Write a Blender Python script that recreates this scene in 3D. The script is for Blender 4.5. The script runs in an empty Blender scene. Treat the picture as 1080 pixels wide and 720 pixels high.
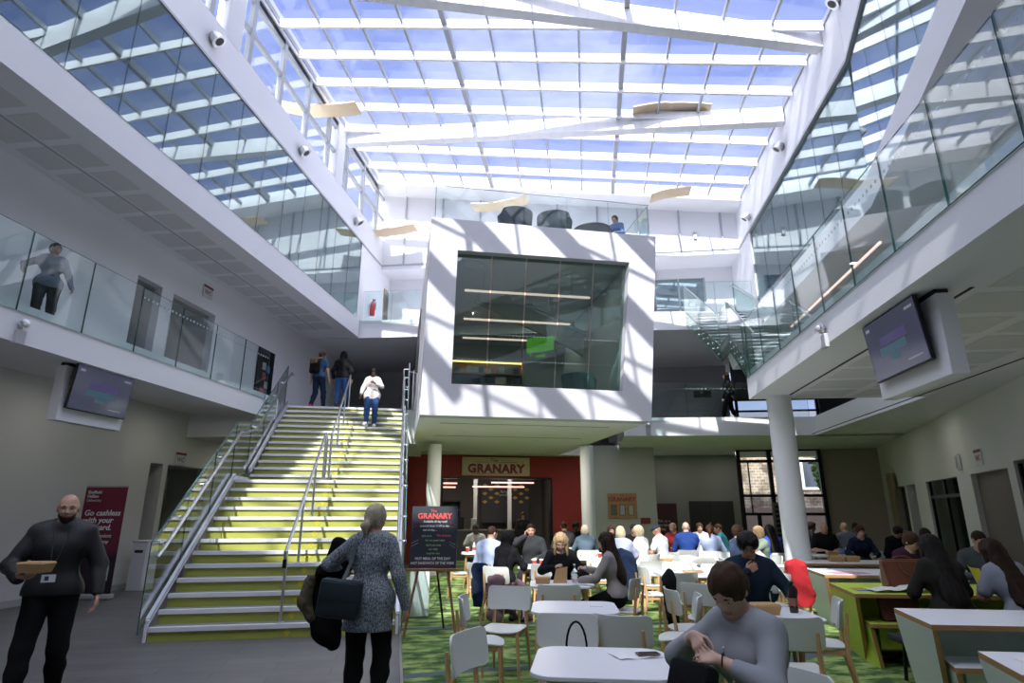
import bpy, bmesh, math, random, os, time
import numpy as np
from mathutils import Vector, Matrix, Quaternion
T0 = time.time()
scn = bpy.context.scene
COL = scn.collection
rnd = random.Random(7)
# ------------------------------------------------------------------ camera
F_PX = 631.0
PITCH = math.atan2(182, 631.0)
YAW = math.atan2(80, math.hypot(631.0, 182.0))
EYE = Vector((0, 0, 1.6))
FW = Vector((-math.sin(YAW)*math.cos(PITCH), math.cos(YAW)*math.cos(PITCH), math.sin(PITCH)))
RT = Vector((math.cos(YAW), math.sin(YAW), 0))
UP = RT.cross(FW)
cam = bpy.data.cameras.new('camera'); camo = bpy.data.objects.new('camera', cam); COL.objects.link(camo)
cam.sensor_width = 36; cam.lens = F_PX/1080*36; cam.clip_end = 500; cam.clip_start = 0.05
camo.matrix_world = Matrix(((RT.x, UP.x, -FW.x, EYE.x), (RT.y, UP.y, -FW.y, EYE.y), (RT.z, UP.z, -FW.z, EYE.z), (0, 0, 0, 1)))
scn.camera = camo
# a photograph point carried to the real surface it lies on (used to read off real sizes and places)
def ray(x, y): return (FW*F_PX + RT*(x-540) - UP*(y-360)).normalized()
def atz(x, y, z):
    d = ray(x, y); return EYE + d*((z-EYE.z)/d.z)
def aty(x, y, Y):
    d = ray(x, y); return EYE + d*(Y/d.y)
def atx(x, y, X):
    d = ray(x, y); return EYE + d*(X/d.x)
TH = math.radians(17.5)                       # the stair and the hanging room stand turned by this angle
UV = Vector((math.cos(TH), math.sin(TH), 0)); NV = Vector((-math.sin(TH), math.cos(TH), 0))
def us(u, s, z=0.0): return UV*u + NV*s + Vector((0, 0, z))
def ats(x, y, s):
    d = ray(x, y); return EYE + d*((s-EYE.dot(NV))/d.dot(NV))
# ------------------------------------------------------------------ materials
MATS = {}
def mat(name, col, rough=0.6, metal=0.0, spec=0.5, emit=None, estr=0.0, bump=0.0, bscale=60.0, vary=0.0, vscale=3.0, alpha=None):
    if name in MATS: return MATS[name]
    m = bpy.data.materials.new(name); m.use_nodes = True; nt = m.node_tree; b = nt.nodes['Principled BSDF']
    b.inputs['Base Color'].default_value = (*col, 1); b.inputs['Roughness'].default_value = rough
    b.inputs['Metallic'].default_value = metal; b.inputs['Specular IOR Level'].default_value = spec
    if emit: b.inputs['Emission Color'].default_value = (*emit, 1); b.inputs['Emission Strength'].default_value = estr
    if bump or vary: tc = nt.nodes.new('ShaderNodeTexCoord')
    if vary:
        n = nt.nodes.new('ShaderNodeTexNoise'); n.inputs['Scale'].default_value = vscale; n.inputs['Detail'].default_value = 5
        nt.links.new(tc.outputs['Object'], n.inputs['Vector'])
        mx = nt.nodes.new('ShaderNodeMix'); mx.data_type = 'RGBA'
        mx.inputs[6].default_value = (*[c*(1-vary) for c in col], 1); mx.inputs[7].default_value = (*[min(1, c*(1+vary)) for c in col], 1)
        nt.links.new(n.outputs['Fac'], mx.inputs[0]); nt.links.new(mx.outputs[2], b.inputs['Base Color'])
    if bump:
        n = nt.nodes.new('ShaderNodeTexNoise'); n.inputs['Scale'].default_value = bscale; n.inputs['Detail'].default_value = 3
        nt.links.new(tc.outputs['Object'], n.inputs['Vector'])
        bp = nt.nodes.new('ShaderNodeBump'); bp.inputs['Strength'].default_value = bump; bp.inputs['Distance'].default_value = 0.01
        nt.links.new(n.outputs['Fac'], bp.inputs['Height']); nt.links.new(bp.outputs['Normal'], b.inputs['Normal'])
    MATS[name] = m
    return m
def glass(name, tint, f0=0.05, rough=0.0, refl=(1, 1, 1)):
    """thin architectural glazing: clear pane with Schlick reflection"""
    if name in MATS: return MATS[name]
    m = bpy.data.materials.new(name); m.use_nodes = True; nt = m.node_tree; nt.nodes.clear()
    out = nt.nodes.new('ShaderNodeOutputMaterial'); mix = nt.nodes.new('ShaderNodeMixShader')
    tr = nt.nodes.new('ShaderNodeBsdfTransparent'); tr.inputs[0].default_value = (*tint, 1)
    gl = nt.nodes.new('ShaderNodeBsdfGlossy'); gl.inputs['Roughness'].default_value = rough; gl.inputs[0].default_value = (*refl, 1)
    g = nt.nodes.new('ShaderNodeNewGeometry'); dot = nt.nodes.new('ShaderNodeVectorMath'); dot.operation = 'DOT_PRODUCT'
    nt.links.new(g.outputs['Normal'], dot.inputs[0]); nt.links.new(g.outputs['Incoming'], dot.inputs[1])
    def mth(op, a, b):
        n = nt.nodes.new('ShaderNodeMath'); n.operation = op
        for i, v in enumerate((a, b)):
            if v is None: continue
            if isinstance(v, (int, float)): n.inputs[i].default_value = v
            else: nt.links.new(v, n.inputs[i])
        return n.outputs[0]
    a = mth('ABSOLUTE', dot.outputs['Value'], None); a = mth('SUBTRACT', 1.0, a); a = mth('POWER', a, 5.0)
    a = mth('MULTIPLY', a, 1-f0); a = mth('ADD', a, f0)
    nt.links.new(a, mix.inputs[0]); nt.links.new(tr.outputs[0], mix.inputs[1]); nt.links.new(gl.outputs[0], mix.inputs[2])
    nt.links.new(mix.outputs[0], out.inputs[0]); MATS[name] = m
    return m
def nodes_of(name, rough=0.7):
    m = bpy.data.materials.new(name); m.use_nodes = True; nt = m.node_tree; b = nt.nodes['Principled BSDF']; b.inputs['Roughness'].default_value = rough
    MATS[name] = m
    return m, nt, b
def ramp(nt, src, stops, interp='LINEAR'):
    r = nt.nodes.new('ShaderNodeValToRGB'); r.color_ramp.interpolation = interp
    el = r.color_ramp.elements
    while len(el) < len(stops): el.new(0.5)
    for e, (p, c) in zip(el, stops): e.position = p; e.color = (*c, 1)
    nt.links.new(src, r.inputs[0]); return r.outputs[0]
# ------------------------------------------------------------------ mesh builder
class MB:
    def __init__(self): self.v = []; self.f = []; self.mi = []; self.m = 0
    def add(self, vs, fs):
        b = len(self.v); self.v += [tuple(p) for p in vs]; self.f += [tuple(b+i for i in f) for f in fs]; self.mi += [self.m]*len(fs)
        return self
    def mats(self, i): self.m = i; return self
    def box(self, lo, hi):
        (a, b, c), (d, e, f) = lo, hi
        return self.hexa([(a,b,c),(d,b,c),(d,e,c),(a,e,c),(a,b,f),(d,b,f),(d,e,f),(a,e,f)])
    def hexa(self, p): return self.add(p, [(3,2,1,0),(4,5,6,7),(0,1,5,4),(1,2,6,5),(2,3,7,6),(3,0,4,7)])
    def obox(self, c, sx, sy, sz, rz=0.0, rot=None):
        R = rot if rot else Matrix.Rotation(rz, 3, 'Z'); c = Vector(c)
        q = [(-1,-1,-1),(1,-1,-1),(1,1,-1),(-1,1,-1),(-1,-1,1),(1,-1,1),(1,1,1),(-1,1,1)]
        return self.hexa([c + R @ Vector((x*sx/2, y*sy/2, z*sz/2)) for x, y, z in q])
    def rbox(self, c, sx, sy, sz, r=0.01, rz=0.0, seg=2, rot=None):
        bm = bmesh.new(); bmesh.ops.create_cube(bm, size=1)
        for v in bm.verts: v.co = Vector((v.co.x*sx, v.co.y*sy, v.co.z*sz))
        bmesh.ops.bevel(bm, geom=bm.edges[:], offset=min(r, sx*.49, sy*.49, sz*.49), segments=seg, affect='EDGES', profile=0.5)
        R = rot if rot else Matrix.Rotation(rz, 3, 'Z'); c = Vector(c)
        bm.verts.ensure_lookup_table(); bm.verts.index_update()
        self.add([c + R @ v.co for v in bm.verts], [tuple(v.index for v in f.verts) for f in bm.faces]); bm.free(); return self
    def prism(self, poly, vec):
        """extrude a planar polygon (list of 3D points) by vec; its normal should oppose vec"""
        n = len(poly); vec = Vector(vec); top = [Vector(p)+vec for p in poly]
        return self.add([Vector(p) for p in poly]+top, [tuple(range(n-1, -1, -1)), tuple(range(n, 2*n))]+[(i, (i+1) % n, n+(i+1) % n, n+i) for i in range(n)])
    def slab(self, poly2, z0, z1):
        return self.prism([(x, y, z0) for x, y in poly2], (0, 0, z1-z0))
    def bar(self, a, b, w, h, up=(0, 0, 1)):
        a = Vector(a); b = Vector(b); d = (b-a).normalized(); u = Vector(up)
        s = d.cross(u)
        if s.length < 1e-4: s = d.cross(Vector((1, 0, 0)))
        s.normalize(); t = s.cross(d).normalized(); s *= w/2; t *= h/2
        return self.hexa([a-s-t, a+s-t, b+s-t, b-s-t, a-s+t, a+s+t, b+s+t, b-s+t])
    def tube(self, pts, r, n=10, closed=False):
        pts = [Vector(p) for p in pts]; k = len(pts); rs = r if isinstance(r, (list, tuple)) else [r]*k
        vs = []; pu = None
        for i, p in enumerate(pts):
            if closed: d = (pts[(i+1) % k]-pts[i-1]).normalized()
            else: d = (pts[min(i+1, k-1)]-pts[max(i-1, 0)]).normalized()
            if pu is None:
                pu = d.cross(Vector((0, 0, 1)))
                if pu.length < 1e-3: pu = d.cross(Vector((1, 0, 0)))
            pu = (pu - d*pu.dot(d)).normalized(); w = d.cross(pu)
            vs += [p + (pu*math.cos(2*math.pi*j/n)+w*math.sin(2*math.pi*j/n))*rs[i] for j in range(n)]
        fs = []
        for i in range(k if closed else k-1):
            i2 = (i+1) % k
            fs += [(i*n+j, i*n+(j+1) % n, i2*n+(j+1) % n, i2*n+j) for j in range(n)]
        if not closed: fs += [tuple(range(n-1, -1, -1)), tuple(range((k-1)*n, k*n))]
        return self.add(vs, fs)
    def cyl(self, a, b, r, r2=None, n=16): return self.tube([a, b], [r, r if r2 is None else r2], n)
    def lathe(self, c, prof, n=20, axis=None):
        c = Vector(c); vs = []; fs = []
        Q = Vector((0, 0, 1)).rotation_difference(Vector(axis)).to_matrix() if axis else Matrix.Identity(3)
        for r, z in prof: vs += [c + Q @ Vector((r*math.cos(2*math.pi*j/n), r*math.sin(2*math.pi*j/n), z)) for j in range(n)]
        k = len(prof)
        for i in range(k-1): fs += [(i*n+j, i*n+(j+1) % n, (i+1)*n+(j+1) % n, (i+1)*n+j) for j in range(n)]
        fs += [tuple(range(n-1, -1, -1)), tuple(range((k-1)*n, k*n))]
        return self.add(vs, fs)
    def ball(self, c, rx, ry=None, rz=None, n=14, m=9, rot=None):
        ry = ry or rx; rz = rz or rx; c = Vector(c); vs = [Vector((0, 0, -1))]; fs = []
        for i in range(1, m):
            a = -math.pi/2+math.pi*i/m
            vs += [Vector((math.cos(a)*math.cos(2*math.pi*j/n), math.cos(a)*math.sin(2*math.pi*j/n), math.sin(a))) for j in range(n)]
        vs.append(Vector((0, 0, 1))); R = rot or Matrix.Identity(3)
        vs = [c + R @ Vector((v.x*rx, v.y*ry, v.z*rz)) for v in vs]
        fs += [(0, 1+(j+1) % n, 1+j) for j in range(n)]
        for i in range(m-2): fs += [(1+i*n+j, 1+i*n+(j+1) % n, 1+(i+1)*n+(j+1) % n, 1+(i+1)*n+j) for j in range(n)]
        L = len(vs)-1; fs += [(L, 1+(m-2)*n+j, 1+(m-2)*n+(j+1) % n) for j in range(n)]
        return self.add(vs, fs)
    def sheet(self, grid, th=0.0):
        """a surface through a grid of points, thickened downwards along its normals"""
        R = len(grid); Cn = len(grid[0]); P = [[Vector(p) for p in row] for row in grid]
        if not th:
            return self.add([p for row in P for p in row], [(i*Cn+j, i*Cn+j+1, (i+1)*Cn+j+1, (i+1)*Cn+j) for i in range(R-1) for j in range(Cn-1)])
        Bk = []
        for i in range(R):
            for j in range(Cn):
                du = P[i][min(j+1, Cn-1)]-P[i][max(j-1, 0)]; dv = P[min(i+1, R-1)][j]-P[max(i-1, 0)][j]
                n = du.cross(dv)
                n = n.normalized() if n.length > 1e-9 else Vector((0, 0, 1))
                Bk.append(P[i][j]-n*th)
        N = R*Cn
        fs = [(i*Cn+j, i*Cn+j+1, (i+1)*Cn+j+1, (i+1)*Cn+j) for i in range(R-1) for j in range(Cn-1)]
        fs += [(N+(i+1)*Cn+j, N+(i+1)*Cn+j+1, N+i*Cn+j+1, N+i*Cn+j) for i in range(R-1) for j in range(Cn-1)]
        ring = [j for j in range(Cn)]+[i*Cn+Cn-1 for i in range(1, R)]+[(R-1)*Cn+j for j in range(Cn-2, -1, -1)]+[i*Cn for i in range(R-2, 0, -1)]
        fs += [(ring[k], N+ring[k], N+ring[(k+1) % len(ring)], ring[(k+1) % len(ring)]) for k in range(len(ring))]
        return self.add([p for row in P for p in row]+Bk, fs)
    def build(self, name, m, parent=None, smooth=False, angle=0.6, loc=None):
        me = bpy.data.meshes.new(name)
        vs = self.v
        if loc is not None: vs = [Vector(p)-Vector(loc) for p in vs]
        me.from_pydata([tuple(p) for p in vs], [], self.f)
        for mm in (m if isinstance(m, (list, tuple)) else [m]): me.materials.append(mm)
        if any(self.mi): me.polygons.foreach_set('material_index', self.mi)
        bm = bmesh.new(); bm.from_mesh(me); bmesh.ops.recalc_face_normals(bm, faces=bm.faces[:]); bm.to_mesh(me); bm.free()
        if smooth:
            me.polygons.foreach_set('use_smooth', [True]*len(me.polygons)); me.update()
            try: me.set_sharp_from_angle(angle=angle)
            except Exception: pass
        o = bpy.data.objects.new(name, me); COL.objects.link(o)
        if loc is not None: o.location = loc
        if parent is not None: o.parent = parent
        return o
def tag(o, label=None, cat=None, group=None, kind=None):
    if label: o['label'] = label
    if cat: o['category'] = cat
    if group: o['group'] = group
    if kind: o['kind'] = kind
    return o
def struct(o, label=None): return tag(o, label, None, None, 'structure')
def thing(name, label, cat, loc=(0, 0, 0), rz=0.0, group=None):
    o = bpy.data.objects.new(name, None); COL.objects.link(o); o.empty_display_size = 0.2
    o.location = loc; o.rotation_euler = (0, 0, rz)
    return tag(o, label, cat, group)
CHILD = {}
def kids(o): return [c for c in bpy.data.objects if c.parent is o]
def copy_thing(o, loc=None, rz=None, label=None, group=None):
    def rec(src, par):
        c = src.copy(); COL.objects.link(c)
        if par is not None: c.parent = par
        for ch in kids(src): rec(ch, c)
        return c
    r = rec(o, None)
    if loc is not None: r.location = loc
    if rz is not None: r.rotation_euler = (0, 0, rz)
    if label: r['label'] = label
    if group: r['group'] = group
    return r
def text_mesh(body, size, name, m, parent, M4, align='CENTER', bold=0.0, shear=0.0, extrude=0.002, spacing=1.0):
    cu = bpy.data.curves.new(name, 'FONT'); cu.body = body; cu.size = size; cu.align_x = align; cu.align_y = 'CENTER'
    cu.offset = bold; cu.shear = shear; cu.extrude = extrude; cu.space_character = spacing; cu.resolution_u = 3
    t = bpy.data.objects.new(name, cu); COL.objects.link(t)
    dg = bpy.context.evaluated_depsgraph_get(); me = bpy.data.meshes.new_from_object(t.evaluated_get(dg))
    bpy.data.objects.remove(t); bpy.data.curves.remove(cu)
    me.materials.clear(); me.materials.append(m); me.transform(M4)
    o = bpy.data.objects.new(name, me); COL.objects.link(o)
    if parent is not None: o.parent = parent
    return o
def frame4(o, right, up):
    r = Vector(right).normalized(); u = Vector(up).normalized(); n = r.cross(u); o = Vector(o)
    return Matrix(((r.x, u.x, n.x, o.x), (r.y, u.y, n.y, o.y), (r.z, u.z, n.z, o.z), (0, 0, 0, 1)))
# ------------------------------------------------------------------ palette
WHITE = mat('white_plaster', (.80, .80, .83), .75)
SOFFIT = mat('soffit_white', (.86, .84, .86), .8)
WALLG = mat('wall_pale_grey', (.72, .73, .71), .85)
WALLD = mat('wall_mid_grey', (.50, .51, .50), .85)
DARK = mat('dark_recess', (.035, .035, .036), .8)
DKGREY = mat('dark_grey_panel', (.10, .10, .105), .6)
BLACKM = mat('black_metal', (.012, .012, .014), .35, .3)
STEEL = mat('brushed_steel', (.62, .63, .65), .28, 1.0)
ALU = mat('aluminium_nosing', (.80, .81, .83), .42, .25)
GREYM = mat('grey_metal', (.45, .46, .48), .45, .3)
FRAMEM = mat('window_frame_grey', (.42, .44, .47), .5)
RISER = mat('lime_riser', (.52, .50, .05), .55)
GL_BAL = glass('balustrade_glass', (.90, .955, .945), .055); GL_TER = glass('terrace_glass', (.92, .96, .955), .02)
GL_EDGE = mat('glass_edge', (.03, .10, .09), .2)
GL_ROOF = glass('roof_glass', (.90, .92, .97), .05)
GL_FAC = glass('facade_glass', (.60, .72, .73), .24, refl=(.74, .82, .83))
GL_POD = glass('tinted_glass', (.60, .73, .70), .07)
GL_WIN = glass('window_glass', (.92, .94, .96), .05)
WOOD = mat('beech_wood', (.55, .33, .15), .5, vary=.18, vscale=9)
WOODD = mat('dark_oak', (.28, .12, .045), .45, vary=.25, vscale=7)
PLY = mat('plywood_edge', (.36, .20, .075), .55, vary=.2, vscale=14)
SHELLW = mat('chair_shell', (.66, .68, .64), .42)
TABLEW = mat('table_white', (.80, .81, .84), .35)
MINT = mat('pale_mint_laminate', (.62, .70, .66), .45)
LIME = mat('lime_laminate', (.46, .60, .06), .45)
PAPER = mat('paper_white', (.82, .82, .82), .7)
KRAFT = mat('kraft_card', (.42, .26, .11), .75)
RED = mat('granary_red', (.30, .022, .018), .6)
WARM = mat('warm_strip_light', (.9, .7, .5), .4, emit=(1.0, .60, .54), estr=1.0)
LAMPW = mat('lamp_white', (.8, .8, .8), .3)
# ================================================================== the setting
# floor: dark stone tiles left of the line u = .14, green carpet right of it
def tile_mat():
    m, nt, b = nodes_of('floor_tiles', .38)
    tc = nt.nodes.new('ShaderNodeTexCoord'); mp = nt.nodes.new('ShaderNodeMapping'); mp.inputs['Rotation'].default_value[2] = -TH
    nt.links.new(tc.outputs['Object'], mp.inputs['Vector'])
    br = nt.nodes.new('ShaderNodeTexBrick'); br.inputs['Scale'].default_value = 1.0
    br.inputs['Color1'].default_value = (.105, .102, .105, 1); br.inputs['Color2'].default_value = (.135, .13, .132, 1); br.inputs['Mortar'].default_value = (.05, .05, .05, 1)
    br.inputs['Mortar Size'].default_value = .006; br.inputs['Brick Width'].default_value = 1.2; br.inputs['Row Height'].default_value = .3
    nt.links.new(mp.outputs[0], br.inputs['Vector'])
    n = nt.nodes.new('ShaderNodeTexNoise'); n.inputs['Scale'].default_value = 2.5; n.inputs['Detail'].default_value = 6
    nt.links.new(tc.outputs['Object'], n.inputs['Vector'])
    mx = nt.nodes.new('ShaderNodeMix'); mx.data_type = 'RGBA'; mx.blend_type = 'MULTIPLY'; mx.inputs[0].default_value = .5
    nt.links.new(br.outputs['Color'], mx.inputs[6]); nt.links.new(ramp(nt, n.outputs['Fac'], [(.3, (.6, .6, .6)), (.7, (1, 1, 1))]), mx.inputs[7])
    nt.links.new(mx.outputs[2], b.inputs['Base Color']); return m
def carpet_mat():
    m, nt, b = nodes_of('green_carpet', .95)
    tc = nt.nodes.new('ShaderNodeTexCoord'); mp = nt.nodes.new('ShaderNodeMapping'); mp.inputs['Rotation'].default_value[2] = -TH
    nt.links.new(tc.outputs['Object'], mp.inputs['Vector'])
    n1 = nt.nodes.new('ShaderNodeTexNoise'); n1.inputs['Scale'].default_value = 3.4; n1.inputs['Detail'].default_value = 6; n1.inputs['Roughness'].default_value = .62
    st = nt.nodes.new('ShaderNodeMapping'); st.inputs['Scale'].default_value = (.75, 1.35, 1)
    nt.links.new(mp.outputs[0], st.inputs['Vector']); nt.links.new(st.outputs[0], n1.inputs['Vector'])
    c1 = ramp(nt, n1.outputs['Fac'], [(0, (.035, .075, .032)), (.42, (.050, .10, .040)), (.49, (.13, .21, .06)), (.56, (.26, .34, .11)), (.70, (.38, .45, .19))])
    w = nt.nodes.new('ShaderNodeTexWave'); w.inputs['Scale'].default_value = 22; w.inputs['Distortion'].default_value = 2.0
    nt.links.new(mp.outputs[0], w.inputs['Vector'])
    mx = nt.nodes.new('ShaderNodeMix'); mx.data_type = 'RGBA'; mx.blend_type = 'MULTIPLY'; mx.inputs[0].default_value = .45
    nt.links.new(c1, mx.inputs[6]); nt.links.new(ramp(nt, w.outputs['Fac'], [(.2, (.55, .6, .5)), (.6, (1, 1, 1))]), mx.inputs[7])
    # slate-grey bands woven into the carpet
    sx = nt.nodes.new('ShaderNodeSeparateXYZ'); nt.links.new(mp.outputs[0], sx.inputs[0])
    def mth(op, a, v):
        q = nt.nodes.new('ShaderNodeMath'); q.operation = op; nt.links.new(a, q.inputs[0])
        if v is not None: q.inputs[1].default_value = v
        return q.outputs[0]
    n2 = nt.nodes.new('ShaderNodeTexNoise'); n2.inputs['Scale'].default_value = .35
    nt.links.new(mp.outputs[0], n2.inputs['Vector'])
    ad = nt.nodes.new('ShaderNodeMath'); ad.operation = 'MULTIPLY_ADD'; ad.inputs[1].default_value = 2.0
    nt.links.new(n2.outputs['Fac'], ad.inputs[0]); nt.links.new(sx.outputs['Y'], ad.inputs[2])
    fr = mth('FRACT', mth('MULTIPLY', ad.outputs[0], .38), None); lt = mth('LESS_THAN', fr, .07)
    mx2 = nt.nodes.new('ShaderNodeMix'); mx2.data_type = 'RGBA'
    nt.links.new(lt, mx2.inputs[0]); nt.links.new(mx.outputs[2], mx2.inputs[6]); mx2.inputs[7].default_value = (.10, .13, .13, 1)
    nt.links.new(mx2.outputs[2], b.inputs['Base Color']); b.inputs['Specular IOR Level'].default_value = .1
    return m
def P2(u, s): p = us(u, s); return (p.x, p.y)
def P2s(pts): return [P2(*p) for p in pts]
fl = MB(); fl.slab([(-16, -9), (-16, 28), P2(.14, 33), P2(.14, -9)], -.15, 0.0); struct(fl.build('floor', tile_mat()), 'dark grey stone tiled floor left of the green carpet')
fl = MB(); fl.slab([P2(.14, -9), P2(.14, 33), (16, 30), (16, -9)], -.15, 0.0); struct(fl.build('floor_carpet', carpet_mat()), 'mottled green carpet under the cafe tables')
fl = MB(); a, b2 = us(.14, -2), us(.14, 27); fl.bar(a+Vector((0, 0, .001)), b2+Vector((0, 0, .001)), .03, .006); struct(fl.build('trim_1', STEEL))
# ---- left side: walls and floor slabs
w = MB()
w.box((-10.6, -9, 0), (-10.3, 13.35, 4.6)); w.box((-10.6, 13.35, 2.78), (-10.3, 15.6, 4.6)); w.box((-10.6, 15.6, 0), (-10.3, 26.5, 4.6)); w.box((-10.75, 13.80, 0), (-10.3, 13.98, 2.78))
struct(w.build('wall_left', WALLG))
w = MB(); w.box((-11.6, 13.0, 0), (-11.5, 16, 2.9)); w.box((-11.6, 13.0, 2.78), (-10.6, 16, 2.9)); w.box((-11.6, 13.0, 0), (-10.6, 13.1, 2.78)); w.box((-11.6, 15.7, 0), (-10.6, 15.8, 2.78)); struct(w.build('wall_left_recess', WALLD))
d = MB(); d.box((-11.5, 14.1, 0), (-11.45, 15.25, 2.1)); do = struct(d.build('door_1', DKGREY)); h = MB(); h.cyl((-11.4, 14.2, .95), (-11.4, 14.2, 1.25), .012); h.build('door_handle', STEEL, do)
bb = MB(); bb.box((-10.3, -9, 0), (-10.28, 13.35, .12)); bb.box((-10.3, 15.6, 0), (-10.28, 20, .12)); struct(bb.build('baseboard_left', WALLD))
# first floor slab: gallery on the left, landing above the stair
LX = -7.9
sl = MB()
sl.hexa([(-10.6, -9, 4.15), (LX, -9, 3.92), (LX, 14.5, 3.92), (-10.6, 14.5, 4.15), (-14, -9, 4.48), (LX, -9, 4.48), (LX, 14.5, 4.48), (-14, 14.5, 4.48)])
A = us(-3.25, 17.33); B = us(.46, 17.33)
sl.slab([(-14, 14.5), (LX, 14.5), (A.x, A.y), (B.x, B.y), (B.x-2.2, 25.9), (-14, 25.9)], 3.52, 4.48)
struct(sl.build('floor_first_left', WHITE), 'white first floor gallery slab along the left side')
GCAR = mat('gallery_carpet', (.24, .245, .25), .95, vary=.2, vscale=8)
fc = MB(); fc.slab([(-11.3, -8.9), (LX-.04, -8.9), (LX-.04, 14.4), (us(-3.3, 17.5).x, us(-3.3, 17.5).y), (us(.4, 17.5).x, us(.4, 17.5).y), (B.x-2.2, 25), (-11.3, 25)], 4.48, 4.486); struct(fc.build('floor_gallery_left', GCAR), 'dark carpet of the left first floor gallery')
fc = MB(); fc.slab([(3.5, -8.9), (3.5, 12.8), (7.05, 12.95), (7.05, 19.5), (12.4, 19.5), (12.4, -8.9)], 4.48, 4.486); fc.slab([(1.3, 19.0), (7.0, 19.45), (12.4, 19.45), (12.4, 26.9), (1.3, 26.9)], 4.48, 4.4865); struct(fc.build('floor_gallery_right', GCAR), 'dark carpet of the right first floor gallery and bridge')
fc = MB(); fc.slab([(-13.9, -8.9), (LX-.06, -8.9), (LX-.06, 19.2), (-13.9, 19.2)], 8.30, 8.306); struct(fc.build('floor_office_left', GCAR))
# first floor left wall with two door recesses
w = MB()
DR = [(9.05, 9.85), (10.25, 12.1)]     # openings along Y
DRs = [atz(166, 372, 4.48), atz(214, 397, 4.48)]
XW = -9.8
y0 = -9
ops = [(aty0, aty1) for aty0, aty1 in ((11.35, 12.15), (12.55, 14.25))]
segs = [(-9, ops[0][0]), (ops[0][1], ops[1][0]), (ops[1][1], 21.5)]
for a, c in segs: w.box((XW-.2, a, 4.48), (XW, c, 7.65))
for a, c in ops: w.box((XW-.2, a, 6.75), (XW, c, 7.65))
struct(w.build('wall_left_upper', WHITE))
for i, (a, c) in enumerate(ops):
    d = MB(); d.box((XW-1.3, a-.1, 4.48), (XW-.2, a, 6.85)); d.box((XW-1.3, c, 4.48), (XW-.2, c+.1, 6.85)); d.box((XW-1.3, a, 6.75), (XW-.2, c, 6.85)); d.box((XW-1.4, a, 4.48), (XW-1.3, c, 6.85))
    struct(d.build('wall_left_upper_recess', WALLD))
d = MB(); d.box((XW-1.3, 12.75, 4.48), (XW-1.25, 14.1, 6.65)); d.box((XW-1.25, 13.40, 4.48), (XW-1.245, 13.42, 6.65)); do = struct(d.build('door_2', WALLD)); h = MB(); h.cyl((XW-1.2, 13.3, 5.3), (XW-1.2, 13.3, 5.7), .014); h.build('door_handle', STEEL, do)
# second floor slab left (with stair opening end) and the soffit tiles
w = MB(); w.box((-14, -9, 7.65), (LX, 19.6, 8.30)); w.slab([(-14, 19.6), (2.0, 19.95), (2.0, 27), (-14, 27)], 7.65, 8.30)
struct(w.build('floor_second_left', WHITE), 'white second floor slab along the left side')
sm, nt, b = nodes_of('perforated_soffit', .8)
tc = nt.nodes.new('ShaderNodeTexCoord'); ck = nt.nodes.new('ShaderNodeTexVoronoi'); ck.inputs['Scale'].default_value = 30
nt.links.new(tc.outputs['Object'], ck.inputs['Vector']); ck.inputs['Randomness'].default_value = 0
nt.links.new(ramp(nt, ck.outputs['Distance'], [(.14, (.40, .40, .40)), (.22, (.66, .66, .66))]), b.inputs['Base Color'])
def soffit_tiles(x0, x1, y0, y1, z, n, tilt=0.0):
    """perforated squares set in two rows in a white soffit"""
    t = MB(); dy = (y1-y0)/n
    for i in range(n):
        for k in range(2):
            a = x0+(x1-x0)*(.04+.52*k); c = a+(x1-x0)*.42
            zz = lambda x: z+tilt*(x0-x)
            t.hexa([(a, y0+dy*(i+.1), zz(a)-.006), (c, y0+dy*(i+.1), zz(c)-.006), (c, y0+dy*(i+.9), zz(c)-.006), (a, y0+dy*(i+.9), zz(a)-.006), (a, y0+dy*(i+.1), zz(a)), (c, y0+dy*(i+.1), zz(c)), (c, y0+dy*(i+.9), zz(c)), (a, y0+dy*(i+.9), zz(a))])
    return t
struct(soffit_tiles(-9.65, -8.35, 2, 18.6, 7.65, 20).build('ceiling_tiles', sm))
t = MB(); t.box((-9.03, 2, 7.645), (-8.97, 18.6, 7.652)); struct(t.build('trim_2', GREYM))
t = MB(); t.box((-9.0, 8, 4.02), (-8.97, 15.5, 4.035)); struct(t.build('trim_3', DARK))
# upper left glazed offices: back wall, beam, clerestory
w = MB(); w.box((-14.2, -9, 8.3), (-14, 27, 11.2)); struct(w.build('wall_office_left', WALLD))
w = MB(); w.box((-14, -9, 11.2), (LX, 21.5, 11.5)); w.box((-8.15, -9, 11.5), (LX, 21.5, 12.25)); struct(w.build('ceiling_office_left', WHITE))
w = MB(); w.box((LX-.05, -9, 11.14), (LX+.03, 21.4, 11.2)); struct(w.build('trim_4', GREYM))
w = MB(); w.box((-8.15, 19.3, 8.3), (LX, 21.9, 11.2)); struct(w.build('wall_left_pier', WHITE))
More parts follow.
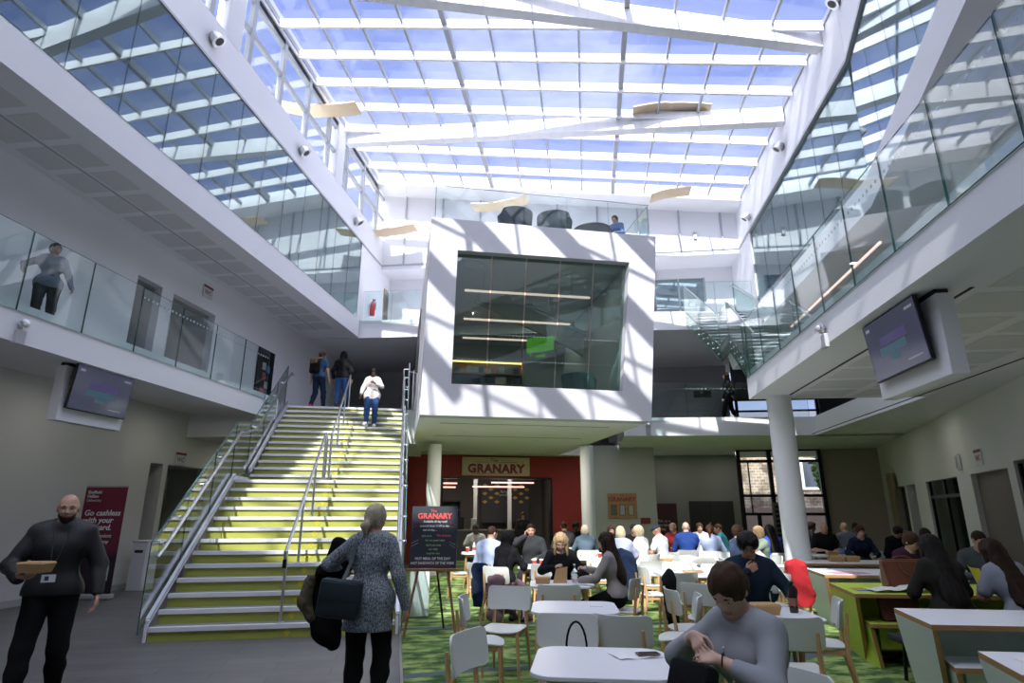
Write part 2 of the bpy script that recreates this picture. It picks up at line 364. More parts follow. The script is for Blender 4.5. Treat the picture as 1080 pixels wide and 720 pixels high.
# office furniture silhouettes are not shown; the glazing is
def glass_run(name, pts, z0, z1, step, m=GL_FAC, th=.02, gap=.012, label=None):
    """panes standing along a line, each its own child"""
    root = struct(bpy.data.objects.new(name, None), label); COL.objects.link(root)
    k = 0
    for (x0, y0), (x1, y1) in zip(pts[:-1], pts[1:]):
        L = math.hypot(x1-x0, y1-y0); n = max(1, round(L/step)); d = Vector((x1-x0, y1-y0, 0))/L
        for i in range(n):
            a = Vector((x0, y0, 0))+d*(i*L/n+gap/2); c = Vector((x0, y0, 0))+d*((i+1)*L/n-gap/2)
            pane(a, c, z0, z1, th, m, root); k += 1
    return root
def pane(a, c, z0, z1, th, m, root, z2=None, z3=None, name='glass_pane'):
    """one upright pane from a to c (z0..z1 at a, z2..z3 at c) with dark cut edges"""
    z2 = z0 if z2 is None else z2; z3 = z1 if z3 is None else z3
    d = (c-a); d.z = 0; d.normalize(); n = Vector((-d.y, d.x, 0))*th/2
    q = [a-n, c-n, c+n, a+n]
    v = [Vector((p.x, p.y, z)) for p, z in zip(q, (z0, z2, z2, z0))]+[Vector((p.x, p.y, z)) for p, z in zip(q, (z1, z3, z3, z1))]
    mb = MB(); mb.add(v, [(0, 1, 5, 4), (2, 3, 7, 6)]); mb.mats(1); mb.add(v, [(3, 2, 1, 0), (4, 5, 6, 7), (1, 2, 6, 5), (3, 0, 4, 7)])
    return mb.build(name, [m, GL_EDGE], root)
glass_run('window_1', [(LX, -1.0), (LX, 19.3)], 8.3, 11.14, 1.13, label='full height office glazing on the upper left')
# clerestory windows over the left beam
cw = struct(bpy.data.objects.new('window_2', None), 'clerestory windows above the left beam'); COL.objects.link(cw)
ZR = lambda x: 14.5-(x+7.9)*math.tan(math.radians(7.0))
XC = -8.02
cols = [10.7, 16.9]
fr = MB(); n = 0
ys = [9.9-1.55*6+1.55*i for i in range(14)]
for i, y in enumerate(ys):
    fr.box((XC-.06, y-.075, 12.25), (XC+.07, y+.075, 14.3))
for z in (12.25, 13.2, 14.12): fr.box((XC-.05, ys[0], z-.02), (XC+.055, 21.5, z+.10))
fr.build('window_frame', FRAMEM, cw)
ve = MB()
for i in range(len(ys)-1): ve.box((XC-.02, ys[i]+.1, 14.22), (XC+.07, ys[i+1]-.1, 14.36))
ve.build('vent_slot', BLACKM, cw)
for i in range(len(ys)-1):
    for z0, z1 in ((12.33, 13.2), (13.28, 14.12)):
        g = MB(); g.box((XC-.012, ys[i]+.045, z0), (XC+.012, ys[i+1]-.045, z1)); g.build('glass_pane', GL_WIN, cw)
w = MB(); w.box((-8.2, -9, 14.34), (LX, 21.5, 14.8)); struct(w.build('trim_5', WHITE))
for y in cols:
    c = MB(); c.rbox((LX-.16, y, 13.3), .34, .62, 2.3, .06, seg=3); struct(c.build('trim_6' if y < 12 else 'trim_7', WHITE, smooth=True))
w = MB(); w.box((-16.2, -9, 0), (-16, 27, 11.5)); struct(w.build('wall_outer_left', WALLD))
# ---- the far end
w = MB(); w.prism([(-8.2, 21.5, 11.2), (6.2, 21.5, 11.2), (6.2, 21.5, 12.9), (-8.2, 21.5, 14.6)], (0, .3, 0)); struct(w.build('wall_back_upper', WHITE), 'sunlit white wall panels under the far end of the glass roof')
t = MB()
for i in range(9):
    x = -7.0+i*1.55
    t.box((x-.03, 21.44, 11.2), (x+.03, 21.5, ZR(x)-.1))
t.box((-8.1, 21.47, 11.16), (6.1, 21.52, 11.22)); struct(t.build('trim_8', FRAMEM))
w = MB(); w.box((-14, 21.5, 11.0), (12, 27, 11.2)); struct(w.build('ceiling_back', WHITE))
w = MB(); w.box((-14, 22.6, 8.3), (2.9, 22.8, 11.2)); w.box((4.9, 22.8, 8.3), (12, 23.0, 11.2)); w.box((2.9, 22.8, 10.6), (4.9, 23.0, 11.2)); w.box((2.7, 22.6, 8.3), (2.9, 23.0, 11.2)); struct(w.build('wall_back_second', WHITE))
fw = struct(bpy.data.objects.new('window_3', None), 'internal window behind the glass stair'); COL.objects.link(fw)
f = MB(); f.box((2.9, 22.85, 8.3), (2.98, 22.95, 10.6)); f.box((3.85, 22.85, 8.3), (3.91, 22.95, 10.6)); f.box((4.82, 22.85, 8.3), (4.9, 22.95, 10.6)); f.box((2.9, 22.85, 9.35), (4.9, 22.95, 9.4)); f.build('window_frame', FRAMEM, fw)
g = MB(); g.box((2.98, 22.89, 8.3), (4.82, 22.91, 10.6)); g.build('glass_pane', GL_FAC, fw)
w = MB(); w.box((2, 25, 8.3), (6, 25.1, 11)); struct(w.build('wall_back_room', WALLG))
# left return wall with the door and extinguisher at second floor
w = MB(); w.box((-8.15, 21.9, 8.3), (LX, 22.6, 11.2)); struct(w.build('wall_left_return', WHITE))
# second floor slab behind the hanging room and on the right
w = MB(); w.slab([(2.0, 19.95), (6.0, 20.3), (12, 20.3), (12, 27), (2.0, 27)], 7.65, 8.30); struct(w.build('floor_second_back', WHITE))
# first floor recess at the stair head
w = MB(); w.box((-14, 25.0, 4.48), (-6.75, 25.2, 7.65)); w.box((-5.3, 25.0, 4.48), (-1, 25.2, 7.65)); w.box((-6.75, 25.0, 6.9), (-5.3, 25.2, 7.65)); struct(w.build('wall_landing_back', WALLD))
w = MB(); w.box((-6.9, 26.4, 4.48), (-5.1, 26.5, 7)); struct(w.build('wall_landing_recess', DARK))
w = MB(); w.prism([us(.42, 17.6, 4.48), us(.42, 26, 4.48), us(.42, 26, 7.65), us(.42, 17.6, 7.65)], UV*.15); struct(w.build('wall_landing_side', DKGREY))
w = MB(); w.box((-10.0, 21.5, 4.48), (-9.8, 23.2, 7.65)); struct(w.build('wall_landing_left', WALLG))
w = MB(); w.box((-10.4, 23.2, 4.48), (-10.3, 25, 7.65)); struct(w.build('wall_landing_far_left', DARK))
# ---- right side
RS = .2187                                       # the right-hand structure splays outwards
RX = lambda y, c=0.0: 4.81+RS*(y-6.51)+c         # its line in plan
KINK = 11.75
RFX = 3.45
w = MB(); w.slab([(RFX, -9), (RFX, 12.95), (7.0, 13.1), (7.0, 19.6), (12.5, 19.6), (12.5, -9)], 3.92, 4.48); struct(w.build('floor_first_right', WHITE), 'white first floor gallery slab along the right side')
w = MB(); w.slab([(7.0, 13.1), (12, 13.1), (12, 12.9), (7.0, 12.9)], 3.93, 4.47)
w = MB(); w.slab([(1.2, 18.85), (7.0, 19.3), (12.5, 19.3), (12.5, 27), (1.2, 27)], 3.92, 4.48); struct(w.build('floor_first_back', WHITE), 'white first floor bridge slab at the back right')
st2 = MB()
for i in range(12):
    for k in range(2):
        x = 4.3+k*1.15; y = 2.2+i*.9; st2.box((x, y, 3.914), (x+.95, y+.72, 3.92))
struct(st2.build('ceiling_tiles_right', sm))
t = MB(); t.box((4.12, 6.5, 3.913), (4.16, 12.5, 3.921)); t.box((6.75, 4, 3.913), (6.79, 19, 3.921)); struct(t.build('trim_9', DARK))
# right ground wall, splayed
GWX = lambda y: 7.58+.2388*(y-11.1)
def rwall(y0, y1, z0, z1, th=.3, off=0.0, f=GWX):
    return [(f(y0)+off, y0), (f(y1)+off, y1), (f(y1)+off+th, y1), (f(y0)+off+th, y0)], z0, z1
w = MB()
OPS = []
def yon(px, py):                                  # where a photo point meets the splayed wall
    d = ray(px, py); k = (7.58-.2388*11.1); t_ = k/(d.x-.2388*d.y) if abs(d.x-.2388*d.y) > 1e-6 else 0
    return EYE+d*t_
o1 = (yon(1009, 503).y, yon(976, 507).y); o2 = (yon(1062, 492).y, yon(1023, 498).y); o0 = (yon(1130, 480).y, yon(1069, 489).y)
o3 = (yon(956, 525).y, yon(943, 526).y); o4 = (yon(967, 524).y, yon(958, 525).y)
OPS = sorted([tuple(sorted(o)) for o in (o0, o1, o2, o3, o4)])
edges = [-9.0]
for a, c in OPS: edges += [a, c]
edges.append(23.6)
for i in range(0, len(edges), 2):
    if edges[i+1] > edges[i]: w.slab(*rwall(edges[i], edges[i+1], 0, 4.0))
ZOP = [yon(1040, 495).z]
for a, c in OPS: w.slab(*rwall(a, c, 2.55 if c < 14 else 2.45, 4.0))
struct(w.build('wall_right', WALLG))
BROWN = mat('taupe_panel', (.20, .17, .15), .6)
for i, (a, c) in enumerate(OPS):
    q = MB(); m_ = DKGREY
    if i == 1: m_ = BROWN
    q.slab(*rwall(a, c, 0, 2.56, .05, .12 if i == 1 else .28)); o = struct(q.build('door_%d' % (i+3), m_))
    if i in (0, 2):
        f = MB(); f.slab(*rwall(a, a+.07, 0, 2.5, .06, .06)); f.slab(*rwall(c-.07, c, 0, 2.5, .06, .06)); f.slab(*rwall((a+c)/2-.04, (a+c)/2+.04, 0, 2.5, .06, .06)); f.slab(*rwall(a, c, 2.0, 2.08, .06, .06)); f.build('door_frame', BLACKM, o)
        g = MB(); g.slab(*rwall(a+.07, c-.07, 0, 2.5, .01, .09)); g.build('glass_pane', GL_POD, o)
# 1F right inner wall
w = MB(); W1 = lambda y: 6.75+RS*(y-9.0)
for a, c, z0, z1 in ((-9, 10.6, 4.48, 7.65), (10.6, 14.6, 6.7, 7.65), (14.6, 20, 4.48, 7.65)): w.slab([(W1(a), a), (W1(c), c), (W1(c)+.2, c), (W1(a)+.2, a)], z0, z1)
struct(w.build('wall_right_first', WALLG))
w = MB(); w.slab([(W1(10)+2, 10), (W1(15)+2, 15), (W1(15)+2.1, 15), (W1(10)+2.1, 10)], 4.48, 7.65); struct(w.build('wall_right_first_recess', DKGREY))
# 2F right slab, glazing and beam
w = MB(); w.slab([(RX(-9), -9), (RX(KINK), KINK), (5.97, KINK+.02), (5.97, 20.3), (12.5, 20.3), (12.5, -9)], 7.65, 8.30); struct(w.build('floor_second_right', WHITE), 'white splayed second floor slab on the right')
glass_run('window_4', [(RX(1.0, .05), 1.0), (RX(KINK, .05), KINK), (6.02, 20.0)], 8.3, 11.14, 1.2, label='full height glazing on the upper right')
w = MB()
w.prism([(RX(-9, .02), -9, 11.2), (RX(KINK, .02), KINK, 11.2), (RX(KINK, .02), KINK, 13.1), (RX(-9, .02), -9, 14.6)], (.35, 0, 0))
w.box((5.97, KINK, 11.2), (6.3, 21.5, 12.95)); struct(w.build('wall_right_beam', WHITE), 'tall white wall under the right edge of the glass roof')
t = MB(); t.box((5.93, KINK, 11.12), (6.32, 21.4, 11.2)); t.slab([(RX(-9, -.02), -9), (RX(KINK, -.02), KINK), (RX(KINK, .35), KINK), (RX(-9, .35), -9)], 11.12, 11.2); struct(t.build('trim_10', GREYM))
w = MB(); w.box((6.3, -9, 11.2), (12.5, 23, 11.5)); w.slab([(RX(-9, .3), -9), (RX(KINK, .3), KINK), (6.4, KINK), (6.4, -9)], 11.2, 11.5); struct(w.build('ceiling_office_right', WHITE))
w = MB(); w.box((12.5, -9, 0), (12.7, 27, 11.5)); struct(w.build('wall_outer_right', WALLD))
w = MB(); w.box((9.5, -9, 8.3), (9.6, 20, 11.2)); struct(w.build('wall_office_right', WALLG))
w = MB(); w.box((5.97, 20.0, 8.3), (6.2, 22.8, 11.2)); struct(w.build('wall_right_pier', WHITE))
# big column on the right, two columns under the hanging room
def column(name, x, y, r, z, label):
    c = MB(); c.cyl((x, y, 0), (x, y, z), r, n=40); c.lathe((x, y, 0), [(r+.012, 0), (r+.012, .1), (r, .1)], 40); struct(c.build(name, mat('column_white', (.76, .78, .78), .6), smooth=True), label)
column('trim_11', 3.98, 12.75, .235, 3.93, 'round white column beside the white booths')
column('trim_12', -4.32, 17.05, .2, 3.53, 'round white column left of the cafe front')
column('trim_13', .02, 18.55, .2, 3.6, 'round white column right of the cafe front')
# ---- ground floor back: cafe front, grey walls, windows
SG = 21.4
def gbox(u0, u1, s0, s1, z0, z1, mb):
    p = [us(u0, s0), us(u1, s0), us(u1, s1), us(u0, s1)]
    return mb.prism([(q.x, q.y, z0) for q in p], (0, 0, z1-z0))
w = MB(); gbox(.3, 1.5, SG, SG+.3, 0, 3.6, w); gbox(5.45, 6.5, SG, SG+.3, 0, 3.6, w); gbox(1.5, 5.45, SG, SG+.3, 2.86, 3.6, w); struct(w.build('wall_cafe', RED), 'dark red wall around the cafe opening')
w = MB(); gbox(-.2, .3, SG-.2, SG+.3, 0, 3.6, w); struct(w.build('wall_cafe_left', WALLG))
w = MB(); gbox(1.2, 6.2, 26.2, 26.4, 0, 3.6, w); gbox(1.0, 1.2, SG+.3, 26.2, 0, 3.6, w); gbox(6.2, 6.4, SG+.3, 26.2, 0, 3.6, w); struct(w.build('wall_cafe_inside', mat('cafe_inner_wall', (.10, .09, .085), .7)))
w = MB(); gbox(-.5, 5.58, 20.02, 26.4, 3.62, 3.9, w); gbox(5.58, 6.6, 20.9, 26.4, 3.62, 3.9, w); struct(w.build('ceiling_cafe', SOFFIT))
f = MB(); gbox(1.5, 1.56, SG-.02, SG+.3, 0, 2.86, f); gbox(5.39, 5.45, SG-.02, SG+.3, 0, 2.86, f); gbox(1.5, 5.45, SG-.02, SG+.3, 2.8, 2.86, f); struct(f.build('door_9', BLACKM))
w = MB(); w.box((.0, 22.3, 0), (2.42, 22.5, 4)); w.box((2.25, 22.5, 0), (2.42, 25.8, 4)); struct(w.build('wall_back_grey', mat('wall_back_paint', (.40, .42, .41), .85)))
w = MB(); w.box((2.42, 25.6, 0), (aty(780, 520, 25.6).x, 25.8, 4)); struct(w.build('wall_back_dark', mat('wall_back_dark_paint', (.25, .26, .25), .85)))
d = MB(); d.box((4.05, 25.54, 0), (5.75, 25.6, 2.1)); d.box((4.88, 25.53, 0), (4.9, 25.54, 2.1)); do = struct(d.build('door_10', DARK)); h = MB(); h.box((4.78, 25.5, .9), (4.84, 25.53, 1.3)); h.build('door_handle', STEEL, do)
w = MB(); w.box((1.0, 25.6, 4.48), (6.0, 25.8, 7.65)); struct(w.build('wall_bridge_back', mat('bridge_wall', (.42, .41, .43), .7)))
w = MB(); w.box((9.2, 24.7, 4.48), (12.5, 24.9, 7.65)); w.box((6.0, 24.7, 6.0), (9.2, 24.9, 7.65)); struct(w.build('wall_bridge_back_right', DKGREY))
# windows of the back right corner
bw = struct(bpy.data.objects.new('window_5', None), 'black framed windows in the back right corner'); COL.objects.link(bw)
YB = 23.7
f = MB()
WX = [aty(q, 520, YB).x for q in (782, 815, 841, 869)]
for x in WX: f.box((x-.07, YB-.06, 0), (x+.07, YB+.06, 3.92))
for z in (0.02, 1.55, 2.2, 3.45, 3.86): f.box((WX[0], YB-.06, z), (WX[3], YB+.06, z+.1))
xm = aty(792, 520, YB).x; f.box((xm-.02, YB-.03, 1.55), (xm+.02, YB+.03, 3.5)); xm = aty(801, 545, YB).x; f.box((xm-.06, YB-.06, 0), (xm+.06, YB+.06, 1.6)); f.build('window_frame', BLACKM, bw)
for x0, x1 in ((WX[0]+.07, WX[1]-.07), (WX[1]+.07, WX[2]-.07), (WX[2]+.07, WX[3]-.07)):
    for z0, z1 in ((.12, 1.55), (1.65, 2.2), (2.3, 3.45)):
        g = MB(); g.box((x0, YB-.008, z0), (x1, YB+.008, z1)); g.build('glass_pane', GL_WIN, bw)
# taupe panelled wall on the right at the back
w = MB(); w.slab([(WX[3]+.02, 23.75), (WX[3]+.1, 23.95), (12.4, 23.4), (12.4, 23.2)], 0, 4); struct(w.build('wall_back_right', mat('taupe_wall', (.36, .30, .27), .75)))
uw = struct(bpy.data.objects.new('window_6', None), 'upper windows at the back of the bridge'); COL.objects.link(uw)
f = MB()
for x in (6.05, 7.5, 9.1): f.box((x-.05, 24.6, 4.48), (x+.05, 24.7, 6.0))
for z in (4.5, 5.5, 5.95): f.box((6.0, 24.6, z), (9.2, 24.7, z+.07))
f.build('window_frame', BLACKM, uw)
g = MB(); g.box((6.0, 24.645, 4.5), (9.2, 24.655, 6.0)); g.build('glass_pane', GL_WIN, uw)
# south end behind the camera and outer shell
w = MB(); w.box((-16.2, -9.2, 0), (12.7, -9, 15)); struct(w.build('wall_south', WHITE))
w = MB(); w.box((-16.2, 27.0, 0), (5.9, 27.2, 11.2)); struct(w.build('wall_north', WALLD))
# ================================================================== hanging room
SP = 12.8
def W2(o, i, z=None): return us(o, i, z)
pz0, pz1 = 3.63, 8.29
PODW = mat('hanging_room_paint', (.54, .54, .575), .75)
FO = [(.39, pz0), (5.62, pz0), (6.06, pz1), (.463, pz1)]        # outer corners of the front (u, z)
FI = [(1.04, 4.33), (4.97, 4.31), (5.31, 7.53), (1.10, 7.50)]   # window corners
pod = struct(bpy.data.objects.new('wall_hanging_room', None), 'white box-shaped room hanging in the atrium, framing a big window'); COL.objects.link(pod)
m = MB()
for i in range(4):
    j = (i+1) % 4
    m.prism([us(*FO[i][:1], SP, FO[i][1]), us(FO[j][0], SP, FO[j][1]), us(FI[j][0], SP, FI[j][1]), us(FI[i][0], SP, FI[i][1])], NV*.38)
m.build('front_frame', PODW, pod)
m = MB()
D = 7.2
def side(u0b, u0t, w):                                         # side walls run back from the front edges
    return m.prism([us(u0b, SP+.38, pz0+.03), us(u0b, SP+D, pz0+.03), us(u0t, SP+D, pz1), us(u0t, SP+.38, pz1)], UV*w)
side(.39, .463, .3); side(5.62, 6.06, -.3); m.build('side_wall', PODW, pod)
m = MB(); m.prism([us(.39, SP+.38, pz0), us(5.62, SP+.38, pz0), us(5.62, SP+D, pz0), us(.39, SP+D, pz0)], (0, 0, .45)); fl_ = m.build('underside', SOFFIT, pod)
g = MB()
for s in (13.9, 16.2): g.prism([us(.9, s, pz0-.003), us(5.0, s, pz0-.003), us(5.0, s+.04, pz0-.003), us(.9, s+.04, pz0-.003)], (0, 0, .01))
g.build('soffit_groove', DARK, fl_)
m = MB(); m.prism([us(.46, SP+.38, 8.0), us(6.05, SP+.38, 8.0), us(6.05, SP+D+.6, 8.0), us(.46, SP+D+.6, 8.0)], (0, 0, .29)); m.build('roof_deck', WHITE, pod)
wn = struct(bpy.data.objects.new('window_7', None), 'big dark green tinted window of the hanging room'); COL.objects.link(wn)
for i in range(5):
    a, b = i/5, (i+1)/5; e = .004
    lp = lambda A_, B_, t: (A_[0]+(B_[0]-A_[0])*t, A_[1]+(B_[1]-A_[1])*t)
    q = [lp(FI[0], FI[1], a+e), lp(FI[0], FI[1], b-e), lp(FI[3], FI[2], b-e), lp(FI[3], FI[2], a+e)]
    mb = MB(); v = [us(u, SP+.2, z) for u, z in q]; mb.prism(v, NV*.016); mb.build('glass_pane', GL_POD, wn)
dm = mat('manifestation_dot', (.34, .42, .40), .6)
m = MB()
for z in (4.95, 5.55):
    for i in range(46):
        u = 1.2+i*.083
        m.cyl(us(u, SP+.192, z), us(u, SP+.198, z), .011, n=8)
m.build('dot_band', dm, wn)
# inside the hanging room
PODG = mat('room_grey_wall', (.48, .51, .51), .8)
m = MB(); m.prism([us(.7, 21.2, 4.1), us(6.2, 21.2, 4.1), us(6.2, 21.2, 8.0), us(.7, 21.2, 8.0)], NV*.15); struct(m.build('wall_hanging_room_back', PODG))
m = MB(); m.prism([us(.69, SP+.5, 4.1), us(5.3, SP+.5, 4.1), us(5.7, 21.2, 4.1), us(.69, 21.2, 4.1)], (0, 0, .02)); struct(m.build('floor_hanging_room', mat('room_carpet', (.07, .075, .08), .9)))
m = MB(); m.prism([us(.70, SP+.4, 4.12), us(.70, SP+1.6, 4.12), us(.70, SP+1.6, 7.9), us(.70, SP+.4, 7.9)], UV*.04); struct(m.build('trim_14', mat('blue_panel', (.02, .09, .17), .6)))
# sloping white parapet of the inner stair and its pale handrail
m = MB(); m.prism([ats(x_, y_, 17.6) for x_, y_ in ((489, 312), (600, 366), (664, 404), (664, 372), (560, 322), (489, 296))], NV*.12); o = struct(m.build('wall_inner_stair', mat('parapet_grey', (.50, .53, .52), .7)))
m = MB(); m.tube([ats(560, 325, 17.5), ats(656, 370.5, 17.5), ats(657, 378, 17.5)], .035, 8); m.build('handrail', mat('pale_rail', (.85, .85, .82), .3), o)
# strip lights inside
for i, (pl, pr, s) in enumerate((((490, 306), (622, 314), 14.6), ((489, 336), (601, 342), 16.6), ((488, 356), (557, 359), 18.6))):
    a = ats(*pl, s); c = ats(*pr, s); m = MB(); m.bar(a, c, .06, .05)
    o = m.build('strip_light', WARM); tag(o, ['upper', 'middle', 'lowest'][i]+' of the three long strip lights behind the big tinted window', 'light', 'strip lights in the hanging room')
    for t in (.15, .85): h = MB(); p = a.lerp(c, t); h.cyl(p+Vector((0, 0, .02)), Vector((p.x, p.y, 8.0)), .006, n=6); h.build('hanger', GREYM, o)
# green speech-bubble sign hung inside
SGN = mat('green_sign', (.13, .50, .02), .5, emit=(.16, .60, .02), estr=.25)
s = 15.4; q = [ats(*p, s) for p in ((556, 357), (585, 354), (584, 369), (562, 372), (559, 375), (558, 372.5), (555.5, 373))]
m = MB(); m.prism(q, NV*.03); o = m.build('speech_bubble_sign', SGN); tag(o, 'lime green speech bubble sign hanging behind the tinted window', 'sign')
p0 = ats(565, 375, s); p1 = ats(575, 373, s); m = MB(); m.prism([p0, p1, p1-Vector((0, 0, .07)), p0-Vector((0, 0, .07))], NV*.03); m.build('small_plate', SGN, o)
c0 = ats(570, 362, s); txt = mat('sign_light_text', (.5, .8, .3), .6)
m = MB()
for k in range(2):
    a = ats(560, 361+k*4, s); b = ats(580, 359.5+k*4, s); m.bar(a-NV*.004, b-NV*.004, .004, .02)
m.build('faint_lines', txt, o)
for t in (.2, .8): h = MB(); p = q[0].lerp(q[1], t); h.cyl(p, Vector((p.x, p.y, 8.0)), .005, n=6); h.build('hanger', GREYM, o)
# book shelving low at the back left
o = thing('bookcase', 'tall warmly lit bookcase at the back left of the hanging room', 'bookcase', tuple(us(2.5, 20.7, 4.12)), TH)
def lb(mb, x0, x1, y0, y1, z0, z1): return mb.box((x0, y0, z0), (x1, y1, z1))
SHW = mat('shelf_wood', (.30, .20, .10), .6); BZ = ats(520, 380, 20.6).z-4.12
for nm, bx_ in (('back_board', (-1.75, 1.75, .2, .25, 0, BZ)), ('side_board', (-1.75, -1.70, -.2, .2, 0, BZ)), ('side_board', (1.70, 1.75, -.2, .2, 0, BZ)), ('top_board', (-1.75, 1.75, -.2, .2, BZ-.05, BZ))): m = MB(); lb(m, *bx_); m.build(nm, SHW, o)
m = MB(); lb(m, -1.68, 1.68, -.12, -.06, BZ-.10, BZ-.055); m.build('shelf_light', mat('shelf_light', (1, .8, .4), .5, emit=(1, .62, .22), estr=2.5), o)
shz = [BZ-.52-.38*i for i in range(5)]
for z in shz: m = MB(); lb(m, -1.70, 1.70, -.2, .2, z, z+.03); m.build('shelf', SHW, o)
bcols = [mat('book_%s' % n_, c, .7) for n_, c in (('teal', (.03, .12, .14)), ('cream', (.45, .42, .34)), ('rust', (.22, .05, .02)), ('navy', (.02, .03, .09)), ('grey', (.2, .2, .2)))]
BM = Matrix.Translation(us(2.5, 20.7, 4.12)) @ Matrix.Rotation(TH, 4, 'Z')
for z in shz[:3]:
    x_ = -1.62
    while x_ < 1.4:
        w_ = .14+.2*rnd.random(); h_ = .18+.1*rnd.random()
        if rnd.random() < .75:
            m = MB(); lb(m, -w_/2, w_/2, -.11, .11, 0, h_); b_ = m.build('book', rnd.choice(bcols)); b_.location = BM @ Vector((x_+w_/2, 0, z+.0315)); b_.rotation_euler = (0, 0, TH); tag(b_, 'book standing in the tall bookcase behind the tinted window', 'book', 'books in the tall bookcase')
        x_ += w_+.012
def armchair(name, label, loc, rz, fabric, sc=1.0, group=None):
    o = thing(name, label, 'armchair', loc, rz, group)
    m = MB(); m.rbox((0, 0, .30), .66*sc, .64*sc, .2, .05); m.build('seat', fabric, o, True)
    pts = []
    for i in range(17):
        a = math.pi*(-.08+1.16*i/16); pts.append((math.cos(a)*.37*sc, math.sin(a)*.37*sc))
    grid = [[(x, y, z) for x, y in pts] for z in (.2, .5, .82)]
    grid[2] = [(x*1.06, y*1.06, .82-(0.0 if y > .15 else .12)) for x, y in pts]
    m = MB(); m.sheet(grid, .05); m.build('curved_back', fabric, o, True)
    m = MB(); m.cyl((0, 0, .03), (0, 0, .22), .03); m.lathe((0, 0, 0), [(.26, 0), (.26, .015), (.03, .03)], 20); m.build('swivel_base', STEEL, o, True)
    return o
FAB1 = mat('blue_grey_upholstery', (.11, .17, .18), .9); FAB2 = mat('charcoal_upholstery', (.035, .045, .055), .85)
p = ats(611, 412, 14.2); armchair('armchair', 'blue-grey armchair behind the lower right of the tinted window', (p.x, p.y, 4.13), TH+2.6, FAB1, 1.15)
p = ats(597, 412, 16.4); armchair('armchair', 'black armchair beside the blue-grey one behind the tinted window', (p.x, p.y, 4.13), TH+2.2, FAB2, 1.0)
# terrace on top: balustrade, chairs, low table
tb = struct(bpy.data.objects.new('trim_15', None), 'frameless glass balustrade on top of the hanging room'); COL.objects.link(tb)
for i in range(5):
    a = .56+i*1.1; p = us(a+.01, 13.15); q = us(a+1.09, 13.15); pane(p, q, 8.29, 9.34, .015, GL_TER, tb)
p = us(6.05, 13.2); q = us(6.05, 19); pane(p, q, 8.29, 9.34, .015, GL_BAL, tb); p = us(.57, 13.2); q = us(.57, 17); pane(p, q, 8.29, 9.34, .015, GL_BAL, tb)
m = MB(); m.tube([us(.5, 13.15, 9.35), us(6.08, 13.15, 9.35)], .014, 8); m.build('top_rail', GREYM, tb)
for (px, py), z, rz, lb in (((543, 238), 8.29, .3, 'dark tub chair on the roof terrace, left one of the pair'), ((585, 240), 8.29, -.5, 'dark tub chair on the roof terrace, right one of the pair')):
    p = ats(px, py, 13.85); armchair('tub_chair', lb, (p.x, p.y, z+.006), TH+math.pi+rz, FAB2, 1.2, None)
o = thing('side_table', 'low dark round table on the roof terrace by the seated man', 'table', tuple(us(4.72, 13.75, 8.296)))
m = MB(); m.lathe((0, 0, 0), [(.5, .44), (.52, .46), (.52, .48), (.5, .49)], 28); m.build('tabletop', DKGREY, o); m = MB(); m.lathe((0, 0, 0), [(.25, 0), (.25, .02), (.03, .04), (.03, .44)], 20); m.build('pedestal', BLACKM, o, True)
# ================================================================== stair
R_, G_ = .17279, .2856; S0 = 9.27; LAND = .90
def nose(k):                                     # (s, z) of the nosing of step k
    return (S0+(k-1)*G_+(LAND if k > 13 else 0.0), k*R_)
U0, U1 = -3.1, .06
prof = [(S0, 0.0)]
for k in range(1, 27):
    s, z = nose(k); prof += [(s, z-R_), (s, z)]
prof.append((17.40, 26*R_)); prof.append((17.40, 0.0))
st = struct(bpy.data.objects.new('floor_stair', None), 'broad staircase with lime green risers and aluminium nosings'); COL.objects.link(st)
TREAD = mat('stair_tread', (.20, .21, .20), .7)
m = MB()
for k in range(1, 27):
    s, z = nose(k); s2 = nose(k+1)[0] if k < 26 else 17.42
    z0 = max(0, z-1.0) if k > 6 else 0.0
    p = [us(U0, s, z0), us(U1, s, z0), us(U1, s2+.02, z0), us(U0, s2+.02, z0)]
    m.prism(p, (0, 0, z-.012-z0))
body = m.build('stair_body', mat('lime_riser_paint', (.37, .385, .07), .5, vary=.12, vscale=4), st)
m = MB()
for k in range(1, 27):
    s, z = nose(k); s2 = nose(k+1)[0] if k < 26 else 17.42
    m.prism([us(U0, s+.05, z-.012), us(U1, s+.05, z-.012), us(U1, s2, z-.012), us(U0, s2, z-.012)], (0, 0, .010))
m.build('tread_covering', TREAD, st)
m = MB()
for k in range(1, 27):
    s, z = nose(k)
    m.prism([us(U0, s-.03, z-.052), us(U1, s-.03, z-.052), us(U1, s+.055, z-.052), us(U0, s+.055, z-.052)], (0, 0, .055))
m.build('nosing', ALU, st)
# yellow tactile marks on risers by the centre rail
YEL = mat('safety_yellow', (.62, .55, .02), .6)
m = MB()
for k in range(1, 27):
    s, z = nose(k)
    for u in (-1.35,):
        m.prism([us(u-.06, s-.004, z-.12), us(u+.02, s-.004, z-.12), us(u+.02, s-.004, z-.09), us(u-.06, s-.004, z-.09)], NV*.006); m.prism([us(u-.035, s-.004, z-.15), us(u-.005, s-.004, z-.15), us(u-.005, s-.004, z-.06), us(u-.035, s-.004, z-.06)], NV*.006)
m.build('riser_mark', YEL, st)
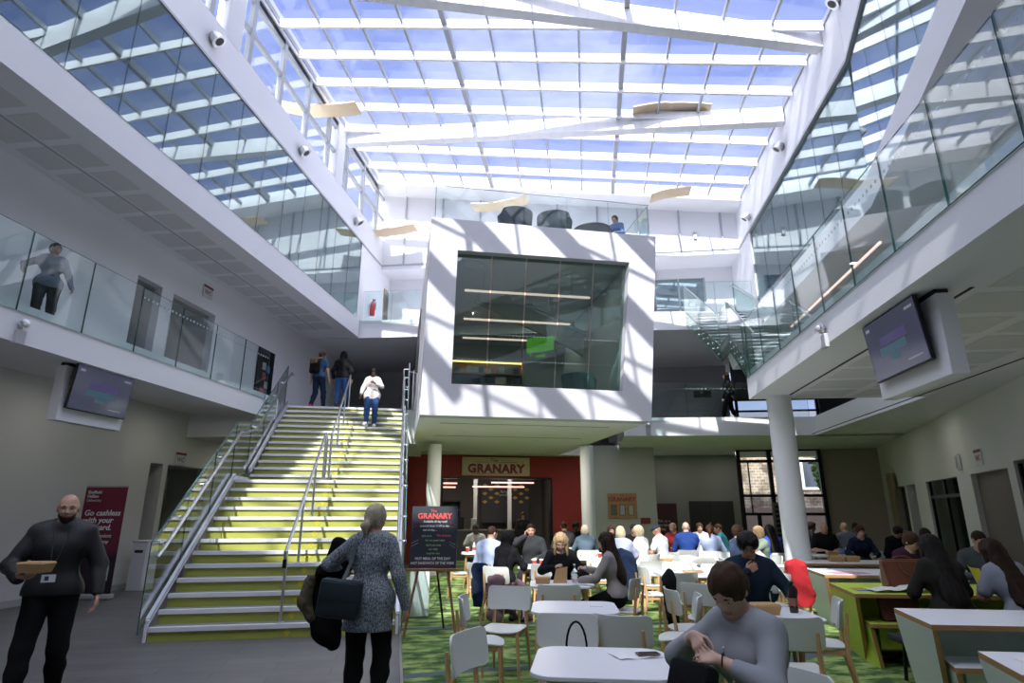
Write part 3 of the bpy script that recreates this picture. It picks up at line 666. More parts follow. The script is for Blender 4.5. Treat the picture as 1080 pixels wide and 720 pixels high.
# stringer caps and glass balustrades at both sides
def flight(u, k0, k1, dz): (s0, z0), (s1, z1) = nose(k0), nose(k1); return us(u, s0, z0+dz), us(u, s1, z1+dz)
def side_bal(nm, lab, u, ug, sgn):
    t = struct(bpy.data.objects.new(nm, None), lab); COL.objects.link(t)
    m = MB()
    for k0, k1 in ((1, 13), (14, 26)):
        a, b = flight(u, k0, k1, .06); m.bar(a, b, .04, .07)
    a = flight(u, 13, 14, .04); m.bar(a[0], us(u, nose(14)[0], nose(13)[1]+.06), .04, .07); m.bar(us(u, nose(1)[0], 0), us(u, nose(1)[0], .22), .04, .04, up=NV)
    m.build('stringer', WHITE, t)
    m = MB()
    for k0, k1 in ((1, 13), (14, 26)):
        a, b = flight(u, k0, k1, .105); m.bar(a, b, .05, .02)
    m.build('stringer_cap', STEEL, t)
    segs = []
    for k0, k1 in ((1, 5), (5, 9), (9, 13), (14, 18), (18, 22), (22, 26)):
        (s0, z0), (s1, z1) = nose(k0), nose(k1)
        if k0 == 1: s0 -= .12; z0 -= .07
        pane(us(ug, s0+.006), us(ug, s1-.006), z0+.0, z0+1.13, .016, GL_BAL, t, z1+.0, z1+1.13)
    (s0, z0), (s1, z1) = nose(13), nose(14); pane(us(ug, s0+.006), us(ug, s1-.006), z0, z0+1.13, .016, GL_BAL, t, z1, z1+1.13)
    uh = ug+sgn*.10
    m = MB()
    a, b = flight(uh, 1, 13, .93); m.tube([us(uh, S0-.12, a.z-.05+0.0), a+NV*.1+Vector((0, 0, .06)), b, b+NV*.2], .024, 10)
    a2, b2 = flight(uh, 14, 26, .93); m.tube([b+NV*.2, a2-NV*.1, a2, b2, b2+NV*.3], .024, 10); m.build('handrail', STEEL, t, True)
    m = MB()
    for k in (2, 4, 7, 10, 12, 15, 18, 21, 24):
        s, z = nose(k); p = us(uh, s, z+.90); m.cyl(p, us(ug, s, z+.86), .012, n=8); m.cyl(us(ug-sgn*.02, s, z+.86), us(ug+sgn*.02, s, z+.86), .03, n=12)
    m.build('rail_bracket', STEEL, t, True)
    return t
side_bal('trim_16', 'glass balustrade with steel handrail on the left of the stair', -3.13, -3.19, 1)
rb = side_bal('trim_17', 'glass balustrade with steel handrail on the right of the stair', .09, .15, -1)
m = MB(); gp = []
m.prism([us(.12, S0, 0), us(.12, S0+3.7, 0), us(.12, S0+3.7, 1.25), us(.12, S0, .1)], UV*.03); m.build('side_panel', mat('pale_green_panel', (.42, .48, .38), .6), rb)
# steel gate post ladder at the head of the stair, right
m = MB()
for u, h_ in ((.02, 1.15), (.17, 1.35)): m.cyl(us(u, 17.25, 4.49), us(u, 17.25, 4.49+h_), .022, n=10)
for z in (4.75, 5.05, 5.4, 5.65): m.cyl(us(.02, 17.25, z), us(.17, 17.25, z), .014, n=8)
m.build('head_post', STEEL, rb, True)
m = MB(); m.tube([us(.2, 17.3, 5.6), us(.40, 17.5, 5.6), us(.40, 17.5, 4.49)], .022, 8); m.cyl(us(.3, 17.4, 4.49), us(.3, 17.4, 5.66), .022, n=8); m.build('gate_rail', STEEL, rb, True)
# centre handrails
uc = -1.48
cr = struct(bpy.data.objects.new('trim_18', None), 'steel handrail up the middle of the stair'); COL.objects.link(cr)
m = MB(); a, b = flight(uc, 1, 13, .93); m.tube([a-NV*.02-Vector((0, 0, .12)), a-NV*.06, a+Vector((0, 0, .01)), b, b+NV*.12, b+NV*.3-Vector((0, 0, .10)), us(uc, nose(13)[0]+.35, nose(13)[1]+.0)], .024, 10)
a2, b2 = flight(uc, 14, 26, .93); m.tube([us(uc, nose(14)[0]-.1, nose(14)[1]-R_), a2-NV*.12-Vector((0, 0, .06)), a2+NV*.05, b2, b2+NV*.25], .024, 10); m.build('handrail', STEEL, cr, True)
for k in (1, 5, 9, 13, 18, 22, 26):
    s, z = nose(k); s += .06; m = MB(); m.cyl(us(uc, s, z), us(uc, s, z+.93), .02, n=10); m.lathe(us(uc, s, z), [(.06, 0), (.06, .012), (.03, .02)], 16); m.build('post', STEEL, cr, True)
m = MB(); p = us(uc-.0, S0-.03, 1.0); m.rbox(p-Vector((0, 0, .06)), .05, .05, .12, .01); m.build('rail_end', BLACKM, cr)
# ================================================================== first floor balustrades
def bal_run(nm, lab, pts, zf, h, step, gap=.014):
    t = struct(bpy.data.objects.new(nm, None), lab); COL.objects.link(t)
    for (x0, y0), (x1, y1) in zip(pts[:-1], pts[1:]):
        L = math.hypot(x1-x0, y1-y0); n = max(1, round(L/step)); d = Vector((x1-x0, y1-y0, 0))/L
        for i in range(n): pane(Vector((x0, y0, 0))+d*(i*L/n+gap/2), Vector((x0, y0, 0))+d*((i+1)*L/n-gap/2), zf-.12, zf+h, .018, GL_BAL, t)
    return t
def dots(nm, pts, z, step, parent, off):
    m = MB()
    for (x0, y0), (x1, y1) in zip(pts[:-1], pts[1:]):
        L = math.hypot(x1-x0, y1-y0); d = Vector((x1-x0, y1-y0, 0))/L; n = Vector((-d.y, d.x, 0))
        for i in range(int(L/step)):
            p = Vector((x0, y0, z))+d*(i+.5)*step; m.cyl(p+n*off, p+n*(off+.004), .022, n=8)
    return m.build(nm, dm, parent)
y0 = 7.06-1.135*8
b1 = bal_run('trim_19', 'glass balustrade of the left first floor gallery', [(LX+.012, y0), (LX+.012, y0+1.135*14)], 4.48, 1.09, 1.135); dots('dot_band', [(LX, 9.3), (LX, y0+1.135*14)], 5.38, .11, b1, -.03)
b2 = bal_run('trim_20', 'glass balustrade of the right first floor gallery', [(RFX-.012, 7.51-1.025*10), (RFX-.012, 7.51+1.025*5), (RFX-.012, 12.92)], 4.48, 1.07, 1.025); dots('dot_band', [(RFX, 4.0), (RFX, 12.9)], 5.35, .11, b2, -.03)
b3 = bal_run('trim_21', 'glass balustrade of the bridge at the back right', [(1.95, 18.9), (6.9, 19.36)], 4.48, 1.1, 1.4); dots('dot_band', [(1.95, 18.9), (6.9, 19.36)], 5.38, .12, b3, -.02)
bal_run('trim_22', 'glass balustrade on the far left of the second floor', [(-7.85, 19.68), (-5.7, 19.72)], 8.3, 1.1, 1.1)
bal_run('trim_23', 'glass balustrade on the far right of the second floor', [(2.1, 20.05), (5.9, 20.3)], 8.3, 1.1, 1.3)
# ================================================================== glass stair, right void
gs = struct(bpy.data.objects.new('trim_24', None), 'glass-sided stair climbing from the right gallery to the second floor'); COL.objects.link(gs)
GL_STR = glass('stringer_glass', (.66, .82, .78), .25)
GA, GM1, GM2, GB = Vector((4.2, 13.2, 4.48)), Vector((4.15, 16.2, 6.2)), Vector((4.0, 17.2, 6.2)), Vector((3.4, 20.2, 8.3))
GA = Vector((4.55, 13.15, 4.48)); GM1 = Vector((4.75, 15.9, 6.15)); GM2 = Vector((4.75, 17.0, 6.15)); GB = Vector((4.4, 20.2, 8.3))
wd = Vector((.85, 0, 0))
m = MB()
def flight_steps(a, b, n):
    for i in range(n):
        p = a.lerp(b, (i+.5)/n); q = (b-a)/n
        m.hexa([p-wd-Vector((0, q.y*.55, .03)), p+wd-Vector((0, q.y*.55, .03)), p+wd+Vector((0, q.y*.55, -.03)), p-wd+Vector((0, q.y*.55, -.03)), p-wd-Vector((0, q.y*.55, 0)), p+wd-Vector((0, q.y*.55, 0)), p+wd+Vector((0, q.y*.55, 0)), p-wd+Vector((0, q.y*.55, 0))])
flight_steps(GA, GM1, 10); flight_steps(GM2, GB, 12); m.build('treads', mat('stair_grey', (.42, .47, .50), .5), gs)
m = MB(); m.prism([GM1-wd-Vector((0, .1, .14)), GM1+wd-Vector((0, .1, .14)), GM2+wd-Vector((0, -.1, .14)), GM2-wd-Vector((0, -.1, .14))], (0, 0, .14)); m.build('half_landing', WHITE, gs)
m = MB(); c = (GM1+GM2)/2-wd*.45-Vector((0, .3, 0)); m.hexa([c+Vector(p) for p in ((-.3,-.4,-.75),(.3,-.4,-.75),(.3,.4,-.75),(-.3,.4,-.75),(-.42,-.5,-.15),(.42,-.5,-.15),(.42,.5,-.15),(-.42,.5,-.15))]); m.build('underside_box', WHITE, gs)
for sgn in (-1, 1):
    for a, b in ((GA, GM1), (GM1, GM2), (GM2, GB)):
        pane(a+wd*sgn, b+wd*sgn, a.z+.06, a.z+1.0, .02, GL_BAL, gs, b.z+.06, b.z+1.0); pane(a+wd*sgn, b+wd*sgn, a.z-.42, a.z+.05, .03, GL_STR, gs, b.z-.42, b.z+.05, 'glass_stringer')
    m = MB(); m.tube([p+wd*(sgn*.93)+Vector((0, 0, .95)) for p in (GA, GM1, GM2, GB)], .02, 8); m.build('handrail', STEEL, gs, True)
    m = MB()
    for a, b, n in ((GA, GM1, 7), (GM2, GB, 8)):
        for i in range(n):
            p = a.lerp(b, (i+.5)/n)+wd*sgn
            for dz in (-.28, -.10): m.cyl(p+Vector((-.02, 0, dz)), p+Vector((.02, 0, dz)), .032, n=10)
    m.build('glass_stud', STEEL, gs, True)
# ================================================================== glass roof
TL = math.tan(math.radians(7.0))
XL, XR = -7.9, 5.95; NB = 12; DXB = (XR-XL)/NB; DYB = 1.155; YN = 20.5; NR = 21; YS = YN-NR*DYB
rf = struct(bpy.data.objects.new('ceiling_glass_roof', None), 'sloping glass roof with white fins'); COL.objects.link(rf)
def R3(x, y, dz=0.0): return Vector((x, y, ZR(x)+dz))
m = MB()
for i in range(NB):
    for j in range(NR): m.add([R3(XL+i*DXB, YS+j*DYB, .1), R3(XL+(i+1)*DXB, YS+j*DYB, .1), R3(XL+(i+1)*DXB, YS+(j+1)*DYB, .1), R3(XL+i*DXB, YS+(j+1)*DYB, .1)], [(0, 1, 2, 3)])
m.build('roof_glazing', GL_ROOF, rf)
ROOFW = mat('roof_white', (.86, .86, .88), .6)
m = MB()
for j in range(NR+1): dp = .27 if YS+j*DYB > 9 else .09; m.bar(R3(XL, YS+j*DYB, .085-dp/2), R3(XR, YS+j*DYB, .085-dp/2), .075 if dp > .1 else .04, dp)  # unseen near fins are made shallower and thinner to let more sun through
m.build('roof_fin', ROOFW, rf)
m = MB()
for i in range(NB+1):
    w_, h_ = (.13, .26) if i in (4, 8) else (.055, .14)
    m.bar(R3(XL+i*DXB, YS, .02), R3(XL+i*DXB, YN, .02), w_, h_)
m.build('roof_rafter', FRAMEM, rf)
def rbeam(a, b, w_, h_):
    m = MB(); m.bar(a, b, w_, h_); return m
def beam(nm, lab, xa, ya, xb, yb, da, db):
    """a deep clad roof beam whose soffit hangs below the glass"""
    m = MB(); a, b = Vector((xa, ya, 0)), Vector((xb, yb, 0)); d = (b-a).normalized(); n = Vector((-d.y, d.x, 0))*.14
    v = []
    for p, dep in ((a, da), (b, db)):
        for s_ in (-1, 1): q = p+n*s_; v.append(Vector((q.x, q.y, ZR(q.x)-dep)))
    for p in (a, b):
        for s_ in (-1, 1): q = p+n*s_; v.append(Vector((q.x, q.y, ZR(q.x)+.02)))
    m.hexa([v[0], v[1], v[3], v[2], v[4], v[5], v[7], v[6]])
    return struct(m.build(nm, PERF), lab)
PERF, nt, b_ = nodes_of('perforated_cladding', .6); tc = nt.nodes.new('ShaderNodeTexCoord'); vo = nt.nodes.new('ShaderNodeTexVoronoi'); vo.inputs['Scale'].default_value = 24; vo.inputs['Randomness'].default_value = 0
nt.links.new(tc.outputs['Object'], vo.inputs['Vector']); nt.links.new(ramp(nt, vo.outputs['Distance'], [(.16, (.62, .62, .64)), (.24, (.86, .86, .88))]), b_.inputs['Base Color'])
beam('ceiling_beam', 'white clad roof beam crossing the glass roof at the far end', -7.9, 17.35, 5.95, 15.6, .55, .45)
beam('ceiling_beam_near', 'white clad roof beam crossing the top of the view', -7.9, 10.4, 5.95, 12.75, .75, .45)
for i in range(8):  # guessed braces out of view, added to cast diagonal shadows on the hanging room
    xa = -15.6+i*3.1
    pts = []
    x0, y0_ = xa, 9.6; dx = 11.5; xb = x0+dx; yb = y0_-dx*.738
    # clip to the roof width
    ta = max(0, (XL-x0)/dx); tb_ = min(1, (5.6-x0)/dx, (9.6-3.2)/(dx*.738))
    if tb_-ta > .12: beam('ceiling_shadow_brace', 'diagonal roof brace added out of view to cast shadow bands', x0+dx*ta, y0_-dx*.738*ta, x0+dx*tb_, y0_-dx*.738*tb_, .42, .42)
# solid roof margins
m = MB(); m.prism([R3(-8.3, 20.5, -.18), R3(6.4, 20.5, -.18), R3(6.4, 21.9, -.18), R3(-8.3, 21.9, -.18)], (0, 0, .5)); struct(m.build('ceiling_roof_end', ROOFW))
m = MB(); m.prism([R3(-8.3, -9.2, 0), R3(12.7, -9.2, 0), R3(12.7, YS, 0), R3(-8.3, YS, 0)], (0, 0, .4)); struct(m.build('ceiling_south', WHITE))
m = MB(); m.box((-16.2, -9.2, 11.5), (-8.15, 27.2, 11.8)); m.box((6.3, -9.2, 11.5), (12.7, 27.2, 11.8)); m.box((-8.2, 21.8, 11.2), (6.3, 27.2, 11.5)); struct(m.build('ceiling_outer', WALLG))
m = MB(); m.box((-8.3, -9.2, 11.5), (-8.15, YS, 14.9)); struct(m.build('wall_south_left', WALLG))
# ================================================================== curved timber baffles hung under the roof
BAF = mat('pale_ash_ply', (.74, .58, .38), .5)
for i, (p0, p1, d_, sag, lb) in enumerate((((297, 111), (378, 113), 15.6, 5, 'pale wooden baffle hanging by the upper left windows'), ((667, 119), (749, 116), 15.8, -4, 'pale wooden baffle hanging below the far roof beam on the right'), ((498, 218), (557, 209), 19.5, 3, 'pale wooden baffle hanging behind the terrace balustrade'), ((381, 243), (438, 239), 20.6, 4, 'pale wooden baffle hanging in front of the sunlit back wall'), ((686, 209), (728, 201), 19.2, -2, 'pale wooden baffle hanging right of the terrace'))):
    a = aty(*p0, d_); b = aty(*p1, d_); grid = []
    q = aty((p0[0]+p1[0])/2, (p0[1]+p1[1])/2+sag, d_); sag3 = q.z-(a.z+b.z)/2
    for r_ in range(2):
        row = []
        for k in range(13):
            t = k/12; p = a.lerp(b, t); p.z += sag3*4*t*(1-t)*(1.0 if t < .5 else .8); p.y += (r_-.5)*.62; row.append(p)
        grid.append(row)
    m = MB(); m.sheet(grid, .035); o = m.build('timber_baffle', BAF, None, True); tag(o, lb, 'baffle', 'curved timber baffles')
    for t in (.2, .8): h = MB(); p = a.lerp(b, t); h.cyl(p, Vector((p.x, p.y, ZR(p.x)-.05)), .006, n=6); h.build('hanging_wire', GREYM, o)
# ================================================================== outside
m = MB(); m.box((-60, 23.9, -.4), (80, 90, -.25)); struct(m.build('ground_outside', mat('asphalt', (.12, .12, .12), .9)))
sm_, nt, b_ = nodes_of('stone_wall', .9); tc = nt.nodes.new('ShaderNodeTexCoord'); mp = nt.nodes.new('ShaderNodeMapping'); mp.inputs['Rotation'].default_value[0] = math.pi/2; br = nt.nodes.new('ShaderNodeTexBrick'); br.inputs['Scale'].default_value = 1.5
br.inputs['Color1'].default_value = (.42, .33, .22, 1); br.inputs['Color2'].default_value = (.22, .17, .12, 1); br.inputs['Mortar'].default_value = (.5, .45, .36, 1); br.inputs['Mortar Size'].default_value = .03
nt.links.new(tc.outputs['Object'], mp.inputs[0]); nt.links.new(mp.outputs[0], br.inputs['Vector']); mxs = nt.nodes.new('ShaderNodeMix'); mxs.data_type = 'RGBA'; mxs.blend_type = 'MULTIPLY'; mxs.inputs[0].default_value = .9; nzs = nt.nodes.new('ShaderNodeTexNoise'); nzs.inputs['Scale'].default_value = 1.3; nzs.inputs['Detail'].default_value = 8; nt.links.new(mp.outputs[0], nzs.inputs['Vector']); nt.links.new(br.outputs['Color'], mxs.inputs[6]); nt.links.new(ramp(nt, nzs.outputs['Fac'], [(.36, (.25, .22, .2)), (.56, (1, 1, 1))]), mxs.inputs[7]); nt.links.new(mxs.outputs[2], b_.inputs['Base Color'])
o = thing('stone_house', 'sandy stone house across the street seen through the back windows', 'house', (0, 0, 0))
m = MB(); m.box((6.5, 36, -.3), (14.5, 42, 5.2)); m.build('stone_wall', sm_, o)
m = MB(); m.prism([(6.2, 35.7, 5.2), (14.8, 35.7, 5.2), (14.8, 39, 7.6), (6.2, 39, 7.6)], (0, .2, .2)); m.build('roof', mat('slate', (.10, .10, .12), .8), o)
f = MB(); f.box((11.9, 35.9, 2.9), (13.1, 36, 4.6)); wf = f.build('window', mat('white_sash', (.7, .7, .7), .5), o); f = MB(); f.box((12.05, 35.88, 3.05), (12.95, 35.9, 4.45)); f.build('pane', mat('dark_pane', (.05, .06, .08), .1), wf)
m = MB(); m.box((5.5, 32.5, -.3), (22, 32.8, 1.9)); o = m.build('garden_wall', mat('pink_stone', (.42, .30, .24), .9)); tag(o, 'low pinkish stone garden wall outside the back windows', 'wall')
def tree(loc, r, h, label):
    o = thing('leafy_tree', label, 'tree', loc)
    m = MB(); m.cyl((0, 0, 0), (0, 0, h), .2, .1); m.build('trunk', mat('bark', (.10, .07, .05), .9), o, True)
    vs = MB(); rr = random.Random(3)
    for i in range(2600):
        d = Vector((rr.gauss(0, 1), rr.gauss(0, 1), rr.gauss(0, 1))).normalized()*r*(.5+.5*rr.random()**.5); c = Vector((0, 0, h))+Vector((d.x, d.y, d.z*.9))
        a = Vector((rr.gauss(0, 1), rr.gauss(0, 1), rr.gauss(0, 1))).normalized()*.17; b = a.cross(Vector((rr.gauss(0, 1), rr.gauss(0, 1), rr.gauss(0, 1)))).normalized()*.1
        vs.add([c-a, c+b, c+a, c-b], [(0, 1, 2, 3)])
    vs.build('crown', mat('leaf_green', (.16, .27, .03), .7, vary=.5, vscale=1.2), o)
tree((12.4, 29.6, -.3), 2.0, 3.9, 'sunlit leafy tree outside the back right window')
# ================================================================== light
sun = bpy.data.lights.new('sun', 'SUN'); sun.energy = 5.2; sun.angle = math.radians(.6); sun.color = (1.0, .965, .92)
so = bpy.data.objects.new('sun', sun); COL.objects.link(so)
SD = Vector((.12, 1.0, -1.03)).normalized(); so.rotation_euler = SD.to_track_quat('-Z', 'Y').to_euler()
wd_ = bpy.data.worlds.new('sky'); scn.world = wd_; wd_.use_nodes = True; nt = wd_.node_tree; bg = nt.nodes['Background']
tc = nt.nodes.new('ShaderNodeTexCoord'); sx = nt.nodes.new('ShaderNodeSeparateXYZ'); nt.links.new(tc.outputs['Generated'], sx.inputs[0])
grad = ramp(nt, sx.outputs['Z'], [(0, (.45, .50, .62)), (.25, (.27, .34, .64)), (1.0, (.16, .22, .54))])
mp = nt.nodes.new('ShaderNodeMapping'); mp.inputs['Scale'].default_value = (1.2, 1.8, 3.5); nz = nt.nodes.new('ShaderNodeTexNoise'); nz.inputs['Scale'].default_value = 2.6; nz.inputs['Detail'].default_value = 7; nz.inputs['Roughness'].default_value = .58
nt.links.new(tc.outputs['Generated'], mp.inputs[0]); nt.links.new(mp.outputs[0], nz.inputs['Vector'])
mx = nt.nodes.new('ShaderNodeMix'); mx.data_type = 'RGBA'; cl = nt.nodes.new('ShaderNodeValToRGB'); cl.color_ramp.elements[0].position = .48; cl.color_ramp.elements[1].position = .72; cl.color_ramp.elements[1].color = (.85, .85, .85, 1)
nt.links.new(nz.outputs['Fac'], cl.inputs[0]); nt.links.new(cl.outputs[0], mx.inputs[0]); nt.links.new(grad, mx.inputs[6]); mx.inputs[7].default_value = (.50, .55, .80, 1)
# bright hazy aureole round the sun
vd = nt.nodes.new('ShaderNodeVectorMath'); vd.operation = 'DOT_PRODUCT'; vd.inputs[1].default_value = tuple(-SD); nt.links.new(tc.outputs['Generated'], vd.inputs[0])
pw = nt.nodes.new('ShaderNodeMath'); pw.operation = 'MAXIMUM'; pw.inputs[1].default_value = 0.0; nt.links.new(vd.outputs['Value'], pw.inputs[0]); p2 = nt.nodes.new('ShaderNodeMath'); p2.operation = 'POWER'; p2.inputs[1].default_value = 2.0; nt.links.new(pw.outputs[0], p2.inputs[0])
au = nt.nodes.new('ShaderNodeMix'); au.data_type = 'RGBA'; au.blend_type = 'ADD'; au.inputs[0].default_value = 1.0; sc_ = nt.nodes.new('ShaderNodeVectorMath'); sc_.operation = 'SCALE'; sc_.inputs[0].default_value = (2.8, 2.8, 2.85); nt.links.new(p2.outputs[0], sc_.inputs['Scale'])
nt.links.new(mx.outputs[2], au.inputs[6]); nt.links.new(sc_.outputs[0], au.inputs[7])
nt.links.new(au.outputs[2], bg.inputs['Color']); bg.inputs['Strength'].default_value = 1.0
scn.view_settings.view_transform = 'Standard'; scn.view_settings.look = 'None'; scn.view_settings.gamma = 1.0; scn.view_settings.exposure = 0.72
try: scn.view_settings.use_curve_mapping = False
except Exception: pass
cy = scn.cycles; cy.max_bounces = 10; cy.diffuse_bounces = 6; cy.glossy_bounces = 4; cy.transparent_max_bounces = 32; cy.transmission_bounces = 4; cy.caustics_reflective = False; cy.caustics_refractive = False; cy.sample_clamp_indirect = 6.0; cy.use_denoising = True
# ================================================================== people: bodies grown as one smooth surface from a posed skeleton
def V3(*a): return np.array(a if len(a) == 3 else a[0], dtype=np.float32)
def nrm(v): v = np.asarray(v, dtype=np.float32); return v/max(1e-9, float(np.linalg.norm(v)))
class Prim: pass
def cap(a, b, ra, rb, k=.02, flat=None, f=1.0, op='u'):
    p = Prim(); p.t = 'c'; p.a = V3(a); p.b = V3(b); p.ra = ra; p.rb = rb; p.k = k; p.n = None if flat is None else nrm(flat); p.f = f; p.op = op
    r = max(ra, rb)*max(1, f); p.lo = np.minimum(p.a, p.b)-r; p.hi = np.maximum(p.a, p.b)+r; return p
def ell(c, R, r, k=.02, op='u'):
    p = Prim(); p.t = 'e'; p.c = V3(c); p.R = np.asarray(R, dtype=np.float32); p.r = V3(r); p.k = k; p.op = op
    m = float(max(r)); p.lo = p.c-m; p.hi = p.c+m; return p
def inflate(ps, d, k=None):
    out = []
    for p in ps:
        q = Prim(); q.__dict__.update(p.__dict__)
        if p.t == 'c': q.ra = p.ra+d; q.rb = p.rb+d
        else: q.r = p.r+d
        q.lo = p.lo-d; q.hi = p.hi+d
        if k is not None: q.k = k
        out.append(q)
    return out
def field(ps, h, pad=.03):
    lo = np.min([p.lo for p in ps if p.op == 'u'], axis=0)-pad; hi = np.max([p.hi for p in ps if p.op == 'u'], axis=0)+pad
    n = np.ceil((hi-lo)/h).astype(int)+2
    ax = [lo[i]+h*np.arange(n[i], dtype=np.float32) for i in range(3)]
    F = np.full(n, .5, dtype=np.float32)
    for p in ps:
        m = p.k+2*h+.004
        s = [slice(max(0, int((p.lo[i]-m-lo[i])/h)), min(n[i], int((p.hi[i]+m-lo[i])/h)+2)) for i in range(3)]
        X = ax[0][s[0]][:, None, None]; Y = ax[1][s[1]][None, :, None]; Z = ax[2][s[2]][None, None, :]
        if p.t == 'c':
            a, b = p.a, p.b; x, y, z = X-a[0], Y-a[1], Z-a[2]; d = b-a; L = float(d@d)+1e-9
            if p.n is not None:
                w = (x*p.n[0]+y*p.n[1]+z*p.n[2])*(1/p.f-1); x = x+w*p.n[0]; y = y+w*p.n[1]; z = z+w*p.n[2]
                d = d+p.n*float(d@p.n)*(1/p.f-1); L = float(d@d)+1e-9
            t = np.clip((x*d[0]+y*d[1]+z*d[2])/L, 0, 1)
            D = np.sqrt((x-t*d[0])**2+(y-t*d[1])**2+(z-t*d[2])**2)-(p.ra+(p.rb-p.ra)*t)
            if p.n is not None: D = D*(.5+.5*p.f)
        else:
            x, y, z = X-p.c[0], Y-p.c[1], Z-p.c[2]; R = p.R
            u = (x*R[0, 0]+y*R[0, 1]+z*R[0, 2])/p.r[0]; v = (x*R[1, 0]+y*R[1, 1]+z*R[1, 2])/p.r[1]; w = (x*R[2, 0]+y*R[2, 1]+z*R[2, 2])/p.r[2]
            k0 = np.sqrt(u*u+v*v+w*w); k1 = np.sqrt((u/p.r[0])**2+(v/p.r[1])**2+(w/p.r[2])**2)+1e-6
            D = k0*(k0-1)/k1
        G = F[s[0], s[1], s[2]]
        if p.op == 'u':
            hh = np.clip(.5+.5*(G-D)/p.k, 0, 1); F[s[0], s[1], s[2]] = G*(1-hh)+D*hh-p.k*hh*(1-hh)
        else:
            D = -D; hh = np.clip(.5-.5*(G-D)/p.k, 0, 1); F[s[0], s[1], s[2]] = G*(1-hh)+D*hh+p.k*hh*(1-hh)
    return F, lo, ax
CORN = [(0,0,0),(1,0,0),(0,1,0),(1,1,0),(0,0,1),(1,0,1),(0,1,1),(1,1,1)]
EDG = [(0,1),(2,3),(4,5),(6,7),(0,2),(1,3),(4,6),(5,7),(0,4),(1,5),(2,6),(3,7)]
def nets(F, lo, h):
    nx, ny, nz = F.shape; ins = F < 0; cnt = np.zeros((nx-1, ny-1, nz-1), np.int8)
    for c in CORN: cnt += ins[c[0]:nx-1+c[0], c[1]:ny-1+c[1], c[2]:nz-1+c[2]]
    I, J, K = np.nonzero((cnt > 0) & (cnt < 8)); n = len(I)
    if n == 0: return np.zeros((0, 3)), np.zeros((0, 4), int)
    val = np.stack([F[I+c[0], J+c[1], K+c[2]] for c in CORN], 1); acc = np.zeros((n, 3), np.float32); num = np.zeros(n, np.float32); cc = np.array(CORN, np.float32)
    for a, b in EDG:
        va, vb = val[:, a], val[:, b]; m = (va < 0) != (vb < 0); t = np.where(m, va/np.where(m, va-vb, 1), 0)
        acc += np.where(m[:, None], cc[a]+(cc[b]-cc[a])*t[:, None], 0); num += m
    V = (np.stack([I, J, K], 1)+acc/num[:, None])*h+lo
    idx = np.full(cnt.shape, -1, np.int32); idx[I, J, K] = np.arange(n); Q = []
    for axis in range(3):
        s0 = [slice(1, -1)]*3; s0[axis] = slice(0, -1); A_ = ins[tuple(s0)]; s1 = list(s0); s1[axis] = slice(1, None); B_ = ins[tuple(s1)]
        i, j, k = np.nonzero(A_ != B_); sg = A_[i, j, k]
        off = [1, 1, 1]; off[axis] = 0; i, j, k = i+off[0], j+off[1], k+off[2]
        u, v = [(1, 2), (2, 0), (0, 1)][axis]; e = np.eye(3, dtype=int); c = np.stack([i, j, k], 1)
        g = lambda q: idx[q[:, 0], q[:, 1], q[:, 2]]
        q = np.stack([g(c-e[u]-e[v]), g(c-e[v]), g(c), g(c-e[u])], 1); q[~sg] = q[~sg][:, ::-1]; Q.append(q)
    return V, np.concatenate(Q)
def sdf_obj(name, ps, h, mats, parent, clips=(), fold=0.0, fscale=16.0, curl=0.0, slot=None, seed=0, strand=0.0):
    F, lo, ax = field(ps, h)
    X = ax[0][:, None, None]; Y = ax[1][None, :, None]; Z = ax[2][None, None, :]
    if fold:
        s = seed*1.7; F = F + (fold*(np.sin(X*fscale*1.3+3*np.sin(Z*7+s)+s)*np.sin(Z*fscale+2*np.sin(Y*6+s)) + .6*np.sin(Y*fscale*1.7+Z*fscale*.9+s))).astype(np.float32)
    if curl:
        F = F + (curl*np.sin(X*95+seed)*np.sin(Y*95+1)*np.sin(Z*95+2) + curl*.7*np.sin(X*52+Z*40)*np.sin(Y*55+Z*30)).astype(np.float32)
    if strand: F = F + (strand*(np.sin(X*150+2*np.sin(Z*14+seed))+np.sin(Y*135+2*np.sin(Z*12))+np.sin((X+Y)*230+3*np.sin(Z*9))*.5)).astype(np.float32)
    for p, n in clips:
        n = nrm(n); F = np.maximum(F, (X-p[0])*n[0]+(Y-p[1])*n[1]+(Z-p[2])*n[2])
    F[0] = F[-1] = .5; F[:, 0] = F[:, -1] = .5; F[:, :, 0] = F[:, :, -1] = .5
    V, Q = nets(F, lo, h)
    me = bpy.data.meshes.new(name)
    me.vertices.add(len(V)); me.vertices.foreach_set('co', V.astype(np.float32).ravel()); me.loops.add(len(Q)*4); me.loops.foreach_set('vertex_index', Q.astype(np.int32).ravel())
    me.polygons.add(len(Q)); me.polygons.foreach_set('loop_start', np.arange(0, len(Q)*4, 4, dtype=np.int32)); me.polygons.foreach_set('use_smooth', np.ones(len(Q), bool))
    for m_ in mats: me.materials.append(m_)
    if slot is not None and len(Q): me.polygons.foreach_set('material_index', slot(V[Q].mean(1)).astype(np.int32))
    me.update(calc_edges=True); me.validate()
    o = bpy.data.objects.new(name, me); COL.objects.link(o); o.parent = parent; return o
def rotm(yaw=0, pitch=0, roll=0):
    """columns right/forward/up: pitch>0 bends forward, yaw>0 turns left"""
    return np.array((Matrix.Rotation(yaw, 3, 'Z') @ Matrix.Rotation(-pitch, 3, 'X') @ Matrix.Rotation(roll, 3, 'Y')), dtype=np.float32)
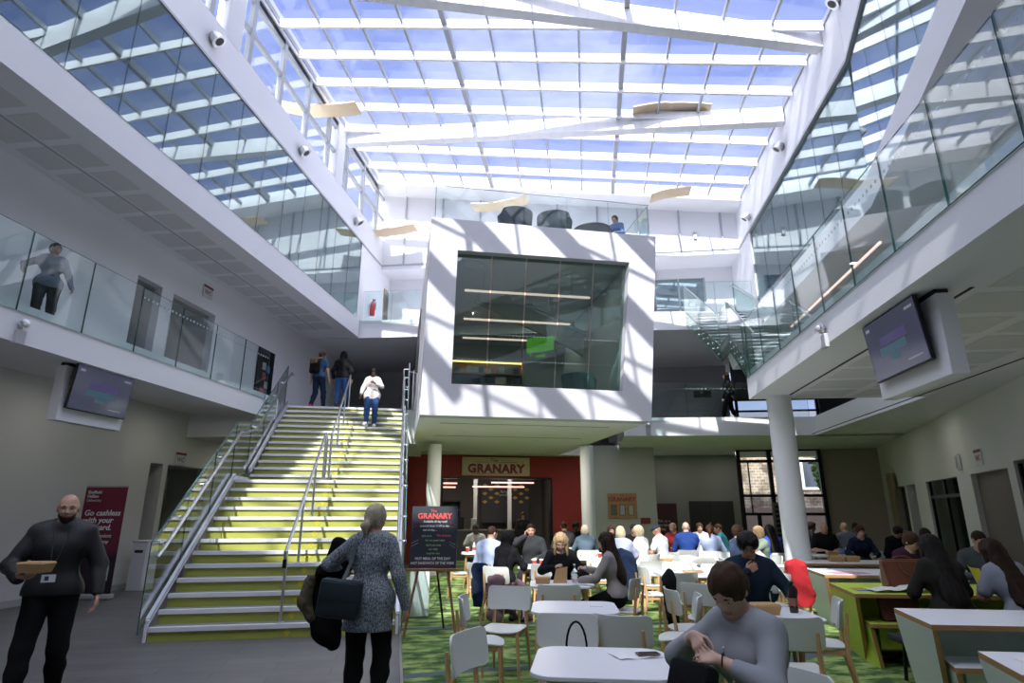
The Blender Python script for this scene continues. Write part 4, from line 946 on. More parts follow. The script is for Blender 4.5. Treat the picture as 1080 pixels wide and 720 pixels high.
def ik(S, T, l1, l2, pole):
    S = V3(S); T = V3(T); d = T-S; L = float(np.linalg.norm(d)); mx = (l1+l2)*.995
    if L > mx: d = d/L*mx; T = S+d; L = mx
    L = max(L, abs(l1-l2)+.02); a = (l1*l1-l2*l2+L*L)/(2*L); hgt = math.sqrt(max(0, l1*l1-a*a)); u = nrm(d); p = V3(pole); p = nrm(p-u*float(p@u))
    return S+u*a+p*hgt, T
SKIN = {}
def skin(nm, c):
    if nm not in SKIN:
        SKIN[nm] = (mat('skin_'+nm, c, .5, vary=.06, vscale=30), mat('lips_'+nm, tuple(x*y for x, y in zip(c, (.78, .5, .5))), .45))
    return SKIN[nm]
SK = {'pale': (.56, .35, .26), 'fair': (.50, .29, .20), 'tan': (.34, .18, .11), 'brown': (.14, .065, .04), 'dark': (.055, .028, .02)}
EYEW = mat('eye_white', (.75, .74, .72), .25); EYED = mat('eye_iris', (.03, .02, .015), .15)
def hand_prims(W, d, n, side, curl=.5, r=.0085, s=1.0, spread=.12, pinch=0.0):
    """palm plus four unequal bent fingers and a thumb; d points to the knuckles, n is where the palm faces; side +1 right hand"""
    d = nrm(d); n = nrm(V3(n)-d*float(V3(n)@d)); x = np.cross(d, n)*1.0    # x: towards the thumb for the right hand when palm faces n
    x = x*(1 if side > 0 else -1)
    P = []
    kn = []
    for i, o in enumerate((.030, .010, -.010, -.029)):
        K = W+d*(.088-abs(i-1.2)*.005)*s+x*o*s; kn.append(K); P.append(cap(W+x*o*.55*s+d*.012*s, K, .0145*s, .0115*s, .012))
    for i, (K, L) in enumerate(zip(kn, (.070, .079, .073, .058))):
        ang = 0.0; q = K; lat = x*spread*(1.3-i)*.35
        for fr, rr, w in ((.45, 1.0, .75), (.31, .93, 1.05), (.24, .82, .75)):
            ang += curl*(.85+.08*i)*w; dd = d*math.cos(ang)+n*math.sin(ang)
            e = q+nrm(dd+lat)*L*fr*s; P.append(cap(q, e, r*rr*s, r*rr*.92*s, .004)); q = e
    T0_ = W+d*.025*s+x*.026*s; T1 = T0_+nrm(d*.55+x*(.75-.3*pinch)+n*(.25+.4*pinch))*.042*s; T2 = T1+nrm(d*.85+x*(.25-.35*pinch)+n*(.25+.5*pinch))*.036*s; T3 = T2+nrm(d*.95+n*(.2+.5*pinch)-x*.1)*.026*s
    P += [cap(W+d*.01*s+x*.012*s, T0_, .015*s, .0145*s, .012), cap(T0_, T1, .0135*s, .011*s, .008), cap(T1, T2, .0105*s, .0095*s, .004), cap(T2, T3, .0093*s, .008*s, .004)]
    return P
def person(label, loc, rz, pose='sit', H=1.72, fem=False, build=1.0, lean=.12, twist=0.0, bend=0.0, head=(0, 0, 0), rh=None, lh=None, rpole=None, lpole=None, rhand=None, lhand=None,
           rf=None, lf=None, skn='fair', top=None, sleeve=1.0, hem=.02, bottom=None, shoe=None, hair=None, hairc=None, beard=None, glasses=False, eyes=True, h=.011, neck=.0, collar=None, group=None, topname='jumper', seat=.455, jacket=None, hood=None, cuff=None, legs=True, hands=True, seed=None, name='person', lanyard=False):
    k = H/1.75; root = thing(name, label, 'person', loc, rz, group); sd = seed if seed is not None else len(label); sm, lm = skin(skn, SK[skn])
    wS = (.155 if fem else .178)*k; wH = (.098 if fem else .09)*k
    if pose == 'sit': Pz = seat+.028+.128*k*build*(1.06 if fem else 1)+.014; hz = Pz-.01*k
    else: Pz = .955*k; hz = .92*k
    if pose == 'sit' and rf is None: rf = (.11*k, .42*k, .085); 
    if pose == 'sit' and lf is None: lf = (-.11*k, .40*k, .085)
    if rf is None: rf = (.10*k, .02, .085)
    if lf is None: lf = (-.10*k, -.02, .085)
    T = rotm(twist, lean, bend); P0 = V3(0, 0, Pz); tp = lambda x, y, z: P0+T@V3(x*k, y*k, z*k)
    TB = rotm(twist, 0, 0)
    X_, Y_, Z_ = T[:, 0], T[:, 1], T[:, 2]
    b = build; n0 = -Y_
    chest = tp(0, 0, .30); nb = tp(0, -.005, .505)
    tor = [cap(V3(-.055*k, 0, Pz-.01), V3(.055*k, 0, Pz-.01), .128*k*b*(1.06 if fem else 1), .128*k*b*(1.06 if fem else 1), .05, TB[:, 1], .82), cap(P0, chest, .125*k*b*(.94 if fem else 1.06), .135*k*b*(.92 if fem else 1.02), .06, Y_, .78),
           cap(tp(-.075, .005, .34), tp(.075, .005, .34), .118*k*b, .118*k*b, .05, Y_, .86), cap(tp(-.10, -.005, .43), tp(.10, -.005, .43), .075*k*b, .075*k*b, .06, Y_, .9),
           cap(nb, V3(tp(wS/k*.93, -.01, .445)), .052*k*b, .055*k*b, .04), cap(nb, V3(tp(-wS/k*.93, -.01, .445)), .052*k*b, .055*k*b, .04)]
    if fem: tor += [ell(tp(.072, .095, .325), T.T, (.062*k*b, .055*k*b, .062*k*b), .035), ell(tp(-.072, .095, .325), T.T, (.062*k*b, .055*k*b, .062*k*b), .035)]
    # head
    hy, hp, hr = head; Hm = rotm(twist*.5+hy, lean*.55+hp, hr); hc = nb+nrm(Z_*.62+Hm[:, 2]*.55+Y_*neck)*.155*k+Hm[:, 1]*.015*k
    hs = .98*k**.5; hp_ = lambda x, y, z: hc+Hm@V3(x*hs, y*hs, z*hs); HR = Hm.T
    he = lambda c, r, kk=.02, op='u': ell(hp_(*c), HR, [q*hs for q in r], kk, op)
    hd = [cap(tp(0, -.015, .47), hp_(0, -.012, -.055), .056*k*(.9 if fem else 1.04), .052*k*(.88 if fem else 1.04), .03),
          he((0, -.012, .018), (.076, .097, .092)), he((0, .028, -.045), (.060, .066, .070), .03), he((0, .050, -.088), (.030, .032, .024), .03),
          he((0, .066, .012), (.058, .026, .014), .02), he((.036, .062, -.038), (.022, .02, .018), .02), he((-.036, .062, -.038), (.022, .02, .018), .02),
          he((.031, .089, -.008), (.017, .013, .011), .012, 's'), he((-.031, .089, -.008), (.017, .013, .011), .012, 's'),
          cap(hp_(.018, .083, .0015), hp_(.045, .077, -.001), .0062*hs, .0055*hs, .006), cap(hp_(-.018, .083, .0015), hp_(-.045, .077, -.001), .0062*hs, .0055*hs, .006),
          cap(hp_(.019, .080, -.0185), hp_(.044, .076, -.0175), .0052*hs, .0045*hs, .006), cap(hp_(-.019, .080, -.0185), hp_(-.044, .076, -.0175), .0052*hs, .0045*hs, .006),
          cap(hp_(0, .086, .002), hp_(0, .104, -.036), .008*hs, .0125*hs, .010), he((0, .096, -.040), (.017, .012, .009), .008),
          he((0, .083, -.066), (.024, .013, .006), .006), he((0, .081, -.077), (.021, .013, .007), .006),
          he((.077, -.012, -.016), (.010, .020, .032), .008), he((-.077, -.012, -.016), (.010, .020, .032), .008)]
    mouth = hp_(0, .09, -.0715)
    def slot(C):
        q = (C-mouth)@Hm; return ((np.abs(q[:, 0]) < .023*hs) & (np.abs(q[:, 2]) < .0095*hs) & (q[:, 1] > -.03)).astype(int)
    # arms
    S = {1: tp(wS/k, -.01, .44), -1: tp(-wS/k, -.01, .44)}; l1, l2 = .285*k, .255*k; arms = {}; hw = {}
    for sdn, tgt, pole, hnd in ((1, rh, rpole, rhand), (-1, lh, lpole, lhand)):
        if tgt is None: tgt = (sdn*.27*k, .05, Pz-.12) if pose != 'sit' else (sdn*.14*k, .33*k, seat+.17)
        if pole is None: pole = (sdn*.7, -.75, -.45)
        E, W = ik(S[sdn], tgt, l1, l2, pole); arms[sdn] = (S[sdn], E, W)
        fd = nrm(W-E); o = dict(d=fd, n=(-sdn*.9, .3, -.3) if pose != 'sit' else (0, .1, -1), curl=.35)
        if hnd: o.update(hnd)
        hw[sdn] = (W, o)
    ap = {}
    for sdn, (a, e, w) in arms.items(): ap[sdn] = [cap(a, e, .050*k*b, .040*k*b, .02), cap(e, e+(w-e)*.35, .041*k*b, .040*k*b, .02), cap(e+(w-e)*.35, w, .040*k*b, .026*k, .02)]
    hnds = []
    if hands:
        for sdn, (w, o) in hw.items():
            hs_ = (.90 if fem else 1.0)*k; hnds += hand_prims(w, o['d'], o['n'], sdn, o['curl'], max(.0085, h*.72), hs_, o.get('spread', .12), o.get('pinch', 0))
    # legs
    lg = {}; ft = {}
    for sdn, tgt in ((1, rf), (-1, lf)):
        hj = V3(sdn*wH, 0, hz); K, A = ik(hj, tgt, .435*k, .42*k, (sdn*.12, 1, .15)); lg[sdn] = (hj, K, A)
        fwd = nrm((A-hj)*V3(1, 1, 0)*.0+V3(sdn*.18, 1, 0)); toe = A+fwd*.165*k; toe[2] = max(.03, A[2]-.055); heel = A-fwd*.055*k; heel[2] = max(.035, A[2]-.05)
        if pose != 'sit' and A[2] > .13: toe[2] = A[2]-.09
        ft[sdn] = [cap(A, heel, .036*k, .034*k, .02), cap(heel, toe, .036*k, .030*k, .02, (0, 0, 1), .8), cap(A, A+(toe-A)*.6, .036*k, .032*k, .02)]
    lp = {}
    for sdn, (a, kn_, an) in lg.items(): lp[sdn] = [cap(a, kn_, .088*k*b*(1.04 if fem else 1), .057*k*b, .03), cap(kn_, kn_+(an-kn_)*.35, .055*k*b, .056*k*b, .03), cap(kn_+(an-kn_)*.35, an, .055*k*b, .036*k, .03)]
    allp = tor+ap[1]+ap[-1]+(lp[1]+lp[-1]+ft[1]+ft[-1] if legs else [])+hnds+[p for p in hd]
    allp = [p for p in allp if p.op == 'u']+[p for p in allp if p.op == 's']
    # facial details are added last so that sockets do not cut the nose
    det = hd[9:]; allp = [p for p in allp if p not in det]+det
    sdf_obj('body', allp, h, [sm, lm], root, slot=slot)
    # clothing
    hc_ = max(h, .012)
    if bottom is not None and legs:
        ps = inflate([tor[0], cap(P0, tp(0, 0, .13), .127*k*b, .127*k*b, .05, Y_, .80)]+lp[1]+lp[-1], .017, .03)
        cl = [(V3(0, 0, Pz+.13), (0, 0, 1))]
        sdf_obj('trousers', ps, hc_, [bottom], root, clips=cl, fold=.003, fscale=22, seed=sd)
    if shoe is not None and legs:
        for sdn in (1, -1):
            sdf_obj('shoe', inflate(ft[sdn], .011), hc_, [shoe], root, clips=[(V3(0, 0, lg[sdn][2][2]+.02), (0, 0, 1)), (V3(0, 0, max(.003, ft[sdn][1].b[2]-.06)), (0, 0, -1))])
    def topmesh(nm, m_, d, slv, hem_, opn=False, cf=None):
        ps = inflate(tor, d, .05); ps[0] = inflate(tor[:1], d+.012, .05)[0]
        hemz = Pz-hem_*k
        if hem_ > .06:
            dn = Pz-hem_*k-.05
            if pose == 'sit': pass
            else: ps += [cap(V3(-.05*k, -.005, Pz), V3(-.06*k, -.005, dn), .125*k*b+d, .135*k*b+d, .05, (0, 1, 0), .85), cap(V3(.05*k, -.005, Pz), V3(.06*k, -.005, dn), .125*k*b+d, .135*k*b+d, .05, (0, 1, 0), .85)]
        for sdn, (a, e, w) in arms.items():
            if slv > .5:
                f_ = min(1, (slv-.5)*2); w2 = e+(w-e)*f_; ps += [cap(a, e, .052*k*b+d, .043*k*b+d, .03), cap(e, w2, .043*k*b+d, (.044-.014*f_)*k+d*.8, .025)]
            else: ps += [cap(a, a+(e-a)*slv*2, .052*k*b+d, .050*k*b+d*1.2, .03)]
        ps.append(cap(nb+Z_*(.028 if collar is None else .045)+Y_*.012, hc, .060*k+(.016 if fem and collar is None else .004), .075*k, .012, op='s')); ncl = []
        return sdf_obj(nm, ps, hc_, [m_], root, clips=[(V3(0, 0, hemz), (0, 0, -1))]+ncl, fold=.0035, fscale=20, seed=sd)
    if top is not None: topmesh(topname, top, .014 if jacket is None else .010, sleeve, hem)
    if jacket is not None:
        jo = topmesh(jacket[1], jacket[0], .026, jacket[2] if len(jacket) > 2 else 1.0, jacket[3] if len(jacket) > 3 else .04)
    if collar is not None:
        pts = []; cz = nb+Z_*.028
        for i in range(11):
            a = math.radians(-150+300*i/10)+math.pi; pts.append(cz+X_*math.sin(a)*.066*k+Y_*(-math.cos(a)*.062*k-.004)+Z_*(.006-.018*(math.cos(a) < -.3)))
        m = MB(); m.tube([Vector(p.tolist()) for p in pts], .013, 8); m.build('collar', collar, root, True)
    # hair
    if hair:
        hm = hairc; th = .016
        face = he((0, .138, -.040), (.066, .080, .100), .02, 's')
        base = [he((0, -.016, .022), (.076+th, .097+th*.9, .092+th)), ]
        cl = []; curl = 0; fold = .0022 if h > .008 else .0012; hh_ = h; strand = 0 if h > .008 else .0016
        if hair == 'buzz': base = [he((0, -.014, .020), (.0785, .0985, .0945))]; cl = [(hp_(0, -.05, -.035), Hm@V3(0, .25, -1))]; fold = 0
        elif hair == 'short': base += [he((0, -.05, -.02), (.072, .058, .07), .02)]; cl = [(hp_(0, -.05, -.075), Hm@V3(0, .3, -1))]
        elif hair == 'curly': base = [he((0, -.018, .035), (.108, .122, .105)), he((0, .03, .075), (.09, .085, .05), .02), he((0, -.06, -.03), (.09, .06, .08), .02)]; curl = .007; cl = [(hp_(0, -.05, -.085), Hm@V3(0, .3, -1))]
        elif hair == 'bob': base += [he((0, -.04, -.035), (.096, .08, .10), .03), he((.066, .005, -.045), (.030, .05, .085), .02), he((-.066, .005, -.045), (.030, .05, .085), .02)]
        elif hair in ('long', 'verylong'):
            L = .30 if hair == 'long' else .40; dn = lambda x, y, z: hp_(x, y, .0)+(-Z_*z+ -Y_*.0)*k
            base += [cap(hp_(0, -.06, -.02), tp(0, -.115, .50-L), .10*k, .125*k if hair == 'verylong' else .105*k, .04, Y_, .45), cap(hp_(.06, -.03, .0), tp(.085, -.10, .50-L+.03), .04*k, .045*k, .04), cap(hp_(-.06, -.03, .0), tp(-.085, -.10, .50-L+.03), .04*k, .045*k, .04),
                     cap(hp_(.076, .02, .01), tp(.10, .06, .38), .022*k, .026*k, .03), cap(hp_(-.076, .02, .01), tp(-.10, .06, .38), .022*k, .026*k, .03)]
            fold = 0; strand = .0026
        elif hair == 'pony': base += [cap(hp_(0, -.10, .02), hp_(0, -.145, -.04), .03, .034, .02), cap(hp_(0, -.145, -.04), hp_(0, -.13, -.16), .032, .018, .02)]; cl = []
        elif hair == 'lowpony': base += [cap(hp_(-.01, -.10, -.03), hp_(-.02, -.125, -.08), .026, .034, .02), cap(hp_(-.02, -.125, -.08), hp_(-.02, -.105, -.15), .034, .02, .02), he((0, -.06, -.02), (.07, .05, .06))]
        elif hair == 'bun': base += [he((0, -.095, .075), (.042, .042, .040), .012), he((0, -.05, -.03), (.072, .05, .06))]
        elif hair == 'lowbun': face = he((0, .140, -.030), (.070, .080, .112), .02, 's'); base += [he((0, -.105, -.035), (.052, .036, .045), .02), he((0, -.05, -.03), (.080, .06, .06))]
        elif hair == 'hijab':
            base = [he((0, -.018, .02), (.096, .118, .112)), cap(hp_(0, -.03, -.03), tp(0, -.02, .42), .092*k, .13*k, .05, Y_, .85), cap(tp(-.08, -.02, .43), tp(.08, -.02, .43), .09*k, .09*k, .05), cap(tp(0, -.08, .42), tp(0, -.10, .22), .12*k, .10*k, .05, Y_, .5)]
        elif hair == 'hood':
            base = [he((0, -.025, .025), (.105, .125, .122)), cap(hp_(0, -.03, -.04), tp(0, -.04, .42), .10*k, .13*k, .05, Y_, .85), he((0, -.10, .06), (.05, .06, .06), .05)]
        elif hair == 'cap': base = [he((0, -.012, .035), (.088, .108, .088)), cap(hp_(-.03, .08, .045), hp_(.03, .08, .045), .045, .045, .02, Hm[:, 2], .25)]; cl = [(hp_(0, 0, .015), Hm@V3(0, -.1, -1))]; fold = 0
        base = base+([face] if hair not in ('buzz', 'cap') else [he((0, .12, -.038), (.07, .07, .095), .01, 's')] if hair == 'buzz' else [])
        nm = {'hijab': 'headscarf', 'hood': 'hood', 'cap': 'cap'}.get(hair, 'hair')
        sdf_obj(nm, base, hh_, [hm], root, clips=cl, curl=curl, fold=fold, fscale=60, seed=sd, strand=strand)
    if beard is not None:
        sdf_obj('beard', [he((0, .032, -.052), (.067, .073, .074)), he((0, .056, -.098), (.040, .042, .036), .02), he((0, .095, -.045), (.040, .05, .012), .01, 's'), he((0, .102, -.0715), (.018, .02, .007), .004, 's')], max(.007, h*.8), [beard], root, clips=[(hp_(0, 0, -.034), Hm@V3(0, .45, 1))], curl=.0015)
    if eyes:
        for sg in (1, -1):
            c = Vector(hp_(sg*.031, .0712, -.009).tolist()); d = Vector((Hm@V3(0, 1, -.15)).tolist()); m = MB(); m.ball(c, .0118*hs, n=12, m=8); m.mats(1); m.ball(c+d*.0052*hs, .0078*hs, n=10, m=6); m.build('eye', [EYEW, EYED], root, True)
            m = MB(); m.tube([Vector(hp_(sg*x, y, z).tolist()) for x, y, z in ((.014, .0895, .013), (.030, .0895, .018), (.048, .078, .012))], [.0035, .0042, .0022], 6); m.build('eyebrow', hairc if hairc is not None else MATS['skin_'+skn], root, True)
    if glasses:
        m = MB()
        for sg in (1, -1):
            m.tube([Vector(hp_(sg*.032+.023*math.cos(a), .100-.004*abs(math.cos(a)), -.008+.017*math.sin(a)).tolist()) for a in [2*math.pi*i/14 for i in range(14)]], .0022, 6, True); m.tube([Vector(hp_(sg*.055, .097, -.004).tolist()), Vector(hp_(sg*.080, .03, 0).tolist()), Vector(hp_(sg*.082, -.015, -.005).tolist())], .002, 6)
        m.tube([Vector(hp_(-.009, .104, -.006).tolist()), Vector(hp_(.009, .104, -.006).tolist())], .002, 6); m.build('glasses', BLACKM, root, True)
    root['_'] = 0; del root['_']
    M_ = Matrix.Translation(Vector(loc)) @ Matrix.Rotation(rz, 4, 'Z')
    info = dict(root=root, M=M_, wrist={s_: M_ @ Vector(hw[s_][0].tolist()) for s_ in hw}, wl={s_: Vector(hw[s_][0].tolist()) for s_ in hw}, head=M_ @ Vector(hc.tolist()), tp=lambda x, y, z: Vector(tp(x, y, z).tolist()), hp=lambda x, y, z: Vector(hp_(x, y, z).tolist()), k=k, hd={s_: Vector(nrm(hw[s_][1]['d']).tolist()) for s_ in hw})
    return info
def cloth(nm, c, rough=.9, bump=.25, bs=180, vary=.10, vs=5): return mat('cloth_'+nm, c, rough, bump=bump, bscale=bs, vary=vary, vscale=vs, spec=.08)
def hairm(nm, c): return mat('hair_'+nm, c, .62, spec=.18, bump=.5, bscale=220, vary=.35, vscale=25)
H_BLACK = hairm('black', (.010, .008, .007)); H_BROWN = hairm('brown', (.055, .028, .014)); H_DBROWN = hairm('dark_brown', (.028, .015, .009)); H_BLOND = hairm('blond', (.36, .25, .13)); H_GREYB = hairm('grey_blond', (.42, .36, .27)); H_PALE = hairm('pale_blond', (.58, .48, .30)); H_AUB = hairm('auburn', (.075, .028, .012))
BLK = cloth('black', (.012, .012, .013)); CHAR = cloth('charcoal', (.035, .037, .04)); NAVY = cloth('navy', (.012, .02, .045)); DNAVY = cloth('dark_navy', (.014, .026, .04)); GREYC = cloth('mid_grey', (.24, .25, .27)); LGREY = cloth('light_grey', (.40, .41, .43)); WHITEC = cloth('white', (.74, .74, .74)); JEAN = cloth('blue_jeans', (.035, .08, .20)); DJEAN = cloth('dark_jeans', (.02, .03, .06)); LBLUE = cloth('light_blue', (.38, .45, .62)); TURQ = cloth('turquoise', (.10, .46, .50)); OXBL = cloth('oxblood_leather', (.16, .018, .022), .4); ROYAL = cloth('royal_blue', (.02, .05, .19)); MAG = cloth('magenta', (.42, .03, .17)); PLUM = cloth('plum', (.05, .02, .035)); SHOEB = mat('shoe_black', (.015, .015, .015), .4); SHOEW = mat('shoe_white', (.75, .75, .75), .5); SHOER = mat('shoe_red', (.5, .02, .05), .5)
# ================================================================== cafe furniture
def make_chair(label, loc, rz):
    t = thing('cafe_chair', label, 'chair', loc, rz, 'cafe chairs')
    m = MB()                                    # moulded seat, rounded at the front
    out = []
    for i in range(24):
        a = 2*math.pi*i/24; c, s = math.cos(a), math.sin(a); e = .55
        out.append((math.copysign(abs(c)**e, c)*.215, math.copysign(abs(s)**e, s)*.205))
    def ring(f, z): return [(x*f, y*f, z+.012*(abs(x)/.215)**2*f-(.014*max(0, (y-.1)/.1) if y > .1 else 0)) for x, y in out]
    vs = ring(.93, .428)+ring(1, .438)+ring(1, .448)+ring(.94, .455)+[(0, 0, .444), (0, 0, .428)]
    fs = [(k*24+i, k*24+(i+1) % 24, (k+1)*24+(i+1) % 24, (k+1)*24+i) for k in range(3) for i in range(24)]+[(72+i, 72+(i+1) % 24, 96) for i in range(24)]+[((i+1) % 24, i, 97) for i in range(24)]
    m.add(vs, fs); m.build('seat', SHELLW, t, True, .8)
    g = []
    for i in range(9):                          # curved backrest with soft corners
        v = i/8; row = []
        for j in range(17):
            u = -1+j/8; hw = .245*(1-.035*abs(2*v-1)**6); z = .60+.235*v
            if abs(u) == 1: z = .60+.235*(.5+(v-.5)*.86)
            row.append((u*hw, -.205-.035*v+.058*u*u, z+.012*u*u*(v-.3)))
        g.append(row)
    m = MB(); m.sheet(g, .016); m.build('backrest', SHELLW, t, True, .9)
    for sx in (-1, 1):
        m = MB(); m.tube([(sx*.195, .185, 0), (sx*.172, .165, .43)], [.0125, .019], 10); m.build('leg', WOOD, t, True)
        m = MB(); m.tube([(sx*.205, -.285, 0), (sx*.185, -.20, .40), (sx*.182, -.205, .50), (sx*.176, -.235, .74)], [.0125, .020, .019, .014], 10); m.build('leg', WOOD, t, True)
    m = MB(); m.bar((-.175, .16, .41), (.175, .16, .41), .022, .035); m.bar((-.185, -.18, .41), (.185, -.18, .41), .022, .035)
    for sx in (-1, 1): m.bar((sx*.172, .16, .41), (sx*.182, -.18, .41), .022, .035)
    m.build('seat_rail', WOOD, t)
    return t
CHAIR0 = [None]
def chair(px, Y, deg, label, yoff=None, xoff=0.0):
    """deg: 0 faces away from the viewer, 90 faces left, 180 faces the viewer, -90 faces right"""
    x = aty(px, 600, Y).x+xoff
    return chair_xy(x, Y, deg, label)
def chair_xy(x, y, deg, label):
    if CHAIR0[0] is None: CHAIR0[0] = make_chair(label, (x, y, 0), math.radians(deg)); return CHAIR0[0]
    return copy_thing(CHAIR0[0], (x, y, 0), math.radians(deg), label)
def make_table(label, loc, rz, sx=.82, sy=.80):
    t = thing('cafe_table', label, 'table', loc, rz, 'cafe tables')
    out = []; r = .14; n = 8
    for cx, cy, a0 in ((1, 1, 0), (-1, 1, 90), (-1, -1, 180), (1, -1, 270)):
        for i in range(n+1): a = math.radians(a0+90*i/n); out.append((cx*(sx/2-r)+r*math.cos(a), cy*(sy/2-r)+r*math.sin(a)))
    N = len(out); m = MB()
    rings = [(.985, .712), (1, .718), (1, .736), (.992, .74)]
    vs = [(x*f, y*f, z) for f, z in rings for x, y in out]; fs = [(k*N+i, k*N+(i+1) % N, (k+1)*N+(i+1) % N, (k+1)*N+i) for k in range(3) for i in range(N)]+[tuple(range(N-1, -1, -1)), tuple(range(3*N, 4*N))]
    m.add(vs, fs); m.build('tabletop', TABLEW, t, True, .5)
    for ax in (-1, 1):
        for ay in (-1, 1): m = MB(); m.tube([(ax*(sx/2-.07), ay*(sy/2-.07), 0), (ax*(sx/2-.12), ay*(sy/2-.12), .70)], [.015, .026], 10); m.build('leg', WOOD, t, True)
    m = MB()
    for a in (-1, 1): m.bar((a*(sx/2-.12), -(sy/2-.12), .685), (a*(sx/2-.12), sy/2-.12, .685), .02, .05); m.bar((-(sx/2-.12), a*(sy/2-.12), .685), (sx/2-.12, a*(sy/2-.12), .685), .02, .05)
    m.build('apron', WOOD, t)
    return t
TAB0 = [None]; TABLES = {}
def table(key, x, y, deg, label):
    if TAB0[0] is None: TAB0[0] = make_table(label, (x, y, 0), math.radians(deg)); o = TAB0[0]
    else: o = copy_thing(TAB0[0], (x, y, 0), math.radians(deg), label)
    TABLES[key] = (x, y); return o
def tx(px, Y): return aty(px, 600, Y).x
# tables
table('T1', .05, 4.08, 0, 'nearest white cafe table with a phone and a sheet of paper on it')
table('T2', -.16, 6.30, 3, 'white cafe table second from the viewer, in the shade with only a stirrer on it')
table('T3', tx(592, 8.35), 8.35, 4, 'white cafe table shared by the blonde woman and the woman in the taupe cardigan')
table('T4', tx(574, 11.0), 11.0, -6, 'white cafe table with two red paper cups before the man on the phone')
table('T5', tx(803, 6.12), 6.12, 3, 'white cafe table with a kraft box and dark bottle before the curly-haired man')
table('T6', tx(722, 9.9), 9.9, 8, 'sunlit empty white cafe table in the middle of the cafe')
table('T7', tx(505, 14.6), 14.6, 10, 'white cafe table with a red-topped bottle left of the cafe front')
table('T8', tx(625, 13.1), 13.1, 0, 'sunlit white cafe table before the woman with pale blonde bob in lavender')
table('T9', 1.5, 11.95, 4, 'sunlit white cafe table just in front of the short-haired blonde woman in white')
table('T10', tx(742, 13.35), 13.35, 0, 'white cafe table with a red-topped bottle at the back by the bald men')
table('T11', tx(752, 11.15), 11.15, 3, 'sunlit white cafe table with a brown tray on it')
table('T12', tx(821, 11.42), 11.42, 0, 'white cafe table of the brown-haired man and blond woman by the column')
table('T14', tx(880, 14.6), 14.6, -10, 'dark-topped far cafe table with a water bottle before the bald man in black')
# empty chairs
chair(510, 6.15, -84, 'empty cafe chair seen side-on, left end of the second white table')
chair(533, 6.85, 172, 'empty cafe chair facing the viewer left of the second white table')
chair(519, 4.30, -108, 'nearest empty cafe chair at the lower left, turned towards the nearest table')
chair(596, 5.00, 180, 'empty cafe chair with a black bag on it behind the nearest white table')
chair(656, 5.38, -12, 'empty cafe chair showing its grey-green back right of the second table')
chair(589, 7.42, 2, 'empty cafe chair with its back to the viewer in front of the blonde woman')
chair(712, 6.55, 84, 'empty cafe chair turned left on the green carpet left of the seated woman in grey')
chair(723, 7.05, -80, 'empty cafe chair turned right, just behind the woman in the grey jumper')
chair(741, 7.75, -22, 'empty cafe chair with its grey back to the viewer left of the curly-haired man')
chair(712, 9.05, 24, 'empty cafe chair with shaded back in front of the sunlit empty table')
chair(690, 9.85, -76, 'sunlit empty cafe chair seen side-on left of the empty middle table')
chair(688, 11.15, 4, 'sunlit empty cafe chair with legs on the bright carpet near the short-haired blonde woman')
chair(743, 9.45, 176, 'wide sunlit chair back right of the empty middle table', xoff=.42)
chair(714, 10.6, 170, 'sunlit empty cafe chair facing the viewer behind the empty middle table')
chair(716, 12.75, 5, 'sunlit empty cafe chair in front of the bald man in royal blue')
chair(741, 12.35, -8, 'sunlit empty cafe chair in front of the woman with the ponytail')
chair(757, 10.25, 175, 'sunlit empty cafe chair at the table with the brown tray')
chair(776, 13.5, 200, 'empty cafe chair left of the brown-haired man')
chair(822, 5.45, -6, 'empty cafe chair with its back to the viewer facing the curly-haired man')
chair(855, 6.42, 76, 'empty cafe chair seen side-on beside the lime green booth')
chair(487, 12.75, -78, 'sunlit empty cafe chair right of the chalkboard easel')
chair(633, 11.9, 0, 'sunlit empty cafe chair behind the woman in the taupe cardigan')
chair(576, 10.32, 4, 'sunlit empty cafe chair with its back turned at the red cups table')
